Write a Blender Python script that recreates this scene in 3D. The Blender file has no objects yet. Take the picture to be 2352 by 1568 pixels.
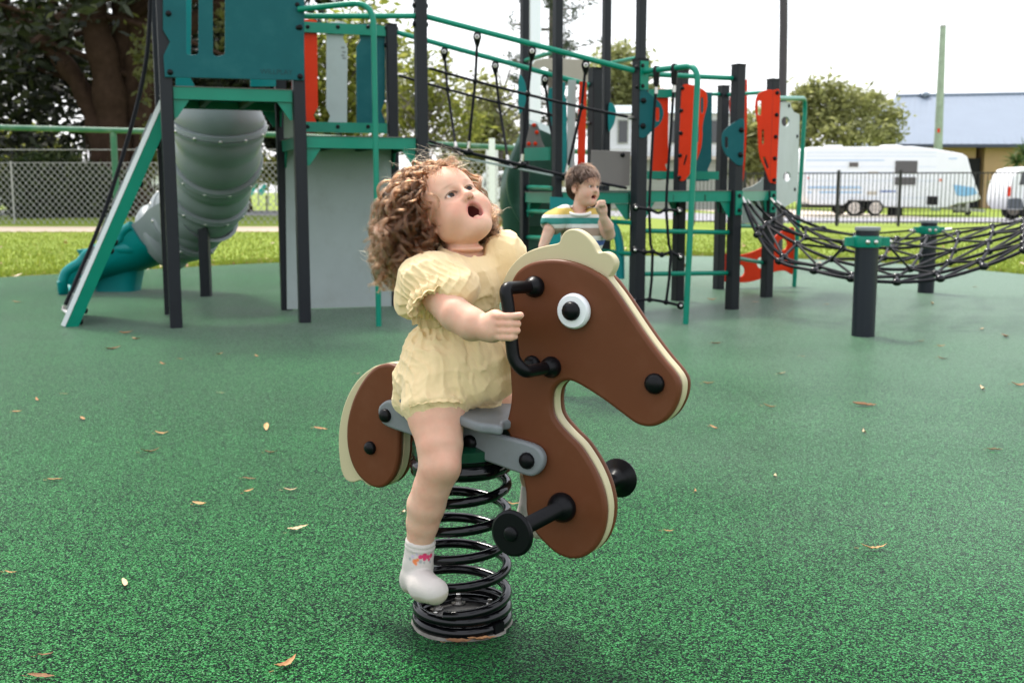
import bpy, bmesh, math, random
import numpy as np
from mathutils import Vector, Matrix

random.seed(7)
SC = bpy.context.scene
COL = SC.collection

# ------------------------------------------------------------------ camera, sky, sun, exposure
F, CX, CY = 2480.0, 1176.0, 784.0          # focal length and centre in units of a 2352 x 1568 picture
PITCH = math.radians(7.9)
CAM_H = 1.0
cam_data = bpy.data.cameras.new('camera')
cam = bpy.data.objects.new('camera', cam_data)
COL.objects.link(cam)
cam.location = (0, 0, CAM_H)
cam.rotation_euler = (math.radians(90) - PITCH, 0, 0)
cam_data.sensor_width = 36.0
cam_data.lens = F / 2352.0 * 36.0
cam_data.clip_start = 0.05
cam_data.clip_end = 2000.0
cam_data.dof.use_dof = True
cam_data.dof.focus_distance = 2.36
cam_data.dof.aperture_fstop = 6.3
SC.camera = cam

SUN_EL, SUN_AZ = math.radians(60), math.radians(-24)   # high soft sun behind the playground, a little to the left
world = bpy.data.worlds.new('World')
SC.world = world
world.use_nodes = True
nt = world.node_tree
nt.nodes.clear()
w_out = nt.nodes.new('ShaderNodeOutputWorld')
w_bg = nt.nodes.new('ShaderNodeBackground')
w_sky = nt.nodes.new('ShaderNodeTexSky')
w_sky.sky_type = 'NISHITA'
w_sky.sun_disc = False
w_sky.sun_elevation = SUN_EL
w_sky.sun_rotation = SUN_AZ
w_sky.dust_density = 3.0
w_sky.air_density = 1.4
w_mix = nt.nodes.new('ShaderNodeMix')
w_mix.data_type = 'RGBA'
w_mix.inputs[0].default_value = 0.72
w_mix.inputs[7].default_value = (11.2, 11.4, 12.0, 1)      # thin bright overcast
nt.links.new(w_sky.outputs[0], w_mix.inputs[6])
nt.links.new(w_mix.outputs[2], w_bg.inputs[0])
w_bg.inputs[1].default_value = 0.092
nt.links.new(w_bg.outputs[0], w_out.inputs[0])

sun_data = bpy.data.lights.new('sun', 'SUN')
sun_data.energy = 3.3
sun_data.angle = math.radians(13)
sun_data.color = (1.0, 0.95, 0.87)
sun = bpy.data.objects.new('sun', sun_data)
COL.objects.link(sun)
_sd = Vector((math.cos(SUN_EL) * math.sin(SUN_AZ), math.cos(SUN_EL) * math.cos(SUN_AZ), math.sin(SUN_EL)))
sun.rotation_euler = _sd.to_track_quat('Z', 'Y').to_euler()
sun.location = (0, 0, 30)

SC.view_settings.view_transform = 'Standard'
SC.view_settings.look = 'None'
SC.view_settings.exposure = 0.95
SC.view_settings.gamma = 1.0
SC.view_settings.use_curve_mapping = False
SC.render.engine = 'CYCLES'
SC.cycles.max_bounces = 6
SC.cycles.diffuse_bounces = 3
SC.cycles.glossy_bounces = 3
SC.cycles.transparent_max_bounces = 8
SC.cycles.use_denoising = True

# ------------------------------------------------------------------ measuring: picture point -> place in the world
_fw = Vector((0, math.cos(PITCH), -math.sin(PITCH)))
_up = Vector((0, math.sin(PITCH), math.cos(PITCH)))
_rt = Vector((1, 0, 0))
EYE = Vector((0, 0, CAM_H))

def ray(px, py):
    return _fw + _rt * ((px - CX) / F) + _up * ((CY - py) / F)

def AT(px, py, Y):
    r = ray(px, py)
    return EYE + r * (Y / r.y)

def ATX(px, Y, py=300):
    return AT(px, py, Y).x

def GP(px, py, z=0.0):
    r = ray(px, py)
    return EYE + r * ((z - CAM_H) / r.z)

def PL(px, py, o, n):
    r = ray(px, py)
    return EYE + r * ((o - EYE).dot(n) / r.dot(n))

def V(*a):
    return Vector(a)

# ------------------------------------------------------------------ materials
MATS = {}

def _set(b, name, val):
    if name in b.inputs:
        b.inputs[name].default_value = val

def mat(name, color, rough=0.5, spec=0.5, metal=0.0, var=0.0, vscale=4.0, bump=0.0, bscale=200.0, coat=0.0, sss=0.0, transl=0.0, vcol=None, dirt=None, sheen=0.0):
    """A plain surface with procedural colour drift (var), fine relief (bump) and optional vertex colour."""
    if name in MATS:
        return MATS[name]
    m = bpy.data.materials.new(name)
    m.use_nodes = True
    t = m.node_tree
    b = t.nodes['Principled BSDF']
    c = (*color, 1.0)
    _set(b, 'Base Color', c)
    _set(b, 'Roughness', rough)
    _set(b, 'Specular IOR Level', spec)
    _set(b, 'Metallic', metal)
    _set(b, 'Coat Weight', coat)
    _set(b, 'Sheen Weight', sheen)
    tc = t.nodes.new('ShaderNodeTexCoord')
    last = None
    if vcol:
        a = t.nodes.new('ShaderNodeVertexColor')
        a.layer_name = vcol
        last = a.outputs[0]
    if var > 0:
        n = t.nodes.new('ShaderNodeTexNoise')
        n.inputs['Scale'].default_value = vscale
        n.inputs['Detail'].default_value = 5
        n.inputs['Roughness'].default_value = 0.6
        t.links.new(tc.outputs['Object'], n.inputs['Vector'])
        r = t.nodes.new('ShaderNodeMapRange')
        r.inputs[1].default_value = 0.25
        r.inputs[2].default_value = 0.75
        r.inputs[3].default_value = 1 - var
        r.inputs[4].default_value = 1 + var
        t.links.new(n.outputs[0], r.inputs[0])
        h = t.nodes.new('ShaderNodeMix')
        h.data_type = 'RGBA'
        h.blend_type = 'MULTIPLY'
        h.inputs[0].default_value = 1.0
        h.inputs[6].default_value = c
        if last:
            t.links.new(last, h.inputs[6])
        t.links.new(r.outputs[0], h.inputs[7])
        last = h.outputs[2]
    if dirt:
        n = t.nodes.new('ShaderNodeTexNoise')
        n.inputs['Scale'].default_value = dirt[1]
        n.inputs['Detail'].default_value = 8
        n.inputs['Roughness'].default_value = 0.7
        t.links.new(tc.outputs['Object'], n.inputs['Vector'])
        r = t.nodes.new('ShaderNodeMapRange')
        r.inputs[1].default_value = 0.5
        r.inputs[2].default_value = 0.8
        r.inputs[3].default_value = 0
        r.inputs[4].default_value = dirt[2]
        t.links.new(n.outputs[0], r.inputs[0])
        h = t.nodes.new('ShaderNodeMix')
        h.data_type = 'RGBA'
        h.inputs[6].default_value = c
        if last:
            t.links.new(last, h.inputs[6])
        h.inputs[7].default_value = (*dirt[0], 1)
        t.links.new(r.outputs[0], h.inputs[0])
        last = h.outputs[2]
    if last:
        t.links.new(last, b.inputs['Base Color'])
    if bump > 0:
        n = t.nodes.new('ShaderNodeTexNoise')
        n.inputs['Scale'].default_value = bscale
        n.inputs['Detail'].default_value = 3
        t.links.new(tc.outputs['Object'], n.inputs['Vector'])
        bp = t.nodes.new('ShaderNodeBump')
        bp.inputs['Strength'].default_value = bump
        bp.inputs['Distance'].default_value = 0.002
        t.links.new(n.outputs[0], bp.inputs['Height'])
        t.links.new(bp.outputs[0], b.inputs['Normal'])
    if sss > 0:
        _set(b, 'Subsurface Weight', sss)
        _set(b, 'Subsurface Radius', (1.0, 0.35, 0.2))
        _set(b, 'Subsurface Scale', 0.008)
    if transl > 0:
        tr = t.nodes.new('ShaderNodeBsdfTranslucent')
        tr.inputs[0].default_value = c
        if last:
            t.links.new(last, tr.inputs[0])
        mx = t.nodes.new('ShaderNodeMixShader')
        mx.inputs[0].default_value = transl
        o = t.nodes['Material Output']
        t.links.new(b.outputs[0], mx.inputs[1])
        t.links.new(tr.outputs[0], mx.inputs[2])
        t.links.new(mx.outputs[0], o.inputs[0])
    MATS[name] = m
    return m

def leaf_mat(name, stops, transl=0.35, rough=0.5):
    """Foliage: every leaf its own tint."""
    if name in MATS:
        return MATS[name]
    m = bpy.data.materials.new(name)
    m.use_nodes = True
    t = m.node_tree
    b = t.nodes['Principled BSDF']
    _set(b, 'Roughness', rough)
    _set(b, 'Specular IOR Level', 0.35)
    g = t.nodes.new('ShaderNodeNewGeometry')
    r = t.nodes.new('ShaderNodeValToRGB')
    el = r.color_ramp.elements
    while len(el) < len(stops):
        el.new(0.5)
    for e, (p, c) in zip(el, stops):
        e.position = p
        e.color = (*c, 1)
    t.links.new(g.outputs['Random Per Island'], r.inputs[0])
    t.links.new(r.outputs[0], b.inputs['Base Color'])
    tr = t.nodes.new('ShaderNodeBsdfTranslucent')
    t.links.new(r.outputs[0], tr.inputs[0])
    mx = t.nodes.new('ShaderNodeMixShader')
    mx.inputs[0].default_value = transl
    o = t.nodes['Material Output']
    t.links.new(b.outputs[0], mx.inputs[1])
    t.links.new(tr.outputs[0], mx.inputs[2])
    t.links.new(mx.outputs[0], o.inputs[0])
    MATS[name] = m
    return m

M_BROWN = mat('brown_board', (0.122, 0.0395, 0.0160), 0.45, 0.18, var=0.07, vscale=9, bump=0.10, bscale=600, dirt=((0.17, 0.085, 0.055), 9.0, 0.22))
M_CREAM = mat('cream_board', (0.52, 0.455, 0.28), 0.45, 0.25, var=0.04, vscale=7, bump=0.12, bscale=600)
M_GREYB = mat('grey_board', (0.185, 0.20, 0.208), 0.42, 0.3, var=0.07, vscale=12, bump=0.12, bscale=500, dirt=((0.12, 0.115, 0.10), 22.0, 0.30))
M_BLACK = mat('black_plastic', (0.0035, 0.0035, 0.0045), 0.34, 0.18, bump=0.06, bscale=300)
M_GLOSSB = mat('black_gloss_paint', (0.002, 0.002, 0.003), 0.10, 0.36, bump=0.03, bscale=120)
M_STEEL = mat('bright_steel', (0.55, 0.53, 0.50), 0.28, 0.5, metal=1.0, bump=0.05, bscale=300)
M_WHITEP = mat('white_plastic', (0.80, 0.81, 0.83), 0.35, 0.5)
M_POST = mat('charcoal_post', (0.0110, 0.0128, 0.0172), 0.42, 0.26, var=0.12, vscale=5, bump=0.05, bscale=150)
M_TEAL = mat('teal_board', (0.001, 0.088, 0.100), 0.45, 0.20, var=0.08, vscale=5, bump=0.08, bscale=400, dirt=((0.04, 0.15, 0.15), 5.0, 0.30))
M_TEALL = mat('teal_plastic', (0.001, 0.200, 0.200), 0.36, 0.28, var=0.08, vscale=3, bump=0.08, bscale=90)
M_GREEN = mat('green_tube_paint', (0.001, 0.205, 0.132), 0.32, 0.30, var=0.08, vscale=6, bump=0.03, bscale=90)
M_GREEND = mat('dark_green_mesh_deck', (0.004, 0.06, 0.035), 0.5, 0.4)
M_RED = mat('red_board', (0.66, 0.034, 0.005), 0.42, 0.15, var=0.06, vscale=6, bump=0.08, bscale=400)
M_LGREY = mat('light_grey_board', (0.39, 0.44, 0.43), 0.45, 0.3, var=0.06, vscale=3, bump=0.08, bscale=300, dirt=((0.24, 0.25, 0.22), 4.0, 0.35))
M_TAUPE = mat('taupe_board', (0.17, 0.15, 0.14), 0.45, 0.4, var=0.06, vscale=5)
M_BEIGE = mat('beige_board', (0.45, 0.40, 0.32), 0.5, 0.4, var=0.05, vscale=3)
M_SLIDE = mat('grey_slide_plastic', (0.225, 0.25, 0.255), 0.38, 0.35, var=0.10, vscale=2.2, bump=0.05, bscale=60)
M_DSLIDE = mat('dark_green_slide_plastic', (0.035, 0.085, 0.065), 0.35, 0.45, var=0.10, vscale=2)
M_ROPE = mat('black_rope', (0.0045, 0.0045, 0.0075), 0.6, 0.2, bump=0.4, bscale=180)

# ------------------------------------------------------------------ mesh helpers
class MB:
    def __init__(s):
        s.v, s.f = [], []

    def add(s, vs, fs):
        b = len(s.v)
        s.v.extend([tuple(p) for p in vs])
        s.f.extend([tuple(i + b for i in q) for q in fs])
        return s

    def box(s, c, size, ax=None):
        c = Vector(c)
        X, Y, Z = ax if ax else (V(1, 0, 0), V(0, 1, 0), V(0, 0, 1))
        h = [k / 2 for k in size]
        vs = [c + X * (h[0] * a) + Y * (h[1] * b) + Z * (h[2] * d) for a in (-1, 1) for b in (-1, 1) for d in (-1, 1)]
        return s.add(vs, [(0, 1, 3, 2), (4, 6, 7, 5), (0, 4, 5, 1), (2, 3, 7, 6), (0, 2, 6, 4), (1, 5, 7, 3)])

    def beam(s, a, b, w, h, up=None):
        """Square bar from a to b: w across, h along the up hint."""
        a, b = Vector(a), Vector(b)
        d = (b - a)
        L = d.length
        d.normalize()
        up = Vector(up) if up else V(0, 0, 1)
        sd = d.cross(up)
        if sd.length < 1e-4:
            sd = d.cross(V(0, 1, 0))
        sd.normalize()
        u = sd.cross(d)
        return s.box((a + b) / 2, (L, w, h), (d, sd, u))

    def rpost(s, a, b, w, bev=0.008, ax=None):
        """Upright square post with bevelled corners."""
        a, b = Vector(a), Vector(b)
        X, Y = ax if ax else (V(1, 0, 0), V(0, 1, 0))
        h = w / 2
        k = h - bev
        ring = [(-k, -h), (k, -h), (h, -k), (h, k), (k, h), (-k, h), (-h, k), (-h, -k)]
        n = len(ring)
        vs = [a + X * x + Y * y for x, y in ring] + [b + X * x + Y * y for x, y in ring]
        fs = [(i, (i + 1) % n, n + (i + 1) % n, n + i) for i in range(n)]
        fs += [tuple(reversed(range(n))), tuple(range(n, 2 * n))]
        return s.add(vs, fs)

    def tube(s, pts, r, seg=10, closed=False, caps=True):
        pts = [Vector(p) for p in pts]
        n = len(pts)
        rs = r if isinstance(r, (list, tuple)) else [r] * n
        tang = []
        for i in range(n):
            if closed:
                t = pts[(i + 1) % n] - pts[i - 1]
            else:
                t = pts[min(i + 1, n - 1)] - pts[max(i - 1, 0)]
            tang.append(t.normalized())
        ref = V(0, 0, 1) if abs(tang[0].z) < 0.9 else V(1, 0, 0)
        u = tang[0].cross(ref).normalized()
        vs, fs = [], []
        for i in range(n):
            t = tang[i]
            u = (u - t * u.dot(t))
            if u.length < 1e-6:
                u = t.orthogonal()
            u.normalize()
            w = t.cross(u)
            for k in range(seg):
                a = 2 * math.pi * k / seg
                vs.append(pts[i] + (u * math.cos(a) + w * math.sin(a)) * rs[i])
        m = n if closed else n - 1
        for i in range(m):
            j = (i + 1) % n
            for k in range(seg):
                k2 = (k + 1) % seg
                fs.append((i * seg + k, i * seg + k2, j * seg + k2, j * seg + k))
        if caps and not closed:
            fs.append(tuple(reversed(range(seg))))
            fs.append(tuple(range((n - 1) * seg, n * seg)))
        return s.add(vs, fs)

    def lathe(s, prof, o, axis, seg=20):
        """prof: (radius, height along axis) from o."""
        o = Vector(o)
        ax = Vector(axis).normalized()
        u = ax.orthogonal().normalized()
        w = ax.cross(u)
        vs, fs = [], []
        for r, h in prof:
            for k in range(seg):
                a = 2 * math.pi * k / seg
                vs.append(o + ax * h + (u * math.cos(a) + w * math.sin(a)) * max(r, 1e-5))
        for i in range(len(prof) - 1):
            for k in range(seg):
                k2 = (k + 1) % seg
                fs.append((i * seg + k, i * seg + k2, (i + 1) * seg + k2, (i + 1) * seg + k))
        fs.append(tuple(reversed(range(seg))))
        fs.append(tuple(range((len(prof) - 1) * seg, len(prof) * seg)))
        return s.add(vs, fs)

    def ball(s, c, r, sc=(1, 1, 1), seg=12, rings=8):
        c = Vector(c)
        vs = [c + V(0, 0, -r * sc[2])]
        for i in range(1, rings):
            th = math.pi * i / rings
            for k in range(seg):
                a = 2 * math.pi * k / seg
                vs.append(c + V(math.sin(th) * math.cos(a) * r * sc[0], math.sin(th) * math.sin(a) * r * sc[1], -math.cos(th) * r * sc[2]))
        vs.append(c + V(0, 0, r * sc[2]))
        fs = []
        for k in range(seg):
            fs.append((0, 1 + (k + 1) % seg, 1 + k))
        for i in range(rings - 2):
            for k in range(seg):
                a, b = 1 + i * seg + k, 1 + i * seg + (k + 1) % seg
                fs.append((a, b, b + seg, a + seg))
        last = len(vs) - 1
        o = 1 + (rings - 2) * seg
        for k in range(seg):
            fs.append((o + k, o + (k + 1) % seg, last))
        return s.add(vs, fs)

    def mesh(s, name, ang=38):
        me = bpy.data.meshes.new(name)
        me.from_pydata(s.v, [], s.f)
        me.update()
        smooth(me, ang)
        return me

def smooth(me, ang=38):
    me.shade_smooth()
    me.set_sharp_from_angle(angle=math.radians(ang))

def panel_mesh(name, outer, holes=(), thick=0.018, bevel=0.003, M=None, res=2):
    """Board cut to an outline (2D), with holes and rounded edges, placed by matrix M (u, v, normal)."""
    cu = bpy.data.curves.new('outline', 'CURVE')
    cu.dimensions = '2D'
    cu.fill_mode = 'BOTH'
    cu.extrude = max(thick / 2 - bevel, 1e-4)
    cu.bevel_depth = bevel
    cu.offset = -bevel
    cu.bevel_resolution = res
    for poly in [outer, *holes]:
        sp = cu.splines.new('POLY')
        sp.points.add(len(poly) - 1)
        for p, (x, y) in zip(sp.points, poly):
            p.co = (x, y, 0, 1)
        sp.use_cyclic_u = True
    ob = bpy.data.objects.new('outline', cu)
    me = bpy.data.meshes.new_from_object(ob)
    bpy.data.objects.remove(ob)
    bpy.data.curves.remove(cu)
    me.name = name
    me.materials.clear()
    if M is not None:
        me.transform(M)
        if M.to_3x3().determinant() < 0:
            me.flip_normals()
    smooth(me, 50)
    return me

def frame(o, u, v, n):
    return Matrix(((u[0], v[0], n[0], o[0]), (u[1], v[1], n[1], o[1]), (u[2], v[2], n[2], o[2]), (0, 0, 0, 1)))

def catmull(pts, per=6, closed=True):
    """Smooth curve through 2D or 3D points."""
    P = [np.array(p, float) for p in pts]
    n = len(P)
    out = []
    rng = range(n) if closed else range(n - 1)
    for i in rng:
        if closed:
            a, b, c, d = P[i - 1], P[i], P[(i + 1) % n], P[(i + 2) % n]
        else:
            a, b, c, d = P[max(i - 1, 0)], P[i], P[i + 1], P[min(i + 2, n - 1)]
        for k in range(per):
            t = k / per
            out.append(0.5 * ((2 * b) + (-a + c) * t + (2 * a - 5 * b + 4 * c - d) * t * t + (-a + 3 * b - 3 * c + d) * t ** 3))
    if not closed:
        out.append(P[-1])
    return out

def fillet(pts, r, n=6):
    """Bend a polyline with round corners."""
    pts = [Vector(p) for p in pts]
    out = [pts[0]]
    for i in range(1, len(pts) - 1):
        a, b, c = pts[i - 1], pts[i], pts[i + 1]
        d1, d2 = (a - b), (c - b)
        rr = min(r, d1.length * 0.49, d2.length * 0.49)
        p, q = b + d1.normalized() * rr, b + d2.normalized() * rr
        for k in range(n + 1):
            t = k / n
            out.append(p * (1 - t) ** 2 + b * 2 * t * (1 - t) + q * t * t)
    out.append(pts[-1])
    return out

def roundrect(x0, y0, x1, y1, r, n=4):
    out = []
    for cx, cy, a0 in ((x1 - r, y1 - r, 0), (x0 + r, y1 - r, 90), (x0 + r, y0 + r, 180), (x1 - r, y0 + r, 270)):
        for k in range(n + 1):
            a = math.radians(a0 + 90 * k / n)
            out.append((cx + r * math.cos(a), cy + r * math.sin(a)))
    return out

def circle2(cx, cy, r, n=20, ry=None):
    return [(cx + r * math.cos(2 * math.pi * k / n), cy + (ry or r) * math.sin(2 * math.pi * k / n)) for k in range(n)]

# ------------------------------------------------------------------ objects, parts, tags
def thing(name, label, cat, loc, group=None):
    o = bpy.data.objects.new(name, None)
    o.empty_display_size = 0.1
    COL.objects.link(o)
    o.location = loc
    o['label'] = label
    o['category'] = cat
    if group:
        o['group'] = group
    return o

def part(name, g, m, parent, label=None, kind=None, ang=38):
    """A mesh in world coordinates, hung under its thing (an Empty) or under a part of it."""
    me = g.mesh(name, ang) if isinstance(g, MB) else g
    if m is not None:
        me.materials.clear()
        me.materials.append(m)
    o = bpy.data.objects.new(name, me)
    COL.objects.link(o)
    o.parent = parent
    if parent.type == 'EMPTY':
        o.location = -Vector(parent.location)
    if label:
        o['label'] = label
    if kind:
        o['kind'] = kind
    return o

def solo(name, g, m, label=None, cat=None, group=None, kind=None, ang=38):
    """A thing or a piece of the setting that is one mesh."""
    me = g.mesh(name, ang) if isinstance(g, MB) else g
    if m is not None:
        me.materials.clear()
        me.materials.append(m)
    o = bpy.data.objects.new(name, me)
    COL.objects.link(o)
    for k, v in (('label', label), ('category', cat), ('group', group), ('kind', kind)):
        if v:
            o[k] = v
    return o

_dome = None
def dome(name, parent, p, n, r, m=None, flat=0.8):
    """Round bolt cap: all share one mesh."""
    global _dome
    if _dome is None:
        g = MB()
        g.lathe([(1.0, 0.0), (1.0, 0.22), (0.93, 0.5), (0.75, 0.77), (0.45, 0.94), (0.0, 1.0)], (0, 0, 0), (0, 0, 1), 14)
        _dome = {}
        _dome['g'] = g
    m = m or M_BLACK
    if m.name not in _dome:
        me = _dome['g'].mesh('bolt_cap', 60)
        me.materials.append(m)
        _dome[m.name] = me
    o = bpy.data.objects.new(name, _dome[m.name])
    COL.objects.link(o)
    o.parent = parent
    q = Vector(n).normalized().to_track_quat('Z', 'Y')
    off = Vector(parent.location) if parent.type == 'EMPTY' else V(0, 0, 0)
    o.matrix_basis = Matrix.Translation(Vector(p) - off) @ q.to_matrix().to_4x4() @ Matrix.Diagonal((r, r, r * flat, 1))
    return o

def mesh_np(name, verts, faces, nside, mt=None):
    """Fast mesh from arrays: faces is (n, nside)."""
    me = bpy.data.meshes.new(name)
    verts = np.ascontiguousarray(verts, np.float32)
    faces = np.ascontiguousarray(faces, np.int32)
    me.vertices.add(len(verts))
    me.vertices.foreach_set('co', verts.ravel())
    me.loops.add(faces.size)
    me.loops.foreach_set('vertex_index', faces.ravel())
    me.polygons.add(len(faces))
    me.polygons.foreach_set('loop_start', np.arange(0, faces.size, nside, dtype=np.int32))
    me.polygons.foreach_set('loop_total', np.full(len(faces), nside, np.int32))
    me.update(calc_edges=True)
    me.validate()
    if mt:
        me.materials.append(mt)
    return me

# ------------------------------------------------------------------ ground: rubber, grass, path, road
def rubber_material():
    m = bpy.data.materials.new('green_rubber_granules')
    m.use_nodes = True
    t = m.node_tree
    b = t.nodes['Principled BSDF']
    N = t.nodes.new
    L = t.links.new
    tc = N('ShaderNodeTexCoord')
    warp = N('ShaderNodeTexNoise'); warp.inputs['Scale'].default_value = 90; warp.inputs['Detail'].default_value = 2
    L(tc.outputs['Object'], warp.inputs['Vector'])
    wa = N('ShaderNodeVectorMath'); wa.operation = 'MULTIPLY_ADD'
    wa.inputs[1].default_value = (0.006, 0.006, 0.006)
    L(warp.outputs[1], wa.inputs[0]); L(tc.outputs['Object'], wa.inputs[2])
    vo = N('ShaderNodeTexVoronoi'); vo.inputs['Scale'].default_value = 290; vo.inputs['Randomness'].default_value = 1.0
    L(wa.outputs[0], vo.inputs['Vector'])
    sep = N('ShaderNodeSeparateColor'); L(vo.outputs['Color'], sep.inputs[0])
    rp = N('ShaderNodeValToRGB')
    el = rp.color_ramp.elements
    st = [(0.0, (0.0006, 0.003, 0.003)), (0.42, (0.0010, 0.007, 0.006)), (0.50, (0.0010, 0.042, 0.005)), (0.70, (0.0015, 0.088, 0.010)), (0.90, (0.004, 0.160, 0.020)), (1.0, (0.016, 0.24, 0.050))]
    while len(el) < len(st): el.new(0.5)
    for e, (p, c) in zip(el, st): e.position = p; e.color = (*c, 1)
    L(sep.outputs[0], rp.inputs[0])
    # slow drift: worn, dusty patches
    big = N('ShaderNodeTexNoise'); big.inputs['Scale'].default_value = 0.9; big.inputs['Detail'].default_value = 6
    L(tc.outputs['Object'], big.inputs['Vector'])
    mr = N('ShaderNodeMapRange'); mr.inputs[1].default_value = 0.3; mr.inputs[2].default_value = 0.75; mr.inputs[3].default_value = 0.82; mr.inputs[4].default_value = 1.22
    L(big.outputs[0], mr.inputs[0])
    mu = N('ShaderNodeMix'); mu.data_type = 'RGBA'; mu.blend_type = 'MULTIPLY'; mu.inputs[0].default_value = 1
    L(rp.outputs[0], mu.inputs[6]); L(mr.outputs[0], mu.inputs[7])
    # grazing sky sheen painted into the colour as pale dust, growing rightward and away
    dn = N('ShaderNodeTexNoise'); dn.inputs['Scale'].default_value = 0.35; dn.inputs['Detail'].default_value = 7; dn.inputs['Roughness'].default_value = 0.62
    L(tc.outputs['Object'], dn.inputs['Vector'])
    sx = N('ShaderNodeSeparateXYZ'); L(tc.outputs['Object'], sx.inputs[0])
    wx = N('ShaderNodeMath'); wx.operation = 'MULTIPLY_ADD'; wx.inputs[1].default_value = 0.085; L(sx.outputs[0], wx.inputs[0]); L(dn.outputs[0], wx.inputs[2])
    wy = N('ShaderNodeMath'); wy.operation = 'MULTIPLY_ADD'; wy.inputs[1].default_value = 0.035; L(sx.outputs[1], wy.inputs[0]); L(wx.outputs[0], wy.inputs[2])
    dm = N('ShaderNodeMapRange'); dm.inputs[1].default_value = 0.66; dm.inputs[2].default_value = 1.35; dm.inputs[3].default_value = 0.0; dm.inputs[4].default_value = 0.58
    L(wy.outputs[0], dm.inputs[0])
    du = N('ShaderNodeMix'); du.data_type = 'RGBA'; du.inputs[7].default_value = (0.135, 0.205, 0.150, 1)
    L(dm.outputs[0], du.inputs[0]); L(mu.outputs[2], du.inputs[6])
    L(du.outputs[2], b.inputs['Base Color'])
    ro = N('ShaderNodeMapRange'); ro.inputs[3].default_value = 0.24; ro.inputs[4].default_value = 0.50
    L(sep.outputs[1], ro.inputs[0]); L(ro.outputs[0], b.inputs['Roughness'])
    sl = N('ShaderNodeMapRange'); sl.inputs[1].default_value = 0.55; sl.inputs[2].default_value = 1.0; sl.inputs[3].default_value = 0.0; sl.inputs[4].default_value = 0.22
    L(sep.outputs[0], sl.inputs[0]); L(sl.outputs[0], b.inputs['Specular IOR Level'])
    b.inputs['Coat Weight'].default_value = 0.36
    b.inputs['Coat IOR'].default_value = 1.17
    b.inputs['Coat Roughness'].default_value = 0.36
    b.inputs['Sheen Weight'].default_value = 0.36
    b.inputs['Sheen Roughness'].default_value = 0.23
    b.inputs['Sheen Tint'].default_value = (0.84, 0.93, 0.86, 1)
    hh = N('ShaderNodeMath'); hh.operation = 'MULTIPLY_ADD'; hh.inputs[1].default_value = -1.0
    L(vo.outputs['Distance'], hh.inputs[0]); L(sep.outputs[2], hh.inputs[2])
    bp = N('ShaderNodeBump'); bp.inputs['Strength'].default_value = 0.55; bp.inputs['Distance'].default_value = 0.0025
    L(hh.outputs[0], bp.inputs['Height']); L(bp.outputs[0], b.inputs['Normal'])
    return m

def two_tone(name, c1, c2, scale, rough=0.9, c3=None, fine=40.0, spec=0.2):
    m = bpy.data.materials.new(name)
    m.use_nodes = True
    t = m.node_tree
    b = t.nodes['Principled BSDF']
    N, L = t.nodes.new, t.links.new
    tc = N('ShaderNodeTexCoord')
    n1 = N('ShaderNodeTexNoise'); n1.inputs['Scale'].default_value = scale; n1.inputs['Detail'].default_value = 6; n1.inputs['Roughness'].default_value = 0.65
    n2 = N('ShaderNodeTexNoise'); n2.inputs['Scale'].default_value = fine; n2.inputs['Detail'].default_value = 4
    L(tc.outputs['Object'], n1.inputs['Vector']); L(tc.outputs['Object'], n2.inputs['Vector'])
    ad = N('ShaderNodeMath'); ad.operation = 'MULTIPLY_ADD'; ad.inputs[1].default_value = 0.6; L(n2.outputs[0], ad.inputs[0])
    sc = N('ShaderNodeMath'); sc.operation = 'MULTIPLY'; sc.inputs[1].default_value = 0.5; L(n1.outputs[0], sc.inputs[0])
    L(sc.outputs[0], ad.inputs[2])
    rp = N('ShaderNodeValToRGB')
    el = rp.color_ramp.elements
    el[0].position = 0.36; el[0].color = (*c1, 1)
    el[1].position = 0.68; el[1].color = (*c2, 1)
    if c3:
        e = el.new(0.78); e.color = (*c3, 1)
    L(ad.outputs[0], rp.inputs[0]); L(rp.outputs[0], b.inputs['Base Color'])
    b.inputs['Roughness'].default_value = rough
    b.inputs['Specular IOR Level'].default_value = spec
    bp = N('ShaderNodeBump'); bp.inputs['Strength'].default_value = 0.5; bp.inputs['Distance'].default_value = 0.02
    L(n2.outputs[0], bp.inputs['Height']); L(bp.outputs[0], b.inputs['Normal'])
    MATS[name] = m
    return m

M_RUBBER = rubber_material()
M_GRASS = two_tone('mown_lawn', (0.11, 0.165, 0.014), (0.205, 0.265, 0.030), 0.5, 0.85, c3=(0.40, 0.42, 0.09), fine=14)
M_PATH = two_tone('pale_gravel_path', (0.34, 0.27, 0.21), (0.46, 0.38, 0.30), 0.8, 0.95, fine=25)
M_ROAD = two_tone('worn_grey_asphalt', (0.21, 0.21, 0.23), (0.30, 0.30, 0.32), 0.4, 0.9, fine=20)
M_CONC = two_tone('pale_concrete', (0.42, 0.37, 0.31), (0.55, 0.49, 0.42), 0.6, 0.9, fine=18)

g = MB()
g.add([(-600, -40, -0.012), (600, -40, -0.012), (600, 900, -0.012), (-600, 900, -0.012)], [(0, 1, 2, 3)])
solo('lawn', g, M_GRASS, kind='structure')

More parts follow.
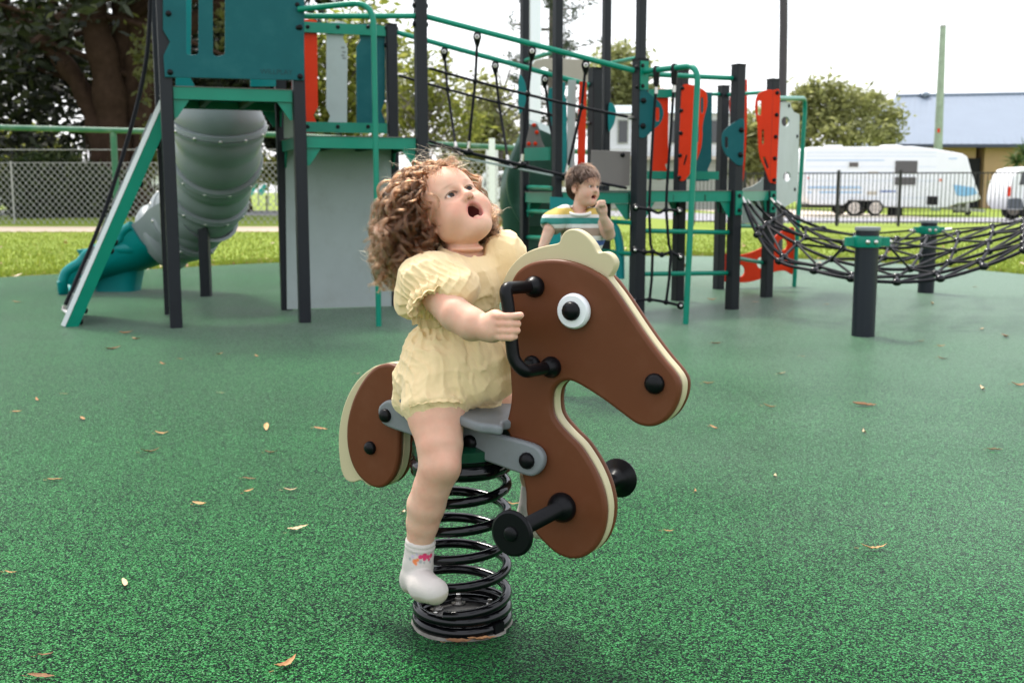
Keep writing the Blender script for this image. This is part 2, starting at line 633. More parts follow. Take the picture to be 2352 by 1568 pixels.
EDGE = [(-500, 672), (-150, 648), (0, 637), (160, 628), (350, 618), (640, 603), (1000, 593), (1300, 589), (1600, 588), (1850, 595), (2100, 608), (2352, 630), (2560, 655), (2900, 700)]
edge_w = [GP(*p) for p in EDGE]
edge_w = [Vector((*p, 0)) for p in [(q[0], q[1]) for q in catmull([(e.x, e.y) for e in edge_w], 5, False)]]
g = MB()
n = len(edge_w)
vs = [(p.x, p.y, 0) for p in edge_w] + [(p.x * 1.0, -8, 0) for p in edge_w] + [(p.x, p.y, -0.06) for p in edge_w]
fs = [(i, n + i, n + i + 1, i + 1) for i in range(n - 1)] + [(i, i + 1, 2 * n + i + 1, 2 * n + i) for i in range(n - 1)]
g.add(vs, fs)
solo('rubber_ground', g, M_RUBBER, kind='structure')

# leaf litter and bare earth where lawn meets rubber
M_SOIL = two_tone('bare_soil_edge', (0.14, 0.085, 0.05), (0.26, 0.19, 0.10), 3.0, 0.95, fine=30)
g = MB()
rs = random.Random(3)
wid = [0.10 + 0.10 * rs.random() for _ in edge_w]
g.add([(p.x, p.y - 0.01, -0.004) for p in edge_w] + [(p.x, p.y + w, -0.006) for p, w in zip(edge_w, wid)], [(i, i + 1, n + i + 1, n + i) for i in range(n - 1)])
solo('soil_edge', g, M_SOIL, kind='structure')

# path behind the lawn on the left
g = MB()
g.add([(-60, 26.3, -0.005), (2.0, 27.6, -0.005), (2.4, 31.5, -0.005), (-60, 31.0, -0.005)], [(0, 1, 2, 3)])
solo('path', g, M_PATH, kind='structure')
# road that passes behind the fences
g = MB()
g.add([(-120, 47, -0.006), (4.0, 46, -0.006), (7.0, 35.3, -0.006), (80, 33.6, -0.006), (80, 41.2, -0.006), (12, 42.5, -0.006), (6.5, 58, -0.006), (-120, 58, -0.006)], [(0, 1, 6, 7), (1, 2, 5, 6), (2, 3, 4, 5)])
solo('road', g, M_ROAD, kind='structure')
g = MB()
g.add([(10.5, 43.0, -0.004), (16.6, 43.0, -0.004), (15.5, 70, -0.004), (9.5, 70, -0.004)], [(0, 1, 2, 3)])
solo('driveway', g, M_CONC, kind='structure')

# short grass standing along the near lawn: far too many blades to count
def grass_tufts():
    rg = np.random.default_rng(5)
    nb = 95000
    ex = np.array([p.x for p in edge_w]); ey = np.array([p.y for p in edge_w])
    d = 12.5 + 15 * rg.random(nb) ** 1.7
    x = (rg.random(nb) * 2 - 1) * 0.55 * d
    x = np.where(rg.random(nb) < 0.22, np.sign(x) * (0.5 * d + np.abs(rg.normal(size=nb)) * 0.35 * d), x)
    yb = np.interp(x, ex, ey)
    y = np.maximum(d, yb + 0.05 + rg.random(nb) * 0.8)
    h = 0.018 + 0.035 * rg.random(nb)
    a = rg.random(nb) * 2 * np.pi
    w = 0.006 + 0.005 * rg.random(nb)
    lx, ly = (rg.random(nb) - 0.5) * 0.06, (rg.random(nb) - 0.5) * 0.06
    v = np.zeros((nb, 3, 3))
    v[:, 0] = np.stack([x - w * np.cos(a), y - w * np.sin(a), np.full(nb, -0.012)], 1)
    v[:, 1] = np.stack([x + w * np.cos(a), y + w * np.sin(a), np.full(nb, -0.012)], 1)
    v[:, 2] = np.stack([x + lx, y + ly, h], 1)
    me = mesh_np('grass', v.reshape(-1, 3), np.arange(nb * 3).reshape(-1, 3), 3)
    mm = leaf_mat('grass_blades', [(0.0, (0.11, 0.165, 0.014)), (0.5, (0.185, 0.245, 0.024)), (0.9, (0.25, 0.295, 0.040)), (1.0, (0.34, 0.29, 0.11))], 0.4, 0.6)
    o = solo('grass', me, mm, kind='stuff')
    o['label'] = 'short bright green grass of the lawn behind the rubber ground'
grass_tufts()

# ================================================================== trees, fences, houses, vehicles behind the playground
M_BARK = mat('fig_bark', (0.042, 0.026, 0.018), 0.9, 0.05, var=0.35, vscale=3, bump=1.0, bscale=9)
M_BARKG = mat('grey_bark', (0.16, 0.14, 0.12), 0.9, 0.2, var=0.3, vscale=5, bump=0.8, bscale=14)
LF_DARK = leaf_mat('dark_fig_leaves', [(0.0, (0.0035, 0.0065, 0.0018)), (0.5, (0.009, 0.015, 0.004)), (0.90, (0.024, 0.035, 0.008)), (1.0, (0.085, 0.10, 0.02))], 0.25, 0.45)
LF_MID = leaf_mat('mid_green_leaves', [(0.0, (0.10, 0.12, 0.022)), (0.5, (0.21, 0.24, 0.040)), (0.9, (0.34, 0.36, 0.070)), (1.0, (0.45, 0.43, 0.12))], 0.55, 0.5)
LF_OLIVE = leaf_mat('olive_leaves', [(0.0, (0.15, 0.16, 0.060)), (0.5, (0.27, 0.285, 0.105)), (0.9, (0.38, 0.39, 0.15)), (1.0, (0.46, 0.46, 0.20))], 0.5, 0.5)
LF_CONIF = leaf_mat('conifer_sprays', [(0.0, (0.035, 0.050, 0.035)), (0.6, (0.070, 0.090, 0.055)), (1.0, (0.12, 0.14, 0.08))], 0.3, 0.6)
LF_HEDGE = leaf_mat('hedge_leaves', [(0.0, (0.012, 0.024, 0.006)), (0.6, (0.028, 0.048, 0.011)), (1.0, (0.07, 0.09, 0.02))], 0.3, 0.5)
LF_PALM = leaf_mat('yucca_leaves', [(0.0, (0.05, 0.10, 0.04)), (1.0, (0.12, 0.19, 0.07))], 0.3, 0.4)

def leaves(blobs, n, size, seed, shell=0.45, droop=0.0, name='crown'):
    """Leaf-sized bent quads scattered through blobs (centre, radii), clumped on twigs."""
    rg = np.random.default_rng(seed)
    vol = np.array([b[1][0] * b[1][1] * b[1][2] for b in blobs]) ** (2 / 3)
    which = rg.choice(len(blobs), n // 7 + 1, p=vol / vol.sum())
    C = np.array([tuple(b[0]) for b in blobs])[which]
    R = np.array([tuple(b[1]) for b in blobs])[which]
    d = rg.normal(size=(len(which), 3)); d /= np.linalg.norm(d, axis=1, keepdims=True)
    rad = shell + (1 - shell) * rg.random(len(which)) ** 0.5
    tw = C + d * R * rad[:, None] * (0.72 + 0.50 * rg.random((len(which), 1)))
    cen = np.repeat(tw, 7, 0)[:n]
    cen = cen + rg.normal(size=cen.shape) * size * 1.1
    cen[:, 2] -= np.abs(rg.normal(size=n)) * droop
    u = rg.normal(size=(n, 3)); u[:, 2] *= 0.6; u[:, 2] -= droop * 1.2
    u /= np.linalg.norm(u, axis=1, keepdims=True)
    w = np.cross(u, rg.normal(size=(n, 3))); w /= np.linalg.norm(w, axis=1, keepdims=True)
    s = size * (0.6 + 0.8 * rg.random((n, 1)))
    v = np.zeros((n, 4, 3))
    v[:, 0] = cen - u * s
    v[:, 1] = cen + w * s * 0.38
    v[:, 2] = cen + u * s
    v[:, 3] = cen - w * s * 0.38
    return mesh_np(name, v.reshape(-1, 3), np.arange(n * 4).reshape(-1, 4), 4)

def limbs(base, h, spread, n, r0, seed, lean=(0, 0), twigs=3):
    rs = random.Random(seed)
    g = MB()
    tr = [base, base + V(lean[0] * 0.3, lean[1] * 0.3, h * 0.33), base + V(lean[0] * 0.7, lean[1] * 0.7, h * 0.66), base + V(lean[0], lean[1], h)]
    tr = [Vector(p) for p in catmull(tr, 4, False)]
    g.tube(tr, [r0 * (1.35 - 0.35 * min(1, i / 3)) * (1 - 0.6 * i / (len(tr) - 1)) for i in range(len(tr))], 10)
    b = MB()
    for k in range(n):
        s = tr[rs.randint(len(tr) // 3, len(tr) - 1)]
        a = rs.random() * 6.28
        e = s + V(math.cos(a) * spread * (0.5 + 0.5 * rs.random()), math.sin(a) * spread * (0.5 + 0.5 * rs.random()), spread * (0.35 + 0.7 * rs.random()))
        m = s.lerp(e, 0.5) + V(rs.uniform(-.1, .1), rs.uniform(-.1, .1), 0.1) * spread
        pts = [Vector(p) for p in catmull([s, m, e], 4, False)]
        b.tube(pts, [r0 * 0.34 * (1 - 0.8 * i / (len(pts) - 1)) for i in range(len(pts))], 6)
        for t in range(twigs):
            p = pts[rs.randint(2, len(pts) - 1)]
            d = V(rs.uniform(-1, 1), rs.uniform(-1, 1), rs.uniform(-0.2, 1)) * spread * 0.35
            b.tube([p, p + d * 0.5 + V(0, 0, 0.03), p + d], [r0 * 0.10, r0 * 0.07, r0 * 0.03], 4)
    return g, b

def tree(name, label, base, h, blobs, n, size, lm, bark, r0, seed, spread=2.0, nl=9, droop=0.0, shell=0.45, group=None, lean=(0, 0), twigs=3):
    o = thing(name, label, 'tree', base, group)
    g, b = limbs(Vector(base), h, spread, nl, r0, seed, lean, twigs)
    part('trunk', g, bark, o, ang=70)
    part('branches', b, bark, o, kind='stuff', ang=70)
    part('crown', leaves(blobs, n, size, seed, shell, droop), lm, o, kind='stuff')
    return o

def B(px, py, Y, rx, rz, ry=None):
    """Blob seen at a picture point at distance Y, radii given in picture units."""
    k = Y / F
    return (AT(px, py, Y), (rx * k, (ry or (rx + rz) / 2) * k, rz * k))

# great fig on the left: bundle of stems, wide dark crown
fig_b = GP(290, 494); fig_b.z = 0
FY = fig_b.y
fig = thing('fig_tree', 'huge dark fig tree with several thick stems behind the left tower', 'tree', fig_b)
stems = [([(262, 500), (272, 430), (262, 300), (245, 170), (215, 40), (190, -120)], 0.62), ([(300, 500), (300, 420), (305, 300), (318, 170), (322, 60), (345, -120)], 0.66), ([(238, 498), (243, 430), (232, 330), (205, 240), (150, 150), (60, 60), (-60, -40)], 0.40),
         ([(322, 500), (318, 430), (332, 320), (345, 200), (400, 90), (500, 20), (640, -60)], 0.42), ([(280, 500), (285, 400), (290, 260), (285, 100), (270, -100)], 0.5)]
rs = random.Random(4)
for i, (st, r) in enumerate(stems):
    pts = [AT(x, y, FY + (0.5 if i in (1, 4) else -0.3) + 0.25 * rs.uniform(-1, 1)) for x, y in st]
    pts[0].z = -0.1
    P = [Vector(p) for p in catmull(pts, 6, False)]
    rad = [1.4 * r * (1.7 - 0.7 * min(1, k / 6)) * (1 - 0.45 * k / len(P)) * (1 + 0.10 * math.sin(k * 1.3 + i)) for k in range(len(P))]
    part('trunk', MB().tube(P, rad, 12), M_BARK, fig, ang=70)
g = MB()
for k in range(15):
    x = rs.uniform(-200, 700); y = rs.uniform(-150, 200)
    s = AT(rs.choice((210, 260, 310, 340)), rs.uniform(-60, 250), FY)
    e = AT(x, y, FY + rs.uniform(-9, 9))
    m = s.lerp(e, 0.5) + V(0, 0, rs.uniform(-0.5, 1.2))
    P = [Vector(p) for p in catmull([s, m, e], 5, False)]
    g.tube(P, [0.17 * (1 - 0.85 * q / len(P)) for q in range(len(P))], 6)
for k in range(16):          # aerial roots
    p = AT(rs.uniform(190, 360), rs.uniform(-50, 200), FY + rs.uniform(-0.6, 0.6))
    g.tube([p, p - V(0.05, 0, rs.uniform(1.5, 4.5))], 0.035, 5)
part('branches', g, M_BARK, fig, kind='stuff', ang=70)
blobs = [B(70, 40, 37, 150, 60), B(-20, 130, 37, 100, 70), B(200, -20, 37, 120, 50), B(30, 60, 47, 170, 150), B(-120, 120, 47, 170, 190), B(70, 210, 48, 120, 90), B(300, -90, 46, 260, 90), B(560, 30, 50, 190, 110), B(30, 290, 49, 90, 60), B(470, 170, 51, 110, 90), B(-250, -50, 46, 200, 200), B(620, -80, 49, 260, 120), B(140, -150, 44, 300, 110), B(240, 120, 53, 230, 190), B(60, 160, 53, 200, 160), B(250, 320, 54, 130, 70), B(100, 330, 54, 130, 60),
         (V(-15, 46, 17), (11, 7, 6)), (V(-27, 44, 16), (10, 7, 7)), (V(-8, 49, 15), (8, 6, 5)), (V(-20, 48, 23), (10, 7, 5)), (V(-36, 42, 14), (8, 7, 8))]
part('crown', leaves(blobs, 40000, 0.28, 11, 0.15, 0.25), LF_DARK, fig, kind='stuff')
# fringe of hanging leaves low on the stems
part('hanging_leaves', leaves([B(345, 330, 40, 22, 60), B(335, 120, 40, 22, 90), B(560, 40, 44, 60, 60)], 900, 0.16, 12, 0.2, 0.5), leaf_mat('drooping_leaves', [(0, (0.05, 0.06, 0.015)), (1, (0.14, 0.15, 0.04))], 0.4), fig, kind='stuff')

# second trunk seen under the slide
t2 = GP(556, 486); t2.z = 0
tree('shade_tree', 'dark broad tree standing behind the grey tube slide', t2, 7.5, [B(560, 180, t2.y, 120, 110), B(520, 60, t2.y + 3, 150, 110), B(650, 300, t2.y + 1, 50, 60), B(640, 180, t2.y + 2, 60, 90)], 10000, 0.28, LF_DARK, M_BARK, 0.42, 21, 4.0, 10, 0.1, 0.2)

# light green trees between the towers
tree('garden_tree', 'yellow green tree seen through the gaps of the left tower barrier', V(-9.5, 58, 0), 7, [B(760, 170, 58, 90, 110), B(840, 120, 60, 110, 120), B(800, 280, 57, 110, 70), B(900, 240, 59, 80, 90), B(700, 300, 60, 60, 60)], 5200, 0.26, LF_MID, M_BARKG, 0.25, 31, 3.2, 9, 0.05, 0.3, 'garden trees behind the fence')
tree('garden_tree', 'sparse bare-twigged tree behind the rope bridge', V(-4.0, 52, 0), 5, [B(980, 200, 53, 70, 90), B(1040, 270, 52, 90, 60), B(930, 290, 54, 80, 50), B(1090, 310, 54, 50, 40)], 2300, 0.20, LF_MID, M_BARKG, 0.16, 32, 3.0, 20, 0.05, 0.3, 'garden trees behind the fence', twigs=9)
tree('garden_tree', 'feathery tree with drooping pale fronds left of the tall posts', V(-0.6, 56, 0), 5.5, [B(1110, 250, 56, 60, 80), B(1150, 310, 56, 50, 50), B(1060, 340, 57, 60, 40)], 2000, 0.22, LF_OLIVE, M_BARKG, 0.16, 33, 2.4, 14, 0.15, 0.3, 'garden trees behind the fence', twigs=8)
# conifer with open whorls
def conifer():
    base = V((1262 - CX) / F * 66, 66, 0)
    o = thing('hoop_pine', 'tall open pine with tufted branches behind the tall posts', 'tree', base)
    rs = random.Random(17)
    top = 19.0
    part('trunk', MB().tube([base, base + V(0.1, 0, top * 0.5), base + V(0, 0, top)], [0.32, 0.22, 0.05], 10), M_BARKG, o, ang=70)
    g = MB(); bl = []
    z = 4.0
    while z < top:
        for k in range(rs.randint(3, 5)):
            a = rs.random() * 6.28
            L = 3.4 * (1 - 0.4 * z / top) * rs.uniform(0.7, 1.1)
            s = base + V(0, 0, z)
            e = s + V(math.cos(a) * L, math.sin(a) * L, L * 0.12)
            m = s.lerp(e, 0.5) + V(0, 0, -0.15)
            P = [Vector(p) for p in catmull([s, m, e], 4, False)]
            g.tube(P, [0.07 * (1 - 0.8 * q / len(P)) for q in range(len(P))], 5)
            for q in range(3, len(P)):
                bl.append((P[q] + V(rs.uniform(-.25, .25), rs.uniform(-.2, .2), rs.uniform(-.1, .3)), (0.30, 0.30, 0.36)))
        z += rs.uniform(0.8, 1.2)
    part('branches', g, M_BARKG, o, kind='stuff', ang=70)
    part('crown', leaves(bl, 9000, 0.13, 18, 0.1, 0.0), LF_CONIF, o, kind='stuff')
conifer()
tree('round_tree', 'round olive green tree behind the middle tall post', V((1420 - CX) / F * 72, 72, 0), 6.5, [B(1400, 180, 72, 60, 70), B(1440, 150, 72, 50, 50), B(1420, 250, 73, 70, 60), B(1470, 230, 72, 50, 60), B(1385, 260, 72, 40, 50), B(1500, 290, 74, 40, 50)], 5200, 0.26, LF_OLIVE, M_BARKG, 0.25, 41, 2.4, 9, 0.05, 0.3)
tree('bottlebrush_tree', 'bushy olive tree left of the blue roofed house', V((1930 - CX) / F * 60, 60, 0), 3.6, [B(1890, 255, 60, 60, 50), B(1960, 245, 60, 62, 42), B(2030, 270, 61, 48, 44), B(1940, 310, 59, 100, 35), B(1840, 300, 60, 40, 55), B(2035, 312, 60, 40, 32), B(1868, 215, 60, 26, 26), B(1990, 224, 61, 34, 22), B(1835, 232, 60, 16, 44), B(1930, 206, 60, 24, 14), B(1815, 320, 60, 30, 40), B(1862, 205, 60, 10, 28), B(1905, 200, 60, 12, 20)], 8000, 0.18, LF_OLIVE, M_BARKG, 0.2, 42, 2.0, 12, 0.06, 0.25)
tree('garden_tree', 'darker tree left of the bottlebrush behind the red board', V((1740 - CX) / F * 64, 64, 0), 4, [B(1740, 330, 64, 60, 60), B(1790, 300, 64, 50, 70), B(1700, 370, 63, 40, 40)], 7000, 0.24, LF_OLIVE, M_BARKG, 0.2, 43, 1.8, 8, 0.05, 0.25, 'garden trees behind the fence')

# rounded hedge under the fig
def hedge():
    base = V((140 - CX) / F * 43, 43, 0)
    o = thing('hedge', 'rounded dark clipped hedge behind the wire fence under the fig', 'hedge', base)
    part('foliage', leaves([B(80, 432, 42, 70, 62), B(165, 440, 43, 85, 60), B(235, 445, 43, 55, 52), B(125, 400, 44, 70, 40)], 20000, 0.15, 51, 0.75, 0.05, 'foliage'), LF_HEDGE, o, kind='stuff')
    g = MB()
    for x in (100, 160, 220):
        p = AT(x, 480, 43); p.z = 0
        g.tube([p, p + V(0.1, 0, 1.2)], 0.06, 6)
        part('stem', g, M_BARK, o); g = MB()
hedge()
def shrub(px, py, Y, rx, rz, lab, n=2500, lm=None, seed=60, size=0.15):
    p = AT(px, py, Y); p.z = 0
    o = thing('shrub', lab, 'shrub', p, 'shrubs beyond the fences')
    part('foliage', leaves([B(px, py, Y, rx, rz), B(px + rx * 0.6, py + rz * 0.2, Y, rx * 0.7, rz * 0.7)], n, size, seed, 0.5, 0.05, 'foliage'), lm or LF_MID, o, kind='stuff')
    part('stem', MB().tube([p, p + V(0, 0, 0.8)], 0.05, 6), M_BARKG, o)
shrub(20, 350, 60, 120, 60, 'yellow green shrubs at the far left beyond the hedge', 5000, LF_MID, 61, 0.2)
shrub(390, 350, 52, 45, 40, 'small light green shrub seen left of the front post', 2500, LF_MID, 62)
shrub(610, 390, 58, 60, 30, 'light green shrub right of the tube slide', 2500, LF_MID, 63)
shrub(1060, 395, 56, 40, 32, 'green shrub behind the curly hair under the rope bridge', 3000, LF_MID, 64)
shrub(1150, 362, 58, 60, 22, 'clipped shrub left of the dark spiral slide', 3000, LF_MID, 65)

# ------------------------------------------------------------------ green pipe rail and chain link fence
M_OLDG = mat('old_green_paint', (0.035, 0.14, 0.080), 0.5, 0.3, var=0.2, vscale=2, dirt=((0.22, 0.27, 0.22), 3.0, 0.6))
M_GALV = mat('galvanised_wire', (0.40, 0.40, 0.38), 0.45, 0.5, metal=0.4)
rail_y = 25.0
ro = thing('pipe_rail', 'tall green pipe rail on posts in front of the wire fence', 'rail', V((265 - CX) / F * rail_y, rail_y, 0))
part('top_pipe', MB().tube([AT(-350, 284, rail_y), AT(270, 300, rail_y), AT(640, 310, rail_y + 0.2), AT(980, 330, rail_y + 0.6), AT(1400, 352, rail_y + 1)], 0.062, 12), M_OLDG, ro, ang=60)
for x in (-200, 265, 760, 1130):
    p = AT(x, 400, rail_y + 0.02); p.z = 0
    part('rail_post', MB().tube([p, V(p.x, p.y, AT(x, 300 if x < 300 else 318, rail_y).z)], 0.072, 12), M_OLDG if x < 1000 else M_WHITEP, ro, ang=60)

def chain_fence():
    Y = 34.0
    zb, ztp = AT(0, 515, Y).z, AT(0, 374, Y).z
    x0, x1 = -22.0, 4.0
    o = thing('chain_link_fence', 'sagging chain link wire fence under the green pipe rail', 'fence', V(-8, Y, 0))
    step = 0.20
    hh = ztp - zb
    xs = x0
    while xs < x1 - 0.1:
        g = MB()
        xe = min(xs + 3.2, x1)
        def wire(a, b):
            d = (b - a).normalized(); s = d.cross(V(0, 1, 0)) * 0.0085; n = V(0, 0.0085, 0)
            i = len(g.v)
            g.v.extend([tuple(a + s), tuple(a - n), tuple(a - s), tuple(b + s), tuple(b - n), tuple(b - s)])
            g.f.extend([(i, i + 1, i + 4, i + 3), (i + 1, i + 2, i + 5, i + 4), (i + 2, i, i + 3, i + 5)])
        k = xs - hh
        while k < xe:
            for sg in (1, -1):
                a = [k, zb] if sg == 1 else [k + hh * 0.9, zb]
                b = [k + hh * 0.9, ztp] if sg == 1 else [k, ztp]
                # clip to the bay
                def clip(p, q, X, keep_right):
                    if (p[0] < X) == keep_right and (q[0] < X) == keep_right: return None
                    if (p[0] < X) != keep_right and (q[0] < X) != keep_right: return p, q
                    t = (X - p[0]) / (q[0] - p[0]); m = [X, p[1] + (q[1] - p[1]) * t]
                    return (m, q) if (p[0] < X) == keep_right else (p, m)
                c = clip(a, b, xs, True)
                if c: c = clip(c[0], c[1], xe, False)
                if c: wire(V(c[0][0], Y + 0.01 * sg, c[0][1]), V(c[1][0], Y + 0.01 * sg, c[1][1]))
            k += step
        wire(V(xs, Y, ztp), V(xe, Y, ztp))
        part('wire_mesh', g, M_GALV, o, kind='stuff')
        part('fence_post', MB().tube([V(xs, Y + 0.05, 0), V(xs, Y + 0.05, ztp + 0.05)], 0.03, 8), M_GALV, o, ang=60)
        xs = xe
    part('line_wire', MB().tube([V(x0, Y, AT(0, 344, Y).z), V(x1, Y, AT(0, 344, Y).z)], 0.012, 5), M_GALV, o)
chain_fence()

# ------------------------------------------------------------------ black bar fence on the right
M_BLKF = mat('black_fence_paint', (0.012, 0.012, 0.014), 0.45, 0.5)
def bar_fence():
    pA, pB = V((1590 - CX) / F * 32.5, 32.5, 0), V((2560 - CX) / F * 30.6, 30.6, 0)
    o = thing('bar_fence', 'black upright bar fence across the lawn in front of the caravan', 'fence', (pA + pB) / 2)
    d = (pB - pA).normalized(); L = (pB - pA).length
    ztp = AT(0, 396, 31.5).z
    for z in (ztp - 0.02, 0.12):
        part('fence_rail', MB().beam(pA + Z_ * z, pB + Z_ * z, 0.03, 0.035), M_BLKF, o)
    me = MB().box((0, 0, ztp / 2 + 0.03), (0.017, 0.017, ztp - 0.04)).mesh('fence_bar')
    me.materials.append(M_BLKF)
    n = int(L / 0.112)
    for k in range(n):
        b = bpy.data.objects.new('fence_bar', me); COL.objects.link(b); b.parent = o
        b.location = pA + d * (L * (k + 0.5) / n) - Vector(o.location)
    for px, top in ((1605, 388), (1720, 392), (1930, 400), (2065, 388), (2345, 392)):
        p = pA + d * ((AT(px, 450, 31.6).x - pA.x) / d.x)
        part('fence_post', MB().rpost(p, p + V(0, 0, ztp + 0.07), 0.075, 0.006), M_BLKF, o)
Z_ = V(0, 0, 1)
bar_fence()

# ------------------------------------------------------------------ poles
M_PALEG = mat('weathered_pale_pole', (0.30, 0.37, 0.29), 0.8, 0.2, var=0.2, vscale=3)
M_DPOLE = mat('dark_pole', (0.065, 0.055, 0.060), 0.6, 0.3, var=0.15, vscale=2)
p = V(AT(2152, 420, 58).x, 58, 0)
pl = thing('power_pole', 'slim pale green power pole in front of the blue roof', 'pole', p)
part('shaft', MB().tube([p, AT(2166, 62, 58)], [0.26, 0.15], 12), M_PALEG, pl, ang=60)
part('pole_cap', MB().tube([AT(2166, 62, 58), AT(2166, 58, 58)], 0.16, 12), M_GALV, pl)
part('pole_tag', MB().box(AT(2156, 300, 57.75), (0.12, 0.02, 0.2)), M_RED, pl)
p = V((1797 - CX) / F * 14, 14, 0)
pl = thing('sail_pole', 'tall slim dark steel pole rising above the right end of the tower', 'pole', V(ATX(1793, 14, 420), 14, 0))
part('shaft', MB().tube([V(ATX(1793, 14, 420), 14, 0), AT(1796, 300, 14), AT(1800, 60, 14), AT(1800, -90, 14)], [0.052, 0.052, 0.050, 0.05], 14), M_DPOLE, pl, ang=60)
part('base_plate', MB().box(V(ATX(1793, 14, 420), 14, 0.008), (0.25, 0.25, 0.016)), M_DPOLE, pl)
p = V(ATX(1229, 30, 100), 30, 0)
pl = thing('steel_mast', 'thick shiny white steel mast behind the tall tower posts', 'pole', p)
part('shaft', MB().tube([p, V(p.x, 30, AT(1229, -80, 30).z)], 0.17, 18), mat('white_steel', (0.62, 0.66, 0.68), 0.22, 0.6, metal=0.5), pl, ang=60)
part('base_plate', MB().box(p + V(0, 0, 0.01), (0.6, 0.6, 0.02)), M_GALV, pl)
p = V(ATX(1130, 36, 400), 36, 0)
pl = thing('white_pillar', 'square white post behind the curly head', 'post', p)
part('shaft', MB().rpost(p, V(p.x, 36, AT(1130, 338, 36).z), 0.40, 0.02), mat('white_paint', (0.72, 0.73, 0.75), 0.6, 0.3, var=0.04), pl)
part('post_cap', MB().box(V(p.x, 36, AT(1130, 336, 36).z), (0.48, 0.48, 0.06)), MATS['white_paint'], pl)

# ------------------------------------------------------------------ houses
def wbox(c0, c1):
    c0, c1 = Vector(c0), Vector(c1)
    return MB().box((c0 + c1) / 2, tuple(abs(a) for a in (c1 - c0)))
M_TAN = mat('tan_render', (0.44, 0.30, 0.17), 0.85, 0.2, var=0.06, vscale=1)
M_BROOF = mat('blue_grey_metal_roof', (0.185, 0.225, 0.285), 0.35, 0.5, var=0.04, vscale=1)
M_NAVY = mat('navy_gutter', (0.030, 0.040, 0.075), 0.4, 0.5)
M_DARK = mat('dark_opening', (0.012, 0.012, 0.014), 0.7, 0.2)
M_GLASS = mat('dark_window_glass', (0.035, 0.040, 0.045), 0.08, 0.7)
M_WALLW = mat('white_weatherboard', (0.72, 0.74, 0.78), 0.7, 0.3, var=0.04, vscale=2)
M_WALLG = mat('grey_green_weatherboard', (0.36, 0.38, 0.34), 0.7, 0.3, var=0.05, vscale=2)
M_ROOFG = mat('pale_roof_iron', (0.45, 0.52, 0.55), 0.4, 0.5, var=0.05, vscale=1)
HY = 66.0
hx = lambda px, Y=HY: ATX(px, Y, 340)
hz_ = lambda py, Y=HY: AT(0, py, Y).z
house = thing('tan_house', 'low tan house with large blue grey metal roof behind the caravan', 'house', V(hx(2280), HY, 0))
eav = hz_(334)
part('wall', wbox((hx(2040), HY + 0.6, 0), (hx(2252), HY + 9, eav)), M_TAN, house)
part('wall', wbox((hx(2268), HY + 0.3, 0), (hx(2700), HY + 8, eav - 0.02)), M_TAN, house, 'tan wall right of the dark porch')
part('porch_recess', wbox((hx(2252), HY + 2.4, 0), (hx(2268), HY + 8, eav - 0.04)), M_DARK, house)
g = wbox((hx(2225), HY + 0.52, 0), (hx(2262), HY + 0.6, eav - 0.75)); part('door', g, M_DARK, house)
ridge = hz_(222, HY + 7)
g = MB()
e0, e1, ey = hx(2030), hx(2760), HY - 0.3
r0, r1, ry = hx(2052, HY + 7), hx(2760), HY + 7
g.add([(e0, ey, eav + 0.05), (e1, ey, eav + 0.05), (r1, ry, ridge + 0.3), (r0, ry, ridge), (e0, HY + 13, eav), (e1, HY + 13, eav)], [(0, 1, 2, 3), (3, 2, 5, 4), (0, 3, 4)])
rf = part('roof', g, M_BROOF, house)
for k in range(44):
    t = (k + 0.5) / 44
    a = V(e0 + (e1 - e0) * t, ey, eav + 0.062); b = V(r0 + (r1 - r0) * t, ry, ridge + 0.3 * t + 0.012)
    part('roof_rib', MB().beam(a, b, 0.05, 0.04), M_BROOF, rf)
part('ridge_cap', MB().tube([V(r0, ry, ridge + 0.03), V(r1, ry, ridge + 0.33)], 0.12, 8), M_BROOF, rf)
v = AT(2123, 222, HY + 6.8)
part('roof_vent', MB().lathe([(0.16, -0.35), (0.16, 0.0), (0.32, 0.02), (0.34, 0.18), (0.2, 0.3), (0, 0.33)], v, Z_, 16), M_BROOF, rf)
part('gutter', wbox((e0, HY - 0.42, eav - 0.14), (e1, HY - 0.31, eav + 0.06)), M_NAVY, house)
part('soffit', wbox((e0, HY - 0.3, eav - 0.06), (e1, HY + 0.6, eav - 0.03)), M_NAVY, house)

HY2 = 62.0
cot = thing('weatherboard_cottage', 'pale raised weatherboard cottage behind the right tower', 'house', V(hx(1500, HY2), HY2, 0))
zf, ze = hz_(345, HY2), hz_(262, HY2)
part('wall', wbox((hx(1395, HY2), HY2, zf - 0.5), (hx(1680, HY2), HY2 + 8, ze)), M_WALLW, cot)
part('lower_wall', wbox((hx(1395, HY2), HY2 + 0.3, 0), (hx(1680, HY2), HY2 + 8, zf - 0.5)), M_WALLG, cot)
for k in range(9):
    part('weatherboard', wbox((hx(1395, HY2), HY2 - 0.03 , zf - 0.4 + k * 0.24), (hx(1680, HY2), HY2 - 0.002, zf - 0.4 + k * 0.24 + 0.20)), M_WALLW, cot)
for k in range(8):
    part('weatherboard', wbox((hx(1395, HY2), HY2 + 0.27, 0.3 + k * 0.30), (hx(1680, HY2), HY2 + 0.298, 0.3 + k * 0.30 + 0.25)), M_WALLG, cot)
for a, b in ((1418, 1442), (1625, 1650), (1540, 1562)):
    f = part('window', wbox((hx(a, HY2), HY2 - 0.10, hz_(330, HY2)), (hx(b, HY2), HY2 - 0.04, hz_(276, HY2))), M_WALLG, cot)
    part('pane', wbox((hx(a + 2, HY2), HY2 - 0.115, hz_(328, HY2)), (hx(b - 2, HY2), HY2 - 0.102, hz_(278, HY2))), M_GLASS, f)
g = MB()
z1, z2 = ze, hz_(248, HY2 + 4)
a0, a1 = hx(1385, HY2), hx(1695, HY2)
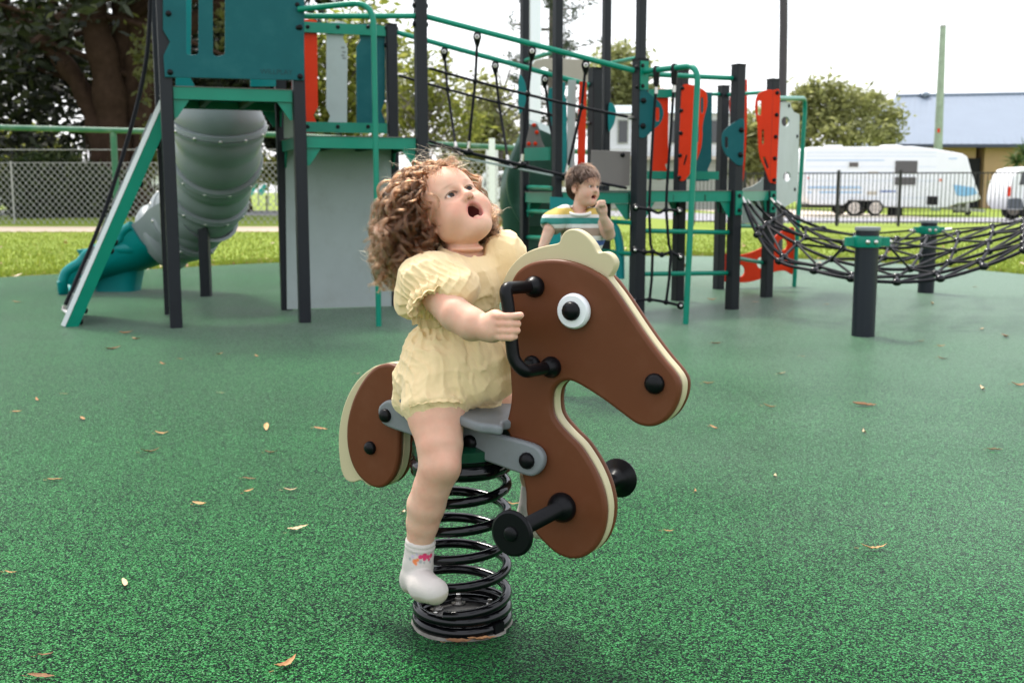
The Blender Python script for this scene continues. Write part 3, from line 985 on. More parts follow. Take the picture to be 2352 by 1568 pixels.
g.add([(a0, HY2 - 0.6, z1), (a1, HY2 - 0.6, z1), (a1 - 1, HY2 + 4, z2 + 0.15), (a0 + 1, HY2 + 4, z2 + 0.15), (a0, HY2 + 8.6, z1), (a1, HY2 + 8.6, z1)], [(0, 1, 2, 3), (3, 2, 5, 4), (0, 3, 4), (1, 5, 2)])
part('roof', g, M_ROOFG, cot)
part('floor_beam', wbox((a0, HY2 - 0.55, zf - 0.55), (a1, HY2 - 0.35, zf - 0.35)), M_CONC, cot)

def simple_house(lab, x0, x1, ye, yr, Y, wm, rm, g0=0.0, opens=()):
    o = thing('far_house', lab, 'house', V(hx((x0 + x1) / 2, Y), Y, 0), 'houses across the road')
    e = hz_(ye, Y); r = hz_(yr, Y + 4)
    part('wall', wbox((hx(x0, Y), Y, 0), (hx(x1, Y), Y + 8, e)), wm, o)
    g = MB()
    a, b = hx(x0, Y) - 0.5, hx(x1, Y) + 0.5
    g.add([(a, Y - 0.5, e), (b, Y - 0.5, e), (b - 1.5, Y + 4, r), (a + 1.5, Y + 4, r), (a, Y + 8.5, e), (b, Y + 8.5, e)], [(0, 1, 2, 3), (3, 2, 5, 4), (0, 3, 4), (1, 5, 2)])
    rf = part('roof', g, rm, o)
    part('gutter', wbox((a, Y - 0.62, e - 0.12), (b, Y - 0.51, e + 0.03)), M_ROOFG, rf)
    for p, q, y0, y1 in opens:
        f = part('window', wbox((hx(p, Y), Y - 0.06, hz_(y1, Y)), (hx(q, Y), Y - 0.005, hz_(y0, Y))), M_CONC, o)
        part('pane', wbox((hx(p + 2, Y), Y - 0.075, hz_(y1 - 2, Y)), (hx(q - 2, Y), Y - 0.062, hz_(y0 + 2, Y))), M_GLASS, f)
    return o
simple_house('low cream house with pale roof behind the curly head and rope bridge', 1085, 1300, 340, 318, 74, mat('cream_wall', (0.55, 0.46, 0.30), 0.8, 0.2), M_ROOFG, 0, [(1105, 1125, 358, 390), (1190, 1215, 358, 385)])
simple_house('beige house with small dark window right of the green grab board', 1695, 1800, 372, 352, 70, mat('beige_wall', (0.52, 0.46, 0.40), 0.8, 0.2), M_ROOFG, 0, [(1723, 1738, 385, 410)])
simple_house('white house at the far left edge beyond the shrubs', -260, 60, 345, 320, 90, M_WALLW, M_ROOFG, 0, [(20, 40, 360, 390)])
simple_house('pale house seen between ramp and left tower post', 335, 470, 372, 340, 84, M_WALLW, M_ROOFG, 0, [(350, 362, 385, 405)])
simple_house('grey green house behind the rope climbing net', 1560, 1640, 350, 335, 68, M_WALLG, M_ROOFG, 0, [(1585, 1600, 365, 390)])

# ------------------------------------------------------------------ caravan
M_VANW = mat('white_aluminium', (0.80, 0.81, 0.84), 0.35, 0.5, var=0.02, vscale=2)
M_TYRE = mat('tyre_rubber', (0.016, 0.016, 0.017), 0.8, 0.3)
M_RIM = mat('alloy_rim', (0.74, 0.66, 0.58), 0.5, 0.4, metal=0.0)
M_SKYB = mat('sky_blue_print', (0.25, 0.50, 0.75), 0.5, 0.4)
M_LBLUE = mat('pale_blue_stripe', (0.42, 0.56, 0.76), 0.5, 0.4)
VY = 45.0
def ck(x, y): return ((3150 + x * 0.40221) * 0.57422, (550 + y * 0.40221) * 0.57422)
van = thing('caravan', 'long white tandem axle caravan parked behind the black bar fence', 'caravan', AT(*ck(900, 770), VY))
def vz(x, y, dy=0.0):
    p = AT(*ck(x, y), VY); return V(p.x, VY + dy, p.z)
VS = AT(*ck(900, 470), VY)
prof = [(235, 95), (900, 92), (1250, 88), (1480, 115), (1740, 160), (1790, 190), (1830, 330), (1880, 480), (1925, 610), (1860, 640), (1700, 660), (1640, 680), (1590, 700), (1490, 705), (960, 690), (905, 632), (615, 625), (560, 675), (235, 668), (190, 600), (170, 550), (172, 350), (185, 150), (205, 110)]
M4 = frame(V(0, VY + 1.15, 0), V(1, 0, 0), V(0, 0, 1), V(0, -1, 0))
sh = [(vz(x, y).x, vz(x, y).z) for x, y in prof]
body = part('body', panel_mesh('body', sh, [], 2.3, 0.06, M4), M_VANW, van)
def vpatch(name, m, x0, y0, x1, y1, t=0.02, parent=None, lab=None):
    a, b = vz(x0, y0), vz(x1, y1)
    return part(name, wbox((a.x, VY - t, b.z), (b.x, VY - 0.004, a.z)), m, parent or body, lab)
for x0, y0, x1, y1 in ((612, 248, 700, 294), (1070, 232, 1285, 355), (1065, 395, 1270, 472)):
    w = vpatch('window', M_WHITEP, x0 - 9, y0 - 9, x1 + 9, y1 + 9, 0.03, van)
    vpatch('pane', mat('caravan_pane', (0.10, 0.085, 0.080), 0.25, 0.5) if x0 < 1000 else mat('caravan_pane_dark', (0.075, 0.070, 0.068), 0.2, 0.5), x0, y0, x1, y1, 0.045, w)
vpatch('vent_hatch', M_DARK, 1388, 585, 1492, 670, 0.02, van)
vpatch('hatch', M_VANW, 240, 520, 310, 620, 0.015, van)
vpatch('step_panel', mat('tan_panel', (0.55, 0.50, 0.42), 0.5, 0.3), 790, 535, 890, 570, 0.015, van)
vpatch('step_panel', MATS['tan_panel'], 800, 340, 900, 352, 0.03, van)
for x0, y0, x1, y1, m in ((180, 222, 960, 232, M_LBLUE), (172, 347, 1600, 355, M_LBLUE), (200, 485, 720, 493, M_LBLUE), (200, 497, 740, 506, M_SKYB), (200, 512, 700, 520, M_RIM), (200, 540, 740, 552, M_SKYB)):
    vpatch('stripe', m, x0, y0, x1, y1, 0.012, van)
for y in (150, 185, 290, 430, 600):
    vpatch('cladding_seam', M_LBLUE, 185, y, 1480, y + 3, 0.006, van)
M_BLUETXT = mat('blue_lettering', (0.10, 0.18, 0.42), 0.5, 0.3)
rs = random.Random(2)
x = 915
while x < 1075:                       # the small blue name print, too blurred to read
    w = rs.uniform(8, 16)
    vpatch('blurred_print', M_BLUETXT, x, 527 + rs.uniform(-2, 2), x + w, 546, 0.012, van)
    x += w + 5
vpatch('blurred_print', M_LBLUE, 1605, 205, 1685, 216, 0.012, van)
vpatch('tail_marker', M_RED, 200, 395, 215, 412, 0.03, van)
vpatch('side_marker', mat('amber_lens', (0.7, 0.2, 0.1), 0.3), 1510, 412, 1536, 436, 0.03, van)
sh2 = [(vz(x, y).x, vz(x, y).z) for x, y in ((1645, 470), (1700, 475), (1800, 490), (1862, 500), (1885, 560), (1830, 575), (1760, 585), (1680, 575))]
part('blue_graphic', panel_mesh('blue_graphic', sh2, [], 0.01, 0.002, frame(V(0, VY - 0.012, 0), V(1, 0, 0), V(0, 0, 1), V(0, -1, 0))), M_SKYB, van)
for x in (665, 875):
    c = vz(x, 718); 
    for s in (0.10, 2.1):
        w = part('wheel', MB().lathe([(0.24, -0.10), (0.31, -0.10), (0.325, -0.06), (0.325, 0.06), (0.31, 0.10), (0.24, 0.10)], V(c.x, VY + s, 0.325), V(0, -1, 0), 28), M_TYRE, van)
        part('rim', MB().lathe([(0.24, 0.101), (0.23, 0.112), (0.20, 0.104), (0.09, 0.108), (0.05, 0.125), (0, 0.128)], V(c.x, VY + s, 0.325), V(0, -1, 0), 28), M_RIM, w)
        for k in range(8):
            a = k * math.pi / 4
            part('spoke', MB().beam(V(c.x + 0.05 * math.cos(a), VY + s - 0.112, 0.325 + 0.05 * math.sin(a)), V(c.x + 0.20 * math.cos(a), VY + s - 0.112, 0.325 + 0.20 * math.sin(a)), 0.012, 0.02), M_TYRE, w)
part('wheel_arch', wbox((vz(590, 0).x, VY + 0.30, 0.3), (vz(960, 0).x, VY + 0.34, vz(0, 625).z)), M_DARK, van)
part('chassis', wbox((vz(235, 0).x, VY + 0.3, vz(0, 700).z), (vz(1640, 0).x, VY + 2.0, vz(0, 672).z)), M_DARK, van)
part('drawbar', MB().beam(vz(1640, 700, 0.9), vz(2070, 735, 1.1), 0.10, 0.12), M_GALV, van)
part('drawbar', MB().beam(vz(1640, 700, 1.5), vz(2070, 735, 1.2), 0.10, 0.12), M_GALV, van)
for x in (1800, 1880):
    c = vz(x, 665, 1.15)
    part('gas_bottle', MB().lathe([(0.12, -0.02), (0.16, 0.02), (0.16, 0.42), (0.10, 0.52), (0.05, 0.56)], V(c.x, c.y, c.z - 0.35), Z_, 16), M_GALV, van)
g = MB().lathe([(0.10, -0.09), (0.30, -0.09), (0.34, 0.0), (0.30, 0.09), (0.10, 0.09)], vz(1835, 540, 1.15), V(1, -0.2, 0), 24); part('spare_wheel', g, M_TYRE, van)
part('jockey_wheel', MB().lathe([(0.02, -0.04), (0.12, -0.04), (0.12, 0.04), (0.02, 0.04)], V(vz(1950, 0).x, VY + 1.1, 0.12), V(0, -1, 0), 16), M_TYRE, van)
part('stabiliser', MB().box(V(vz(1150, 0).x, VY + 0.5, 0.22), (0.5, 0.3, 0.42)), M_DARK, van)
part('roof_hatch', wbox((vz(455, 0).x, VY + 0.7, vz(0, 95).z - 0.02), (vz(600, 0).x, VY + 1.3, vz(0, 68).z)), M_VANW, van)
part('air_conditioner', panel_mesh('air_conditioner', [(vz(x, y).x, vz(x, y).z) for x, y in ((1000, 95), (1040, 66), (1160, 64), (1240, 84), (1250, 96))], [], 0.7, 0.04, frame(V(0, VY + 1.1, 0), V(1, 0, 0), V(0, 0, 1), V(0, -1, 0))), M_VANW, van)

# ------------------------------------------------------------------ cars
def car(name, label, px0, px1, Y, length, h, col_m, heading=1, body_pts=None, glass=None, wheels=(0.2, 0.8), z0=0.0, cat='car', group=None, wr=0.37, cladding=None):
    x0 = ATX(px0, Y, 450)
    o = thing(name, label, cat, V(x0 + length / 2, Y, z0), group)
    M = frame(V(x0, Y + 0.9, z0), V(1, 0, 0), V(0, 0, 1), V(0, -1, 0))
    pts = [(x * length, y * h) for x, y in body_pts]
    part('body', panel_mesh('body', pts, [], 1.75, 0.07, M), col_m, o)
    for gl in glass:
        M2 = frame(V(x0, Y + 0.012, z0), V(1, 0, 0), V(0, 0, 1), V(0, -1, 0))
        part('window', panel_mesh('window', [(x * length, y * h) for x, y in gl], [], 0.02, 0.004, M2), M_GLASS, o)
    if cladding:
        M2 = frame(V(x0, Y + 0.005, z0), V(1, 0, 0), V(0, 0, 1), V(0, -1, 0))
        part('bumper_trim', panel_mesh('bumper_trim', [(x * length, y * h) for x, y in cladding], [], 0.03, 0.006, M2), mat('grey_trim', (0.10, 0.11, 0.13), 0.6, 0.3), o)
    for wx in wheels:
        for s in (0.10, 1.70):
            c = V(x0 + wx * length, Y + s, z0 + wr)
            w = part('wheel', MB().lathe([(wr * 0.6, -0.11), (wr * 0.96, -0.11), (wr, -0.06), (wr, 0.06), (wr * 0.96, 0.12), (wr * 0.6, 0.12)], c, V(0, -1, 0), 28), M_TYRE, o)
            part('rim', MB().lathe([(wr * 0.6, 0.121), (wr * 0.58, 0.13), (wr * 0.5, 0.124), (wr * 0.2, 0.128), (0, 0.14)], c, V(0, -1, 0), 24), M_RIM, w)
            if s < 1:
                part('wheel_arch', MB().lathe([(wr * 1.18, -0.02), (wr * 1.18, 0.135), (wr * 1.02, 0.135)], c + V(0, 0.10, 0), V(0, -1, 0), 28), M_DARK, o)
    return o
wagon = [(0.015, 0.28), (0.0, 0.38), (0.012, 0.62), (0.03, 0.80), (0.07, 0.95), (0.13, 0.99), (0.5, 1.0), (0.62, 0.97), (0.70, 0.80), (0.76, 0.66), (0.93, 0.60), (0.985, 0.52), (1.0, 0.30), (0.97, 0.20), (0.05, 0.20)]
wgl = [[(0.075, 0.66), (0.10, 0.90), (0.26, 0.92), (0.26, 0.66)], [(0.28, 0.66), (0.28, 0.92), (0.44, 0.92), (0.44, 0.66)], [(0.46, 0.66), (0.46, 0.92), (0.60, 0.90), (0.68, 0.68)]]
suv = car('parked_car', 'white four wheel drive with grey bumper at the right edge', 2316, 0, 37.5, 4.7, 1.86, M_VANW, 1, wagon, wgl, cat='car', cladding=[(0.0, 0.22), (0.0, 0.40), (0.06, 0.42), (0.10, 0.40), (0.12, 0.22)])
c = suv.location
part('tail_light', MB().box(V(c.x - 2.33, 37.5 + 0.02, 1.0), (0.07, 0.12, 0.32)), M_RED, suv)
part('roof_rail', MB().beam(V(c.x - 1.7, 37.65, 1.90), V(c.x + 0.4, 37.65, 1.90), 0.04, 0.05), M_BLACK, suv)
part('side_mirror', MB().ball(V(c.x + 0.75, 37.4, 1.25), 0.14, (0.6, 0.8, 0.8)), M_VANW, suv)
car('parked_car', 'white car parked behind the girl near the white square post', 1092, 0, 43, 4.3, 1.80, M_VANW, 1, wagon, wgl, cat='car')
car('parked_car', 'small silver car across the road between ramp and left tower', 345, 0, 66, 4.1, 1.5, mat('silver_paint', (0.45, 0.48, 0.52), 0.3, 0.5), 1, wagon, wgl, cat='car')

# yucca by the tan house
yb = V((2345 - CX) / F * 60, 60, 0)
yo = thing('yucca', 'spiky yucca palm before the tan house at the right edge', 'tree', yb)
part('trunk', MB().tube([yb, yb + V(0.1, 0, 2.2)], [0.16, 0.12], 8), M_BARKG, yo)
rs = random.Random(8)
g = MB()
for hd, n in ((AT(2335, 375, 60), 70), (AT(2295, 420, 60), 40), (AT(2352, 350, 60), 60)):
    for k in range(n):
        d = V(rs.gauss(0, 1), rs.gauss(0, 1), rs.gauss(0.5, 0.8)).normalized()
        L = rs.uniform(0.7, 1.15); s = d.cross(V(0.3, 0.2, 1)).normalized() * 0.04
        m = hd + d * L * 0.6; e = hd + d * L - V(0, 0, 0.18)
        g.add([hd + s, hd - s, m - s, m + s, e], [(0, 1, 2, 3), (3, 2, 4)])
part('crown', g, LF_PALM, yo, kind='stuff')

# far playground gear and signs, a few pixels each
pg = thing('playground_set', 'small turquoise and red playground set far away right of the tube slide', 'playground set', V((600 - CX) / F * 80, 80, 0))
M_TURQ = mat('turquoise_paint', (0.02, 0.42, 0.48), 0.5, 0.4)
part('panel', MB().beam(AT(572, 445, 80), AT(590, 415, 80), 0.06, 0.5), M_TURQ, pg)
part('panel', MB().beam(AT(596, 446, 80), AT(612, 425, 80), 0.06, 0.4), M_TURQ, pg)
for x in (570, 592, 615, 632):
    p = AT(x, 400, 80); part('post', MB().tube([V(p.x, 80, 0), V(p.x, 80, p.z + 1.0)], 0.06, 8), M_GALV, pg)
part('roof', MB().lathe([(1.3, 0), (0.1, 0.9)], AT(610, 392, 80), Z_, 4), M_RED, pg)

# ================================================================== LEFT PLAY TOWER
A = math.radians(20)
E1 = V(math.cos(A), math.sin(A), 0)
E2 = V(-math.sin(A), math.cos(A), 0)
Z = V(0, 0, 1)
SP = 0.95
AFL = GP(405, 752); AFL.z = 0
def LT(a, b, z=0.0):
    """Left tower grid: a bays along the front, b bays back."""
    return AFL + E1 * (SP * a) + E2 * (SP * b) + V(0, 0, z)

DA, DB = 1.74, 1.405            # deck heights
tower = thing('play_tower', 'tall play tower with teal slotted panel, two decks and dark posts behind the toddler', 'play tower', LT(1, 0.5))

def post(parent, p, top, w=0.088, ax=(E1, E2), cap=True):
    g = MB().rpost(p, p + V(0, 0, top), w, 0.006, ax)
    o = part('post', g, M_POST, parent)
    if cap:
        g = MB().rpost(p + V(0, 0, top + 0.001), p + V(0, 0, top + 0.014), w + 0.008, 0.008, ax)
        part('post_cap', g, M_BLACK, o)
    return o

for a, b, top in ((0, 0, 2.95), (1, 0, 2.95), (0, 1, 2.95), (1, 1, 2.95), (2, 0, 2.462), (2, 1, 2.40)):
    post(tower, LT(a, b), top)

def deck(parent, corners, z, name='deck'):
    """Mesh deck plate with green fascia beams all round and corner gussets."""
    cs = [Vector((c.x, c.y, 0)) for c in corners]
    n = len(cs)
    ctr = sum(cs, V(0, 0, 0)) / n
    ins = [c + (ctr - c).normalized() * 0.02 for c in cs]
    g = MB()
    g.add([c + Z * z for c in ins] + [c + Z * (z - 0.018) for c in ins], [tuple(range(n)), tuple(reversed(range(n, 2 * n)))] + [(i, i + n, (i + 1) % n + n, (i + 1) % n) for i in range(n)])
    d = part(name, g, M_GREEND, parent)
    for i in range(n):
        a, b = cs[i], cs[(i + 1) % n]
        t = (b - a).normalized()
        g = MB().beam(a + t * 0.05 + Z * (z - 0.034), b - t * 0.05 + Z * (z - 0.034), 0.012, 0.088)
        part('fascia', g, M_GREEN, d)
        g = MB().beam(a + t * 0.05 + Z * (z + 0.0125), b - t * 0.05 + Z * (z + 0.0125), 0.03, 0.004)
        part('deck_lip', g, M_TAUPE, d)
        inw = (ctr - (a + b) / 2).normalized()
        for e, s in ((a, 1), (b, -1)):
            q = e + t * (0.05 * s) + inw * 0.012
            g = MB()
            tri = [q + Z * (z - 0.08), q + t * (0.11 * s) + Z * (z - 0.08), q + t * (0.02 * s) + Z * (z - 0.21), q + Z * (z - 0.21)]
            g.add([p for p in tri] + [p + inw * 0.008 for p in tri], [(0, 1, 2, 3), (7, 6, 5, 4), (0, 4, 5, 1), (1, 5, 6, 2), (2, 6, 7, 3), (3, 7, 4, 0)])
            part('gusset', g, M_GREEN, d)
    for k in (0.33, 0.66):
        p = cs[0].lerp(cs[1], k); q = cs[-1].lerp(cs[2 if n > 3 else 1], k)
        g = MB().beam(p + Z * (z - 0.045), q + Z * (z - 0.045), 0.04, 0.05)
        part('deck_rib', g, M_GREEND, d)
    return d
deck(tower, [LT(0, 0), LT(1, 0), LT(1, 1), LT(0, 1)], DA)
deck(tower, [LT(1, 0), LT(2, 0), LT(2, 1), LT(1, 1)], DB)

def facing(o, u):
    """Upright plane through o with horizontal direction u: matrix for boards and a picture-to-plane reader."""
    u = Vector(u).normalized()
    n = u.cross(Z)
    M = frame(o, u, Z, n)
    def rd(px, py):
        d = PL(px, py, o, n) - o
        return (d.dot(u), d.z)
    return M, rd, u, n

def board(name, m, parent, o, u, pts, holes=(), thick=0.018, label=None, bevel=0.003, smoothed=False, shift=0.0):
    M, rd, uu, n = facing(o, u)
    sh = [rd(*p) for p in pts]
    if smoothed:
        sh = [tuple(p) for p in catmull(sh, 5)]
    hs = []
    for h in holes:
        q = [rd(*p) for p in h]
        hs.append([tuple(p) for p in catmull(q, 5)] if smoothed else q)
    M2 = M.copy()
    M2.translation = M.translation + n * shift
    return part(name, panel_mesh(name, sh, hs, thick, bevel, M2), m, parent, label), rd, n, uu

def bolts(parent, o, u, pts, r=0.019, shift=0.0, m=None):
    M, rd, uu, n = facing(o, u)
    for p in pts:
        a, z = rd(*p)
        dome('bolt_cap', parent, o + uu * a + Z * z + n * shift, n, r, m)

def c2(x, y): return ((550 + x * 0.44643) * 0.57422, (y * 0.44643) * 0.57422)     # reading of an enlarged crop

# front panel with two slots, set on the front of the posts
FO = LT(0, 0) - E2 * 0.056
pan, rd, pn, pu = board('front_panel', M_TEAL, tower, FO, E1,
    [c2(228, -700), c2(1497, -690), c2(1492, 722), c2(245, 692), c2(232, 500), c2(290, 378), c2(228, 270)],
    [[c2(432, -420), c2(548, -420), c2(545, 478), c2(532, 492), c2(455, 494), c2(437, 480)], [c2(672, -420), c2(785, -420), c2(783, 480), c2(775, 492), c2(708, 508), c2(676, 490)]], 0.018, 'large teal panel with two tall slots and a notched edge')
bolts(pan, FO, E1, [c2(277, 125), c2(292, 650), c2(1453, 248), c2(1456, 688)], 0.021, 0.009)
M_ENGR = mat('dark_teal_engraving', (0.001, 0.040, 0.046), 0.5, 0.3)
a, z = rd(*c2(1098, 664))
def text_on(parent, s, o, u, n, size, m, name='lettering'):
    cu = bpy.data.curves.new(name, 'FONT'); cu.body = s; cu.size = size; cu.extrude = 0.0006
    ob = bpy.data.objects.new(name, cu); me = bpy.data.meshes.new_from_object(ob); bpy.data.objects.remove(ob)
    me.transform(frame(o, u, V(0, 0, 1), n))
    return part(name, me, m, parent)
text_on(pan, 'WILLPLAY', FO + pu * a + Z * z + pn * 0.0095, pu, pn, 0.052, M_ENGR)

# low boards at the back of the upper deck
for x0, x1 in (((341, 700), (515, 800)), ((1010, 700), (1240, 800))):
    o = LT(0, 1) - E2 * 0.056
    board('back_panel', M_TEALL, tower, o, E1, [c2(x0[0], -200), c2(x1[0] - 30, -200), c2(x1[0] - (40 if x0[0] < 600 else 0), 700), c2(x1[0], 778), c2(x0[0], 778)])

# curved pole of the lower deck, fixed to the post with a plate
def c4(x, y): return ((1100 + x * 0.44643) * 0.57422, (y * 0.44643) * 0.57422)
pf = GP(870, 749); pf.z = 0
pz = AT(868, 2, pf.y).z
p0 = LT(1, 0) + V(0.03, -0.07, AT(697, 22, LT(1, 0).y - 0.07).z)
rail_pts = fillet([p0, V(pf.x, pf.y, AT(868, 4, pf.y).z), V(pf.x, pf.y, 0.0)], 0.17, 9)
rail_thing = part('pole', MB().tube(rail_pts, 0.0215, 14), M_GREEN, tower, 'green pole that bends down to the ground in front of the lower deck', ang=60)
g = MB().box(p0 + V(-0.01, 0.02, -0.05), (0.078, 0.012, 0.20), (E1, -E2, Z))
part('plate', g, M_GREEN, rail_thing)
for dz in (0.035, -0.13):
    dome('bolt_cap', rail_thing, p0 + V(-0.012, 0.012, dz), -E2, 0.018)
hz = AT(955, 38, LT(2, 0).y).z
g = MB().tube([LT(1, 0, AT(703, 37, LT(1, 0).y).z) + E1 * 0.04, LT(2, 0, hz) - E1 * 0.04], 0.021, 12)
part('head_rail', g, M_GREEN, tower)

# barrier of three shaped planks behind the lower deck
BO = LT(1, 1)
def railpx(y_l, y_r, h, name):
    M, rd, u, n = facing(BO, E1)
    a0, z0 = rd(*c4(180, y_l)); a1, z1 = rd(*c4(1010, y_r))
    g = MB().beam(BO + E1 * 0.05 + Z * z0, BO + E1 * (SP - 0.05) + Z * z0, 0.03, h)
    part(name, g, M_GREEN, tower)
    return z0
zt = railpx(240, 250, 0.085, 'barrier_rail')
zb = railpx(1136, 1140, 0.085, 'barrier_rail')
PO = BO - E2 * -0.026
def plank(m, pts, lab):
    return board('barrier_plank', m, tower, BO + E2 * 0.026, E1, [c4(*p) for p in pts], thick=0.018, label=lab)[0]
plank(M_RED, [(150, 175), (340, 178), (375, 190), (378, 440), (384, 960), (343, 1035), (378, 1112), (372, 1180), (340, 1196), (150, 1196)], 'red plank with notched edge')
plank(M_LGREY, [(462, 215), (500, 200), (600, 195), (640, 210), (634, 280), (606, 340), (648, 430), (644, 1100), (640, 1185), (560, 1200), (490, 1185), (470, 1110), (494, 1040), (458, 970)], 'light grey plank with notched edges')
plank(M_TEAL, [(740, 215), (900, 215), (985, 240), (985, 900), (950, 1000), (985, 1080), (985, 1190), (745, 1185), (730, 1120), (728, 430), (765, 350), (738, 280)], 'teal plank with notched edges')
for x in (290, 560, 830):
    M, rd, u, n = facing(BO, E1)
    for y in (245, 1137):
        a, z = rd(*c4(x, y))
        dome('bolt_cap', tower, BO + E1 * a + Z * z + n * 0.015, n, 0.017)
# smudged mark left on the light plank
M_SMUDGE = mat('grey_smudge', (0.22, 0.24, 0.235), 0.5, 0.3)
g = MB()
M, rd, u, n = facing(BO + E2 * 0.026, E1)
for k, y in enumerate((430, 470, 500, 525)):
    a, z = rd(*c4(607 + (k % 2) * 10, y))
    c = BO + E2 * 0.026 + E1 * a + Z * z + n * 0.0095
    g.add([c + E1 * (0.018 * math.cos(t)) + Z * (0.010 * math.sin(t)) for t in [2 * math.pi * q / 10 for q in range(10)]], [tuple(range(10))])
part('smudge', g, M_SMUDGE, tower)

# big plain board under the lower deck
board('under_panel', M_LGREY, tower, LT(1, 1) - E2 * 0.055, E1, [(655, 330), (898, 330), (899, 703), (659, 710)], thick=0.016, label='plain light grey board under the lower deck')
board('under_panel', M_LGREY, tower, LT(1, 1), E2 * -1, [(654, 206), (684, 206), (684, 318), (654, 318)], thick=0.016)

# ------------------------------------------------------------------ tube slide behind the upper deck
slide = thing('tube_slide', 'grey enclosed tube slide with teal open chute at its foot, behind the left tower', 'slide', GP(300, 660))
sp = [AT(502, 226, 9.80), AT(502, 275, 9.80), AT(500, 335, 9.95), AT(490, 400, 10.35), AT(462, 470, 10.65), AT(415, 520, 10.85), AT(362, 552, 10.9)]
path = [Vector(p) for p in catmull(sp, 20, False)]
k_l = len(path) - 1
rad = [0.375 + 0.030 * abs(math.sin(i * math.pi / 12)) ** 1.5 - 0.05 * (i / k_l) ** 2 for i in range(len(path))]
tb = part('tube', MB().tube(path, rad, 36), M_SLIDE, slide, 'grey tube made of bolted ring sections')
for i in (24, 48, 72, 96):
    t = (path[min(i + 1, k_l)] - path[i - 1]).normalized()
    g = MB().lathe([(rad[i], -0.05), (rad[i] + 0.045, -0.04), (rad[i] + 0.055, -0.005), (rad[i] + 0.045, 0), (rad[i] + 0.055, 0.005), (rad[i] + 0.045, 0.04), (rad[i], 0.05)], path[i], t, 40)
    part('flange', g, M_SLIDE, tb, ang=30)
    u = t.orthogonal().normalized(); w = t.cross(u)
    for k in range(12):
        a = 2 * math.pi * k / 12
        dome('bolt', tb, path[i] + (u * math.cos(a) + w * math.sin(a)) * (rad[i] + 0.050), u * math.cos(a) + w * math.sin(a), 0.016, M_STEEL)
# open chute: trough section swept to the exit
def trough(name, pts, wid, dep, m, label=None):
    pts = [Vector(p) for p in catmull(pts, 8, False)]
    n = len(pts)
    vs, fs = [], []
    K = 13
    for i, p in enumerate(pts):
        t = (pts[min(i + 1, n - 1)] - pts[max(i - 1, 0)]).normalized()
        sd = t.cross(Z).normalized()
        u = sd.cross(t)
        w, d = wid(i / (n - 1)), dep(i / (n - 1))
        for lay in (0, 1):
            for k in range(K):
                a = math.pi * (k / (K - 1))
                x = -math.cos(a)
                y = -abs(math.sin(a)) ** 0.6
                e = 0.03 * lay
                vs.append(p + sd * (x * (w + e) / 1.0) + u * (y * (d + e) + (0.02 if k in (0, K - 1) else 0)))
    W = 2 * K
    for i in range(n - 1):
        for k in range(K - 1):
            fs.append((i * W + k, i * W + k + 1, (i + 1) * W + k + 1, (i + 1) * W + k))
            fs.append((i * W + K + k + 1, i * W + K + k, (i + 1) * W + K + k, (i + 1) * W + K + k + 1))
        for k in (0, K - 1):
            q = (i * W + k, (i + 1) * W + k, (i + 1) * W + K + k, i * W + K + k)
            fs.append(q if k == 0 else tuple(reversed(q)))
    for i in (0, n - 1):
        for k in range(K - 1):
            fs.append((i * W + k, i * W + K + k, i * W + K + k + 1, i * W + k + 1))
    return part(name, MB().add(vs, fs), m, slide, label, ang=45)
trough('chute_top', [AT(470, 455, 10.66), AT(400, 490, 10.88), AT(345, 520, 10.95)], lambda t: 0.36, lambda t: 0.42 - 0.1 * t, M_SLIDE, 'grey transition section of the chute')
cpts = [AT(352, 516, 10.93), AT(312, 541, 10.97), AT(255, 562, 10.95), AT(210, 582, 10.92), AT(178, 606, 10.88), AT(160, 625, 10.86), AT(152, 640, 10.85)]
chute = trough('chute', cpts, lambda t: 0.37 - 0.03 * t, lambda t: 0.36 - 0.20 * t, M_TEALL, 'open teal exit chute')
cp = [Vector(p) for p in catmull(cpts, 8, False)]
rims = [[], []]
for i, c in enumerate(cp):
    t = (cp[min(i + 1, len(cp) - 1)] - cp[max(i - 1, 0)]).normalized()
    sd = t.cross(Z).normalized()
    w = 0.375 - 0.03 * i / (len(cp) - 1)
    for q, sg in ((0, -1), (1, 1)):
        rims[q].append(c + sd * (sg * w))
for r in rims:
    part('rolled_rim', MB().tube(r, 0.048, 12), M_TEALL, chute, ang=70)
end = [rims[0][-1]] + [cp[-1] + (rims[0][-1] - cp[-1]) * math.cos(math.pi * k / 10) - Z * (0.17 * math.sin(math.pi * k / 10) ** 0.7) for k in range(1, 10)] + [rims[1][-1]]
part('exit_lip', MB().tube(end, 0.05, 12), M_TEALL, chute, ang=70)
ft = GP(268, 668); ft.z = 0
g = MB()
ring = lambda z, hx, hy: [ft + V(x * hx, 0.05 + y * hy, z) for x, y in roundrect(-1, -1, 1, 1, 0.5, 4)]
lv = [(0.0, 0.20, 0.17), (0.04, 0.205, 0.17), (0.20, 0.24, 0.19), (0.32, 0.30, 0.22), (0.42, 0.36, 0.22)]
vs = []
for z, hx, hy in lv: vs += ring(z, hx, hy)
K = 20
g.add(vs, [(i * K + k, i * K + (k + 1) % K, (i + 1) * K + (k + 1) % K, (i + 1) * K + k) for i in range(len(lv) - 1) for k in range(K)])
part('chute_foot', g, M_TEALL, slide)
for k, (x, y) in enumerate(((290, 570), (345, 562))):
    g = MB().ball(AT(x, y, 10.62), 0.11, (1.5, 0.5, 0.55))
    part('chute_bulge', g, M_TEALL, slide)
pp = GP(474, 680); pp.z = 0
post(slide, pp, AT(474, 512, pp.y).z, 0.095, (V(1, 0, 0), V(0, 1, 0)), False)
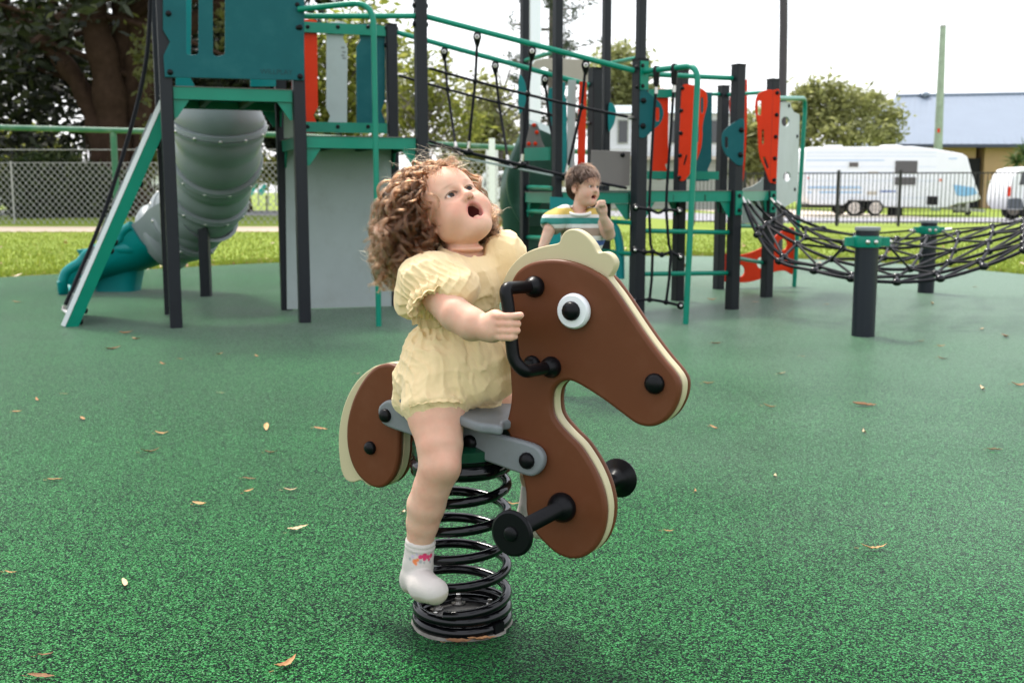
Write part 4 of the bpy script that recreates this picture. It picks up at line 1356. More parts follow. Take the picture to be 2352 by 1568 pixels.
g = MB().ball(AT(412, 572, 10.7), 0.10, (0.7, 0.4, 0.35)); part('foot_rim', g, M_LGREY, slide)

# ------------------------------------------------------------------ climbing ramp with rope on the left
r_bot = GP(152, 751); r_bot.z = 0
r_top = AT(378, 236, LT(0, 0).y + 0.12)
ramp = thing('climbing_ramp', 'leaning climbing board with green edge, grey holds and a rope, left of the tower', 'climbing ramp', r_bot)
dr = (r_top - r_bot).normalized()
rn = dr.cross(E2).normalized()
if rn.z < 0: rn = -rn
ctr = (r_bot + r_top) / 2
Lr = (r_top - r_bot).length
g = MB().box(ctr + E2 * 0.43 - rn * 0.012, (Lr, 0.80, 0.02), (dr, E2, rn)); part('climbing_board', g, M_LGREY, ramp)
for s in (0.012, 0.848):
    g = MB().box(ctr + E2 * s - rn * 0.035, (Lr, 0.022, 0.085), (dr, E2, rn)); part('edge_beam', g, M_GREEN, ramp)
    g = MB().box(ctr + E2 * (s - 0.003 if s < 0.1 else s + 0.003) + rn * 0.024, (Lr, 0.026, 0.032), (dr, E2, rn)); part('edge_strip', g, M_WHITEP, ramp)
for k in range(6):
    for j, off in enumerate((0.10, 0.5)):
        c = r_bot + dr * (Lr * (0.10 + 0.155 * k + 0.05 * j)) + E2 * off + rn * 0.030
        g = MB().box(c, (0.12, 0.06, 0.045), (dr, E2, rn)); part('hold', g, M_GREYB, ramp)
for k in (0.04, 0.09, 0.36, 0.40, 0.66, 0.83):
    dome('bolt_cap', ramp, r_bot + dr * (Lr * k) + E2 * 0.03 - rn * 0.078, -rn, 0.022)
rp_top = AT(347, -60, 8.3)
rpx = [(347, -60, 8.3), (343, 60, 8.3), (334, 150, 8.3), (310, 260, 8.3), (275, 380, 8.3), (235, 500, 8.28), (190, 610, 8.25), (150, 700, 8.2)]
rp = part('climbing_rope', MB().tube([Vector(p) for p in catmull([AT(*p) for p in rpx], 6, False)], 0.0155, 10), M_ROPE, ramp, 'black rope hanging along the ramp', ang=60)
g = MB().tube([AT(148, 702, 8.2), AT(146, 712, 8.2), r_bot + dr * 0.08 + E2 * 0.12], 0.018, 10); part('rope_end_fitting', g, M_STEEL, rp)

# ================================================================== RIGHT PLAY TOWER
def gp(px, py, Y=None):
    if Y is None:
        p = GP(px, py)
    else:
        p = AT(px, py, Y)
    return V(p.x, p.y, 0)
def col(px, Y, py=560):              # ground point of a post whose shaft passes picture point px, py
    return V(ATX(px, Y, py), Y, 0)

C1 = gp(1462, 724)                   # front corner with the tall sleeve post
C2 = gp(1681, 710)
C3 = gp(1760, 682)
C4 = gp(1650, 664)
C5 = gp(1556, 690)
B2 = col(1367, 9.42, 200)
T2, T3, T4 = col(1281, 8.9, 100), col(1393, 10.0, 100), col(1205, 9.9, 100)
T5 = col(1388, 8.6)
DZ = 1.0 - 0.006
tower2 = thing('play_tower', 'lower play tower with red slotted boards and tall dark posts right of the boy', 'play tower', (C1 + C4) / 2)
EX = (C2 - C1).normalized(); EY = V(-EX.y, EX.x, 0)
def zt_(px, py, P): return AT(px, py, P.y).z
P1 = post(tower2, C1, zt_(1470, 140, C1), 0.098, (EX, EY))
post(tower2, C1 + V(0, 0, zt_(1470, 140, C1) + 0.016), 3.4 - zt_(1470, 140, C1), 0.066, (EX, EY))
for P, y in ((C2, 152), (C3, 185), (C4, 200), (C5, 163)):
    post(tower2, P, zt_(0, y, P), 0.090, (EX, EY))
post(tower2, B2, zt_(0, 160, B2), 0.095, (EX, EY))
for P in (T2, T3, T4):
    post(tower2, P, 3.5, 0.066, (EX, EY))
deck(tower2, [C1, C2, C3, C4, C5, B2], DZ)
deck(tower2, [V(C1.x - 0.02, C1.y + 0.1, 0), V(B2.x + 0.02, B2.y - 0.05, 0), T3, T4, T2], DZ - 0.012)

def tubeo(name, pts, r, parent, m=None, label=None, seg=12):
    return part(name, MB().tube(pts, r, seg), m or M_GREEN, parent, label, ang=60)

# bent hand poles
q = gp(1575, 744)
hp = [C1 + V(0.03, -0.06, zt_(1478, 166, C1)), V(q.x, q.y, AT(1590, 152, q.y).z), V(q.x + 0.045, q.y, AT(1590, 175, q.y).z * 0.6), V(q.x, q.y, 0)]
pole1 = tubeo('pole', fillet([hp[0], V(q.x + 0.05, q.y, AT(1595, 150, q.y).z), V(q.x, q.y, 0)], 0.13, 9), 0.0225, tower2, label='green pole that bends down to the ground in front of the rope net')
g = MB().box(C1 - EY * 0.056 + V(0, 0, zt_(1470, 175, C1)), (0.075, 0.012, 0.22), (EX, EY, Z)); part('plate', g, M_GREEN, pole1)
for px, py in ((1463, 155), (1476, 151), (1463, 200), (1476, 198)):
    dome('bolt_cap', pole1, PL(px, py, C1 - EY * 0.062, -EY), -EY, 0.016)
q2 = gp(1824, 658)
pole2 = tubeo('pole', fillet([C3 + V(0.05, 0, zt_(1772, 226, C3)), V(q2.x + 0.05, q2.y, AT(1838, 226, q2.y).z), V(q2.x, q2.y, 0)], 0.16, 9), 0.0225, tower2, label='green pole that bends down beside the board with round holes')
# head rails between posts
tubeo('head_rail', [C1 + V(0.05, 0.02, zt_(1490, 170, C1)), C2 + V(-0.05, 0, zt_(1690, 180, C2))], 0.020, tower2)
tubeo('head_rail', [C5 + V(0.04, 0, zt_(1575, 216, C5)), C4 + V(-0.04, 0, zt_(1650, 217, C4))], 0.018, tower2)
tubeo('head_rail', [C4 + V(0.04, 0, zt_(1665, 218, C4)), C3 + V(-0.04, 0, zt_(1755, 212, C3))], 0.018, tower2)
tubeo('head_rail', [T4 + V(0, 0, zt_(1210, 140, T4)), T2 + V(0, 0, zt_(1275, 118, T2))], 0.018, tower2)
tubeo('head_rail', [T3 + V(0.03, 0, zt_(1400, 146, T3)), C1 + V(-0.03, 0.03, zt_(1465, 133, C1))], 0.018, tower2)
# rungs under the deck
for yl, yr in ((530, 534), (629, 627)):
    tubeo('rung', [C1 + V(0.05, 0, zt_(1480, yl, C1)), C2 + V(-0.05, 0, zt_(1685, yr, C2))], 0.019, tower2)
for yl, yr in ((505, 510), (606, 600)):
    tubeo('rung', [C2 + V(0.04, 0.03, zt_(1695, yl + 14, C2) if yl == 505 else zt_(1695, 593, C2)), C3 + V(-0.05, 0, zt_(1755, 520, C3) if yl == 505 else zt_(1752, 603, C3))], 0.018, tower2)
for yl, yr in ((507, 512), (575, 583)):
    tubeo('rung', [V(T5.x, T5.y + 0.5, zt_(1390, yl, V(0, T5.y + 0.5, 0))), C1 + V(-0.05, 0, zt_(1455, yr, C1))], 0.018, tower2)
for y in (430, 485, 545):
    tubeo('rung', [T4 + V(0.03, 0, zt_(1208, y, T4)), T2 + V(-0.03, 0, zt_(1276, y + 3, T2))], 0.020, tower2)
# post that stands under the deck behind the boy
g = MB().rpost(col(1386, 9.1), col(1386, 9.1) + V(0, 0, DZ - 0.09), 0.09, 0.006, (EX, EY)); part('post', g, M_POST, tower2)
tubeo('hoop', fillet([AT(1392, 520, 8.9), AT(1412, 520, 8.9), AT(1424, 560, 8.9), AT(1425, 640, 8.9)], 0.12, 6), 0.035, tower2, M_TEALL)

# shaped boards
def cb(x, y): return ((2450 + x * 0.38259) * 0.57422, (200 + y * 0.38259) * 0.57422)
FW = V(1, 0, 0)
def pb(name, m, P, u, pts, holes=(), thick=0.018, label=None, bevel=0.003, sm=True, blt=(), r=0.019):
    o, rd, n, uu = board(name, m, tower2, P, u, [cb(*p) for p in pts], [[cb(*p) for p in h] for h in holes], thick, label, bevel, sm)
    for b in blt:
        a, z = rd(*cb(*b))
        dome('bolt_cap', o, P + uu * a + Z * z + n * (thick / 2), n, r)
    return o
def slot(x, y0, y1, w=13, dx=0):
    return [(x - w, y0 + 8), (x, y0 - 6), (x + w, y0 + 8), (x + w + dx, y1 - 8), (x + dx, y1 + 6), (x - w + dx, y1 - 8)]
# row at the back: red plank, taupe plank, teal plank on rails
BK = C5 + V(-0.5, 0.35, 0)
bu = (C4 - C5).normalized()
BKo = C5 + V(-0.25, 0.12, 0)
pb('barrier_plank', M_RED, V(0, 10.3, 0), FW, [(440, 405), (585, 412), (580, 1180), (548, 1200), (575, 1275), (560, 1352), (490, 1362), (412, 1352), (412, 1000)], [], label='red plank seen behind the rope net', sm=False, blt=[(533, 455), (512, 1308)])
pb('barrier_plank', M_BEIGE, V(0, 10.32, 0), FW, [(655, 440), (720, 440), (715, 1330), (645, 1330)], [], sm=False, label='pale plank beside the red one')
pb('barrier_plank', M_TEAL, V(0, 10.55, 0), FW, [(965, 440), (1040, 445), (1035, 1160), (995, 1250), (1012, 1370), (870, 1372), (860, 440)], [], sm=False, label='teal plank behind the slotted red board', blt=[(968, 1322)])
for y, Y, x0, x1 in ((455, 10.27, 380, 720), (1308, 10.27, 360, 1110)):
    a, b = AT(*cb(x0, y), Y), AT(*cb(x1, y + (0 if x1 < 900 else 5)), Y)
    part('barrier_rail', MB().beam(a, b, 0.02, 0.075), M_GREEN, tower2)
# slotted red boards fixed to the posts
pb('slotted_board', M_RED, C5 - EY * 0.075, FW, [(735, 372), (790, 360), (850, 372), (920, 400), (975, 440), (990, 510), (985, 600), (958, 700), (940, 800), (938, 900), (925, 1020), (890, 1130), (840, 1240), (790, 1320), (745, 1368), (700, 1362), (685, 1320), (692, 1200), (700, 900), (712, 600), (720, 450)], [slot(936, 505, 655), slot(888, 800, 960), slot(772, 1105, 1200, 9, -22)], label='red wavy board with hand slots beside the green pole', blt=[(728, 402), (716, 636), (712, 871), (703, 1104), (697, 1334)])
pb('slotted_board', M_RED, C3 - EY * 0.055, FW, [(1530, 455), (1600, 422), (1690, 418), (1745, 425), (1748, 600), (1735, 900), (1720, 1200), (1710, 1385), (1680, 1392), (1640, 1382), (1618, 1320), (1585, 1230), (1545, 1140), (1525, 1030), (1520, 900), (1515, 780), (1500, 690), (1490, 610), (1500, 510)], [slot(1536, 540, 680, 17), slot(1572, 840, 985, 10), slot(1585, 1125, 1235, 12, 35)], label='red wavy board with hand slots at the right end', blt=[(1721, 450), (1714, 680), (1705, 908), (1695, 1134), (1688, 1360)])
pb('slotted_board', M_RED, C4 + V(0.1, 0.0, 0), FW, [(1250, 400), (1300, 330), (1400, 315), (1408, 345), (1405, 800), (1385, 1200), (1365, 1365), (1330, 1365), (1300, 1100), (1240, 770), (1222, 600), (1230, 470)], [slot(1262, 430, 600, 12)], label='red wavy board half hidden behind a post')
# teal grab boards on the posts
pb('grab_board', M_TEAL, C1 - EY * 0.058, FW, [(290, 425), (335, 412), (370, 440), (440, 500), (500, 560), (528, 630), (528, 700), (490, 780), (430, 830), (370, 890), (330, 920), (285, 915), (268, 870), (272, 650), (280, 480)], [slot(470, 610, 740, 18)], label='teal grab board on the front post', blt=[(322, 532), (317, 797)], r=0.023)
pb('grab_board', M_TEAL, C2 - EY * 0.056, FW, [(1290, 745), (1340, 722), (1375, 735), (1378, 850), (1372, 1050), (1365, 1190), (1330, 1208), (1290, 1195), (1240, 1150), (1180, 1090), (1145, 1010), (1140, 930), (1155, 860), (1210, 800)], [slot(1190, 915, 1020, 14)], label='teal grab board on the middle post', blt=[(1347, 838), (1337, 1096)], r=0.023)
pb('grab_board', M_TEALL, T3 - EY * 0.05, FW, [(-35, 560), (0, 560), (25, 600), (35, 660), (20, 760), (-15, 830), (-40, 850), (-48, 700)], [], label='teal grab board on a tall post')
# light board with round holes under the right bent pole
pb('holed_board', M_LGREY, C3 + V(0.05, 0.08, 0), q2 - C3, [(1750, 545), (1850, 545), (1862, 600), (1890, 650), (1945, 672), (1950, 700), (1938, 1100), (1925, 1568), (1800, 1640), (1700, 1650), (1712, 1200), (1740, 700)], [circle2(1800, 750, 42, 16, 52), circle2(1815, 1325, 38, 16, 50)], label='light grey climbing board with round holes', sm=False, blt=[(1832, 585), (1918, 903), (1893, 1458)])
def cc(x, y): return ((2450 + x * 0.39545) * 0.57422, (700 + y * 0.39545) * 0.57422)
board('curved_board', M_LGREY, tower2, C4 + V(0.2, 0.15, 0), FW, [cc(*p) for p in ((1320, 140), (1400, 120), (1470, 80), (1530, 20), (1545, -60), (1660, -60), (1660, 480), (1560, 500), (1310, 490))], label='light grey board with a curved top edge behind the posts')
o, rd, n, uu = board('wave_board', M_RED, tower2, C4.lerp(q2, 0.5) + V(-0.2, 0.0, 0), q2 - C4, [cc(*p) for p in ((1115, 800), (1220, 815), (1330, 800), (1430, 770), (1520, 725), (1600, 660), (1680, 590), (1760, 545), (1835, 540), (1838, 700), (1832, 850), (1825, 1000), (1750, 970), (1690, 968), (1620, 985), (1540, 1030), (1450, 1065), (1350, 1085), (1220, 1085), (1115, 1065), (1112, 950))], [[cc(*p) for p in circle2(1295, 968, 40, 14, 58)], [cc(*p) for p in circle2(1495, 888, 38, 14, 56)], [cc(*p) for p in circle2(1718, 702, 46, 14, 58)]], label='red wave shaped board with round holes near the ground', smoothed=True)
# boards on the far side of the covered part
def cr(x, y): return ((1650 + x * 0.44643) * 0.57422, (y * 0.44643) * 0.57422)
def far(name, m, Y, pts, label=None, holes=(), sm=False):
    return board(name, m, tower2, V(0, Y, 0), FW, [cr(*p) for p in pts], [[cr(*p) for p in h] for h in holes], label=label, smoothed=sm)[0]
far('barrier_plank', M_TEALL, 9.3, [(1310, 740), (1365, 738), (1370, 800), (1362, 850), (1380, 900), (1385, 1300), (1380, 1600), (1300, 1620), (1300, 1000)], 'bright teal plank beside the boy')
far('barrier_plank', M_TEALL, 9.6, [(1225, 790), (1262, 785), (1262, 1150), (1225, 1150), (1200, 960)], 'narrow teal plank left of the tall post')
far('barrier_plank', M_LGREY, 9.3, [(1395, 720), (1465, 720), (1455, 1300), (1450, 1600), (1385, 1600), (1388, 900)], 'light grey plank above the boy')
far('barrier_plank', M_RED, 9.25, [(1497, 730), (1560, 735), (1552, 1200), (1540, 1640), (1475, 1640), (1485, 1000)], 'red plank above the boy')
far('grab_board', M_TEALL, 9.85, [(955, 680), (990, 700), (1012, 760), (1020, 830), (1012, 920), (985, 990), (955, 1015), (945, 850)], 'teal grab board on the leftmost tall post', sm=True)
far('shield_board', M_TAUPE, 9.8, [(1050, 1130), (1080, 1105), (1115, 1108), (1135, 1150), (1150, 1240), (1180, 1310), (1215, 1350), (1010, 1362), (1020, 1250)], 'taupe shield board above the green platform')
for x, y in ((1088, 1122), (1113, 1187), (1043, 1290), (1100, 1288)):
    dome('red_dot', tower2, AT(*cr(x, y), 9.775), V(0, -1, 0), 0.018, M_RED)
far('canopy_board', M_BEIGE, 10.4, [(1060, 600), (1100, 545), (1180, 525), (1330, 525), (1568, 540), (1600, 640), (1600, 760), (1420, 720), (1290, 660), (1180, 600), (1070, 640)], 'beige board under the roof frame')
board('side_board', M_TAUPE, tower2, V(0, 8.95, 0), FW, [(1358, 345), (1448, 348), (1446, 427), (1352, 427)], label='taupe board behind the boy')
dome('bolt_cap', tower2, AT(1430, 356, 8.94), V(0, -1, 0), 0.02)
part('platform_edge', MB().beam(AT(*cr(1010, 1385), 9.6), AT(*cr(1228, 1378), 9.3), 0.02, 0.11), M_GREEN, tower2, 'bright green edge of a small platform')
# teal board the boy stands before
board('side_board', M_TEALL, tower2, V(0, 8.84, 0), FW, [(1263, 452), (1342, 456), (1340, 560), (1332, 612), (1262, 612)], label='teal board close behind the boy')

# dark green spiral slide behind the tall posts
spiral = thing('spiral_slide', 'dark green enclosed spiral slide behind the tall posts', 'slide', V(0.0, 10.6, 0))
pts = [AT(1265, 300, 10.7), AT(1240, 360, 10.75), AT(1215, 420, 10.8), AT(1210, 480, 10.9), AT(1222, 540, 11.0), AT(1260, 590, 11.0)]
part('tube', MB().tube([Vector(p) for p in catmull(pts, 8, False)], 0.27, 28), M_DSLIDE, spiral)
sp2 = [AT(1218, 300, 10.3), AT(1196, 340, 10.35), AT(1180, 400, 10.4), AT(1182, 460, 10.5), AT(1200, 510, 10.5)]
part('slide_lip', MB().tube([Vector(p) for p in catmull(sp2, 8, False)], [0.02 + 0.05 * math.sin(math.pi * min(1, (i + 3) / 36)) for i in range(33)], 12), M_DSLIDE, spiral, ang=60)
g = MB().add([AT(1190, 360, 10.6), AT(1285, 352, 10.6), AT(1285, 520, 10.6), AT(1205, 520, 10.6), AT(1190, 360, 10.63), AT(1285, 352, 10.63), AT(1285, 520, 10.63), AT(1205, 520, 10.63)], [(0, 3, 2, 1), (4, 5, 6, 7), (0, 1, 5, 4), (2, 3, 7, 6), (1, 2, 6, 5), (0, 4, 7, 3)])
part('back_board', g, mat('deep_green_board', (0.012, 0.045, 0.028), 0.5, 0.4), spiral)

# ------------------------------------------------------------------ rope bridge between the towers
bridge = thing('rope_bridge', 'sloping rope bridge with green hand rails and black ropes between the two towers', 'rope bridge', (LT(2, 0.5) + C1) / 2)
BF0, BB0 = LT(2, 0), LT(2, 1)
fr0, fr1 = BF0 + E1 * 0.05 + Z * AT(985, 38, BF0.y).z, C1 + V(-0.05, 0.0, zt_(1462, 163, C1))
br0, br1 = BB0 + E1 * 0.05 + Z * AT(915, 74, BB0.y).z, B2 + V(-0.05, 0, zt_(1362, 196, B2))
part('hand_rail', MB().tube([fr0, fr1], 0.0215, 14), M_GREEN, bridge, 'front hand rail', ang=60)
part('hand_rail', MB().tube([br0, br1], 0.0215, 14), M_GREEN, bridge, 'back hand rail', ang=60)
for P in (BF0, ):
    for dz in (0.0, -0.14):
        for s in (-1, 1):
            dome('bolt_cap', bridge, P + E1 * (0.046 * s) + Z * (fr0.z + 0.08 + dz), E1 * s, 0.022)
for s in (-1, 1):
    for dz in (0.03, -0.11):
        dome('bolt_cap', bridge, BB0 + E1 * (0.046 * s) + Z * (br0.z + dz), E1 * s, 0.022)
def on_line(a, b, px):
    """Point of segment a-b seen in picture column px."""
    best, bt = 1e9, 0
    for k in range(401):
        p = a.lerp(b, k / 400) - EYE
        x = CX + F * p.dot(_rt) / p.dot(_fw)
        if abs(x - px) < best:
            best, bt = abs(x - px), k / 400
    return a.lerp(b, bt)
fs0, fs1 = BF0 + E1 * 0.05 + Z * AT(985, 155, BF0.y).z, C1 + V(-0.05, 0, zt_(1460, 271, C1))
bs0, bs1 = BB0 + E1 * 0.05 + Z * AT(915, 172, BB0.y).z, B2 + V(-0.05, 0, zt_(1362, 283, B2))
def sag(a, b, s, n=14):
    return [a.lerp(b, k / n) - Z * (s * 4 * (k / n) * (1 - k / n)) for k in range(n + 1)]
RR = 0.0112
part('side_rope', MB().tube(sag(fs0, fs1, 0.02), RR, 8), M_ROPE, bridge, ang=60)
part('side_rope', MB().tube(sag(bs0, bs1, 0.02), RR, 8), M_ROPE, bridge, ang=60)
for p, d in ((bs0, E1), (fs1, -E1), (bs1, -E1), (fs0, E1)):
    part('rope_end', MB().tube([p - d * 0.02, p + d * 0.05], 0.016, 10), M_STEEL, bridge, ang=60)
f_lo = [AT(985, 324, 8.62), AT(1075, 350, 8.66), AT(1198, 379, 8.70), AT(1300, 404, 8.74), AT(1440, 432, 8.74)]
b_lo = [AT(925, 322, 9.5), AT(1048, 345, 9.0), AT(1168, 376, 9.0), AT(1284, 404, 9.05), AT(1375, 432, 9.4)]
part('foot_rope', MB().tube([Vector(p) for p in catmull(f_lo, 8, False)], 0.012, 8), M_ROPE, bridge, ang=60)
part('foot_rope', MB().tube([Vector(p) for p in catmull(b_lo, 8, False)], 0.010, 8), M_ROPE, bridge, ang=60)
def hanger(rail_a, rail_b, rope_a, rope_b, px_top, px_mid, low):
    t = on_line(rail_a, rail_b, px_top)
    m = on_line(rope_a, rope_b, px_mid) - Z * 0.015
    low = Vector(low)
    h = part('hanger_rope', MB().tube([t - Z * 0.07, m, low], RR, 8), M_ROPE, bridge, ang=60)
    g = MB().lathe([(0.012, -0.13), (0.024, -0.09), (0.034, -0.055), (0.028, -0.028), (0.012, -0.012)], t, Z, 14)
    part('rope_clamp', g, M_BLACK, h, ang=60)
    part('ring', MB().lathe([(0.018, 0), (0.018, 0.012), (0.009, 0.013), (0.009, 0)], t + V(0, -0.034, -0.056), V(0, -1, 0), 14), M_STEEL, h)
    part('knot', MB().ball(m, 0.023, (1, 1, 1.1), 10, 7), M_BLACK, h)
    part('ferrule', MB().tube([low + (m - low).normalized() * 0.03, low + (m - low).normalized() * 0.085], 0.016, 10), M_STEEL, h)
    part('foot_clamp', MB().ball(low, 0.034, (1.25, 1, 0.8), 10, 7), M_BLACK, h)
for a, b, c in ((1096, 1092, 1), (1222, 1212, 2), (1345, 1336, 3)):
    hanger(fr0, fr1, fs0, fs1, a, b, f_lo[c])
for a, b, c in ((1020, 1028, 1), (1138, 1146, 2), (1252, 1260, 3)):
    hanger(br0, br1, bs0, bs1, a, b, b_lo[c])
for k in (1, 2, 3):
    part('tread_rope', MB().tube(sag(f_lo[k], b_lo[k], 0.03, 8), 0.011, 8), M_ROPE, bridge, ang=60)
# flat foot strip that shows between the lower ropes
part('foot_strip', MB().beam(AT(1060, 362, 8.9), AT(1285, 406, 8.95), 0.12, 0.015), M_LGREY, bridge)

# ------------------------------------------------------------------ rope climbing net under the bent pole
net = thing('climbing_net', 'black rope ladder net hanging inside the bent green pole', 'climbing net', (C1 + q) / 2)
top_a, top_b = on_line(hp[0], V(q.x + 0.05, q.y, AT(1595, 150, q.y).z), 1508), on_line(hp[0], V(q.x + 0.05, q.y, AT(1595, 150, q.y).z), 1549)
Yn = (C1.y + q.y) / 2
vr = [[(1508, 185), (1500, 300), (1493, 430), (1491, 479), (1494, 560), (1499, 578), (1497, 640), (1492, 688)], [(1549, 178), (1541, 300), (1532, 430), (1530, 482), (1536, 560), (1541, 580), (1537, 640), (1530, 694)]]
for pth, tp in zip(vr, (top_a, top_b)):
    P = [tp] + [AT(x, y, tp.y + 0.02) for x, y in pth]
    part('rope', MB().tube(P, RR, 8), M_ROPE, net, ang=60)
    part('rope_top', MB().lathe([(0.022, -0.12), (0.026, -0.04), (0.03, 0.0), (0.02, 0.03)], tp, Z, 12), M_BLACK, net, ang=60)
    part('ferrule', MB().tube([P[0] - Z * 0.13, P[0] - Z * 0.18], 0.014, 10), M_STEEL, net)
for pts in ([(1460, 477), (1491, 481), (1512, 489), (1530, 482), (1560, 485)], [(1458, 574), (1480, 579), (1499, 578), (1520, 585), (1541, 580), (1562, 590)], [(1455, 690), (1492, 688), (1530, 694), (1563, 702)]):
    P = [AT(x, y, 8.5) for x, y in pts]
    part('cross_rope', MB().tube([Vector(p) for p in catmull(P, 5, False)], RR, 8), M_ROPE, net, ang=60)
    for p in P[1:-1]:
        if len(pts) != 5 or p is not P[2]:
            part('knot', MB().ball(p, 0.022, (1.1, 1, 1), 10, 7), M_BLACK, net)
    for p in (P[0], P[-1]):
        part('rope_end', MB().ball(p, 0.03, (1, 1, 1), 12, 8), M_BLACK, net)
        dome('end_bolt', net, p + V(0, -0.022, 0), V(0.3, -1, 0), 0.013, M_STEEL)

# ------------------------------------------------------------------ net hammock to the right, on two round bollards
M_BOLL = mat('charcoal_round_post', (0.013, 0.016, 0.023), 0.36, 0.30, var=0.1, vscale=4)
def bollard(px, py, ytop, w, label):
    p = GP(px, py); p.z = 0
    d = (p - EYE).length
    r = w * p.y / F / 2
    top = AT(px, ytop, p.y).z
    o = thing('bollard', label, 'post', p, 'round posts that hold the rope net')
    part('post', MB().lathe([(r, 0), (r, top - 0.025)], p, Z, 32), M_BOLL, o)
    part('post_cap', MB().lathe([(r * 1.10, top - 0.025), (r * 1.12, top - 0.012), (r * 1.06, top)], p, Z, 32), M_WHITEP if False else M_GREYB, o)
    zc = AT(px, ytop + (py - ytop) * 0.135, p.y).z
    c = part('collar', MB().lathe([(r, zc - 0.040), (r * 1.22, zc - 0.036), (r * 1.30, zc), (r * 1.22, zc + 0.036), (r, zc + 0.040)], p, Z, 32), M_GREEN, o)
    for s in (-1, 1):
        part('lug', MB().box(p + V(s * r * 1.5, 0, zc), (r * 0.8, 0.05, 0.06)), M_GREEN, c)
        dome('bolt', c, p + V(s * r * 0.35, -r * 1.26, zc), V(s * 0.2, -1, 0), 0.016, M_STEEL)
    return p, r, zc
b1, rb1, zc1 = bollard(1982, 771, 521, 52, 'thick dark round post with green collar, nearest to the camera')
b2, rb2, zc2 = bollard(2126, 672, 506, 36, 'dark round post with green collar behind the rope net')

hammock = thing('rope_net', 'black knotted rope net sagging between the right tower and the round posts', 'rope net', (b1 + b2) / 2)
nl = [C2 + V(0.06, -0.02, DZ - 0.06), C2.lerp(C3, 0.33) + V(0.03, -0.02, DZ - 0.10), C2.lerp(C3, 0.66) + V(0.03, -0.02, DZ - 0.10), C3 + V(0.06, -0.02, DZ - 0.06)]
def through(px_pts):
    return [Vector(p) for p in catmull([AT(*p) for p in px_pts], 10, False)]
L1 = [(1702, 452, 9.3), (1745, 525, 9.0), (1800, 590, 8.7), (1880, 612, 8.4), (1960, 632, 8.2), (2060, 635, 8.2), (2150, 628, 8.2), (2250, 600, 8.2), (2352, 560, 8.2), (2440, 520, 8.2)]
L2 = [(1710, 455, 9.6), (1760, 515, 9.3), (1830, 560, 9.0), (1910, 595, 8.7), (2000, 615, 8.5), (2090, 618, 8.5), (2180, 603, 8.5), (2270, 578, 8.5), (2352, 545, 8.5), (2440, 500, 8.5)]
L3 = [(1725, 458, 10.0), (1775, 505, 9.7), (1850, 545, 9.4), (1935, 572, 9.1), (2030, 592, 8.9), (2110, 590, 8.9), (2190, 576, 8.9), (2270, 556, 8.9), (2352, 530, 8.9), (2440, 490, 8.9)]
L4 = [(1768, 455, 10.2), (1800, 490, 10.0), (1850, 525, 9.8), (1940, 560, 9.6), (2040, 570, 9.5), (2120, 565, 9.5), (2200, 552, 9.5), (2280, 536, 9.5), (2352, 520, 9.5), (2440, 480, 9.5)]
L5 = [(1775, 457, 10.4), (1830, 500, 10.4), (1890, 525, 10.4), (1965, 540, 10.4), (2060, 548, 10.4), (2130, 545, 10.5), (2200, 535, 10.5), (2280, 520, 10.5), (2352, 505, 10.5), (2440, 470, 10.5)]
L0 = [(1702, 450, 9.25), (1740, 540, 8.9), (1790, 600, 8.5), (1870, 622, 8.1), (1955, 640, 7.9), (2060, 648, 7.9), (2160, 640, 7.9), (2260, 612, 7.9), (2352, 575, 7.9), (2440, 530, 7.9)]
lines = [[AT(*p) for p in l] for l in (L0, L1, L2, L3, L4, L5)]
for l in lines:
    part('long_rope', MB().tube([Vector(p) for p in catmull(l, 8, False)], 0.0135, 7), M_ROPE, hammock, ang=60)
for i in range(1, 9):
    P = [l[i] for l in lines]
    part('cross_rope', MB().tube(P, 0.0120, 7), M_ROPE, hammock, ang=60)
    Q = [lines[k][min(i + (k % 2), 9)] for k in range(6)]
    part('cross_rope', MB().tube(Q, 0.0110, 7), M_ROPE, hammock, ang=60)
    for p in P:
        part('knot', MB().ball(p, 0.031, (1.2, 1, 0.9), 12, 8), M_GLOSSB, hammock, ang=70)
for l in (lines[0], lines[5]):
    e = l[-1]
    part('end_post', MB().lathe([(0.085, 0), (0.085, e.z + 0.12), (0.095, e.z + 0.125), (0.09, e.z + 0.14)], V(e.x + 0.09, e.y, 0), Z, 28), M_BOLL, hammock)
part('end_rope', MB().tube([l[-1] for l in lines], 0.0135, 7), M_ROPE, hammock, ang=60)
def link(a, b):
    part('tie_rope', MB().tube([a, b], 0.009, 7), M_ROPE, hammock, ang=60)
    d = (b - a).normalized()
    part('ferrule', MB().tube([a + d * 0.02, a + d * 0.09], 0.016, 10), M_STEEL, hammock)
link(b1 + V(rb1 * 1.7, 0, zc1), lines[3][6]); link(b1 + V(rb1 * 1.7, 0.02, zc1 - 0.01), lines[2][5]); link(b1 + V(-rb1 * 1.7, 0, zc1), lines[2][3]); link(b1 + V(-rb1 * 1.7, 0.02, zc1), lines[3][2])
link(b2 + V(rb2 * 1.7, 0, zc2), lines[5][7]); link(b2 + V(rb2 * 1.7, 0, zc2 - 0.01), lines[4][6]); link(b2 + V(-rb2 * 1.7, 0, zc2), lines[5][3]); link(b2 + V(-rb2 * 1.7, 0, zc2 - 0.01), lines[4][4])
for P, dz in ((C2, 0), (C3, 0)):
    g = MB().box(P - EY * 0.052 + V(0.0, 0, DZ - 0.09), (0.07, 0.012, 0.20), (EX, EY, Z)); part('plate', g, M_GREEN, hammock)
    for k in (0.06, -0.06):
        dome('bolt_cap', hammock, P - EY * 0.058 + V(0, 0, DZ - 0.09 + k), -EY, 0.018)
for l in lines:
    d = (l[1] - l[0]).normalized()
    part('ferrule', MB().tube([l[0] + d * 0.02, l[0] + d * 0.10], 0.017, 10), M_STEEL, hammock)

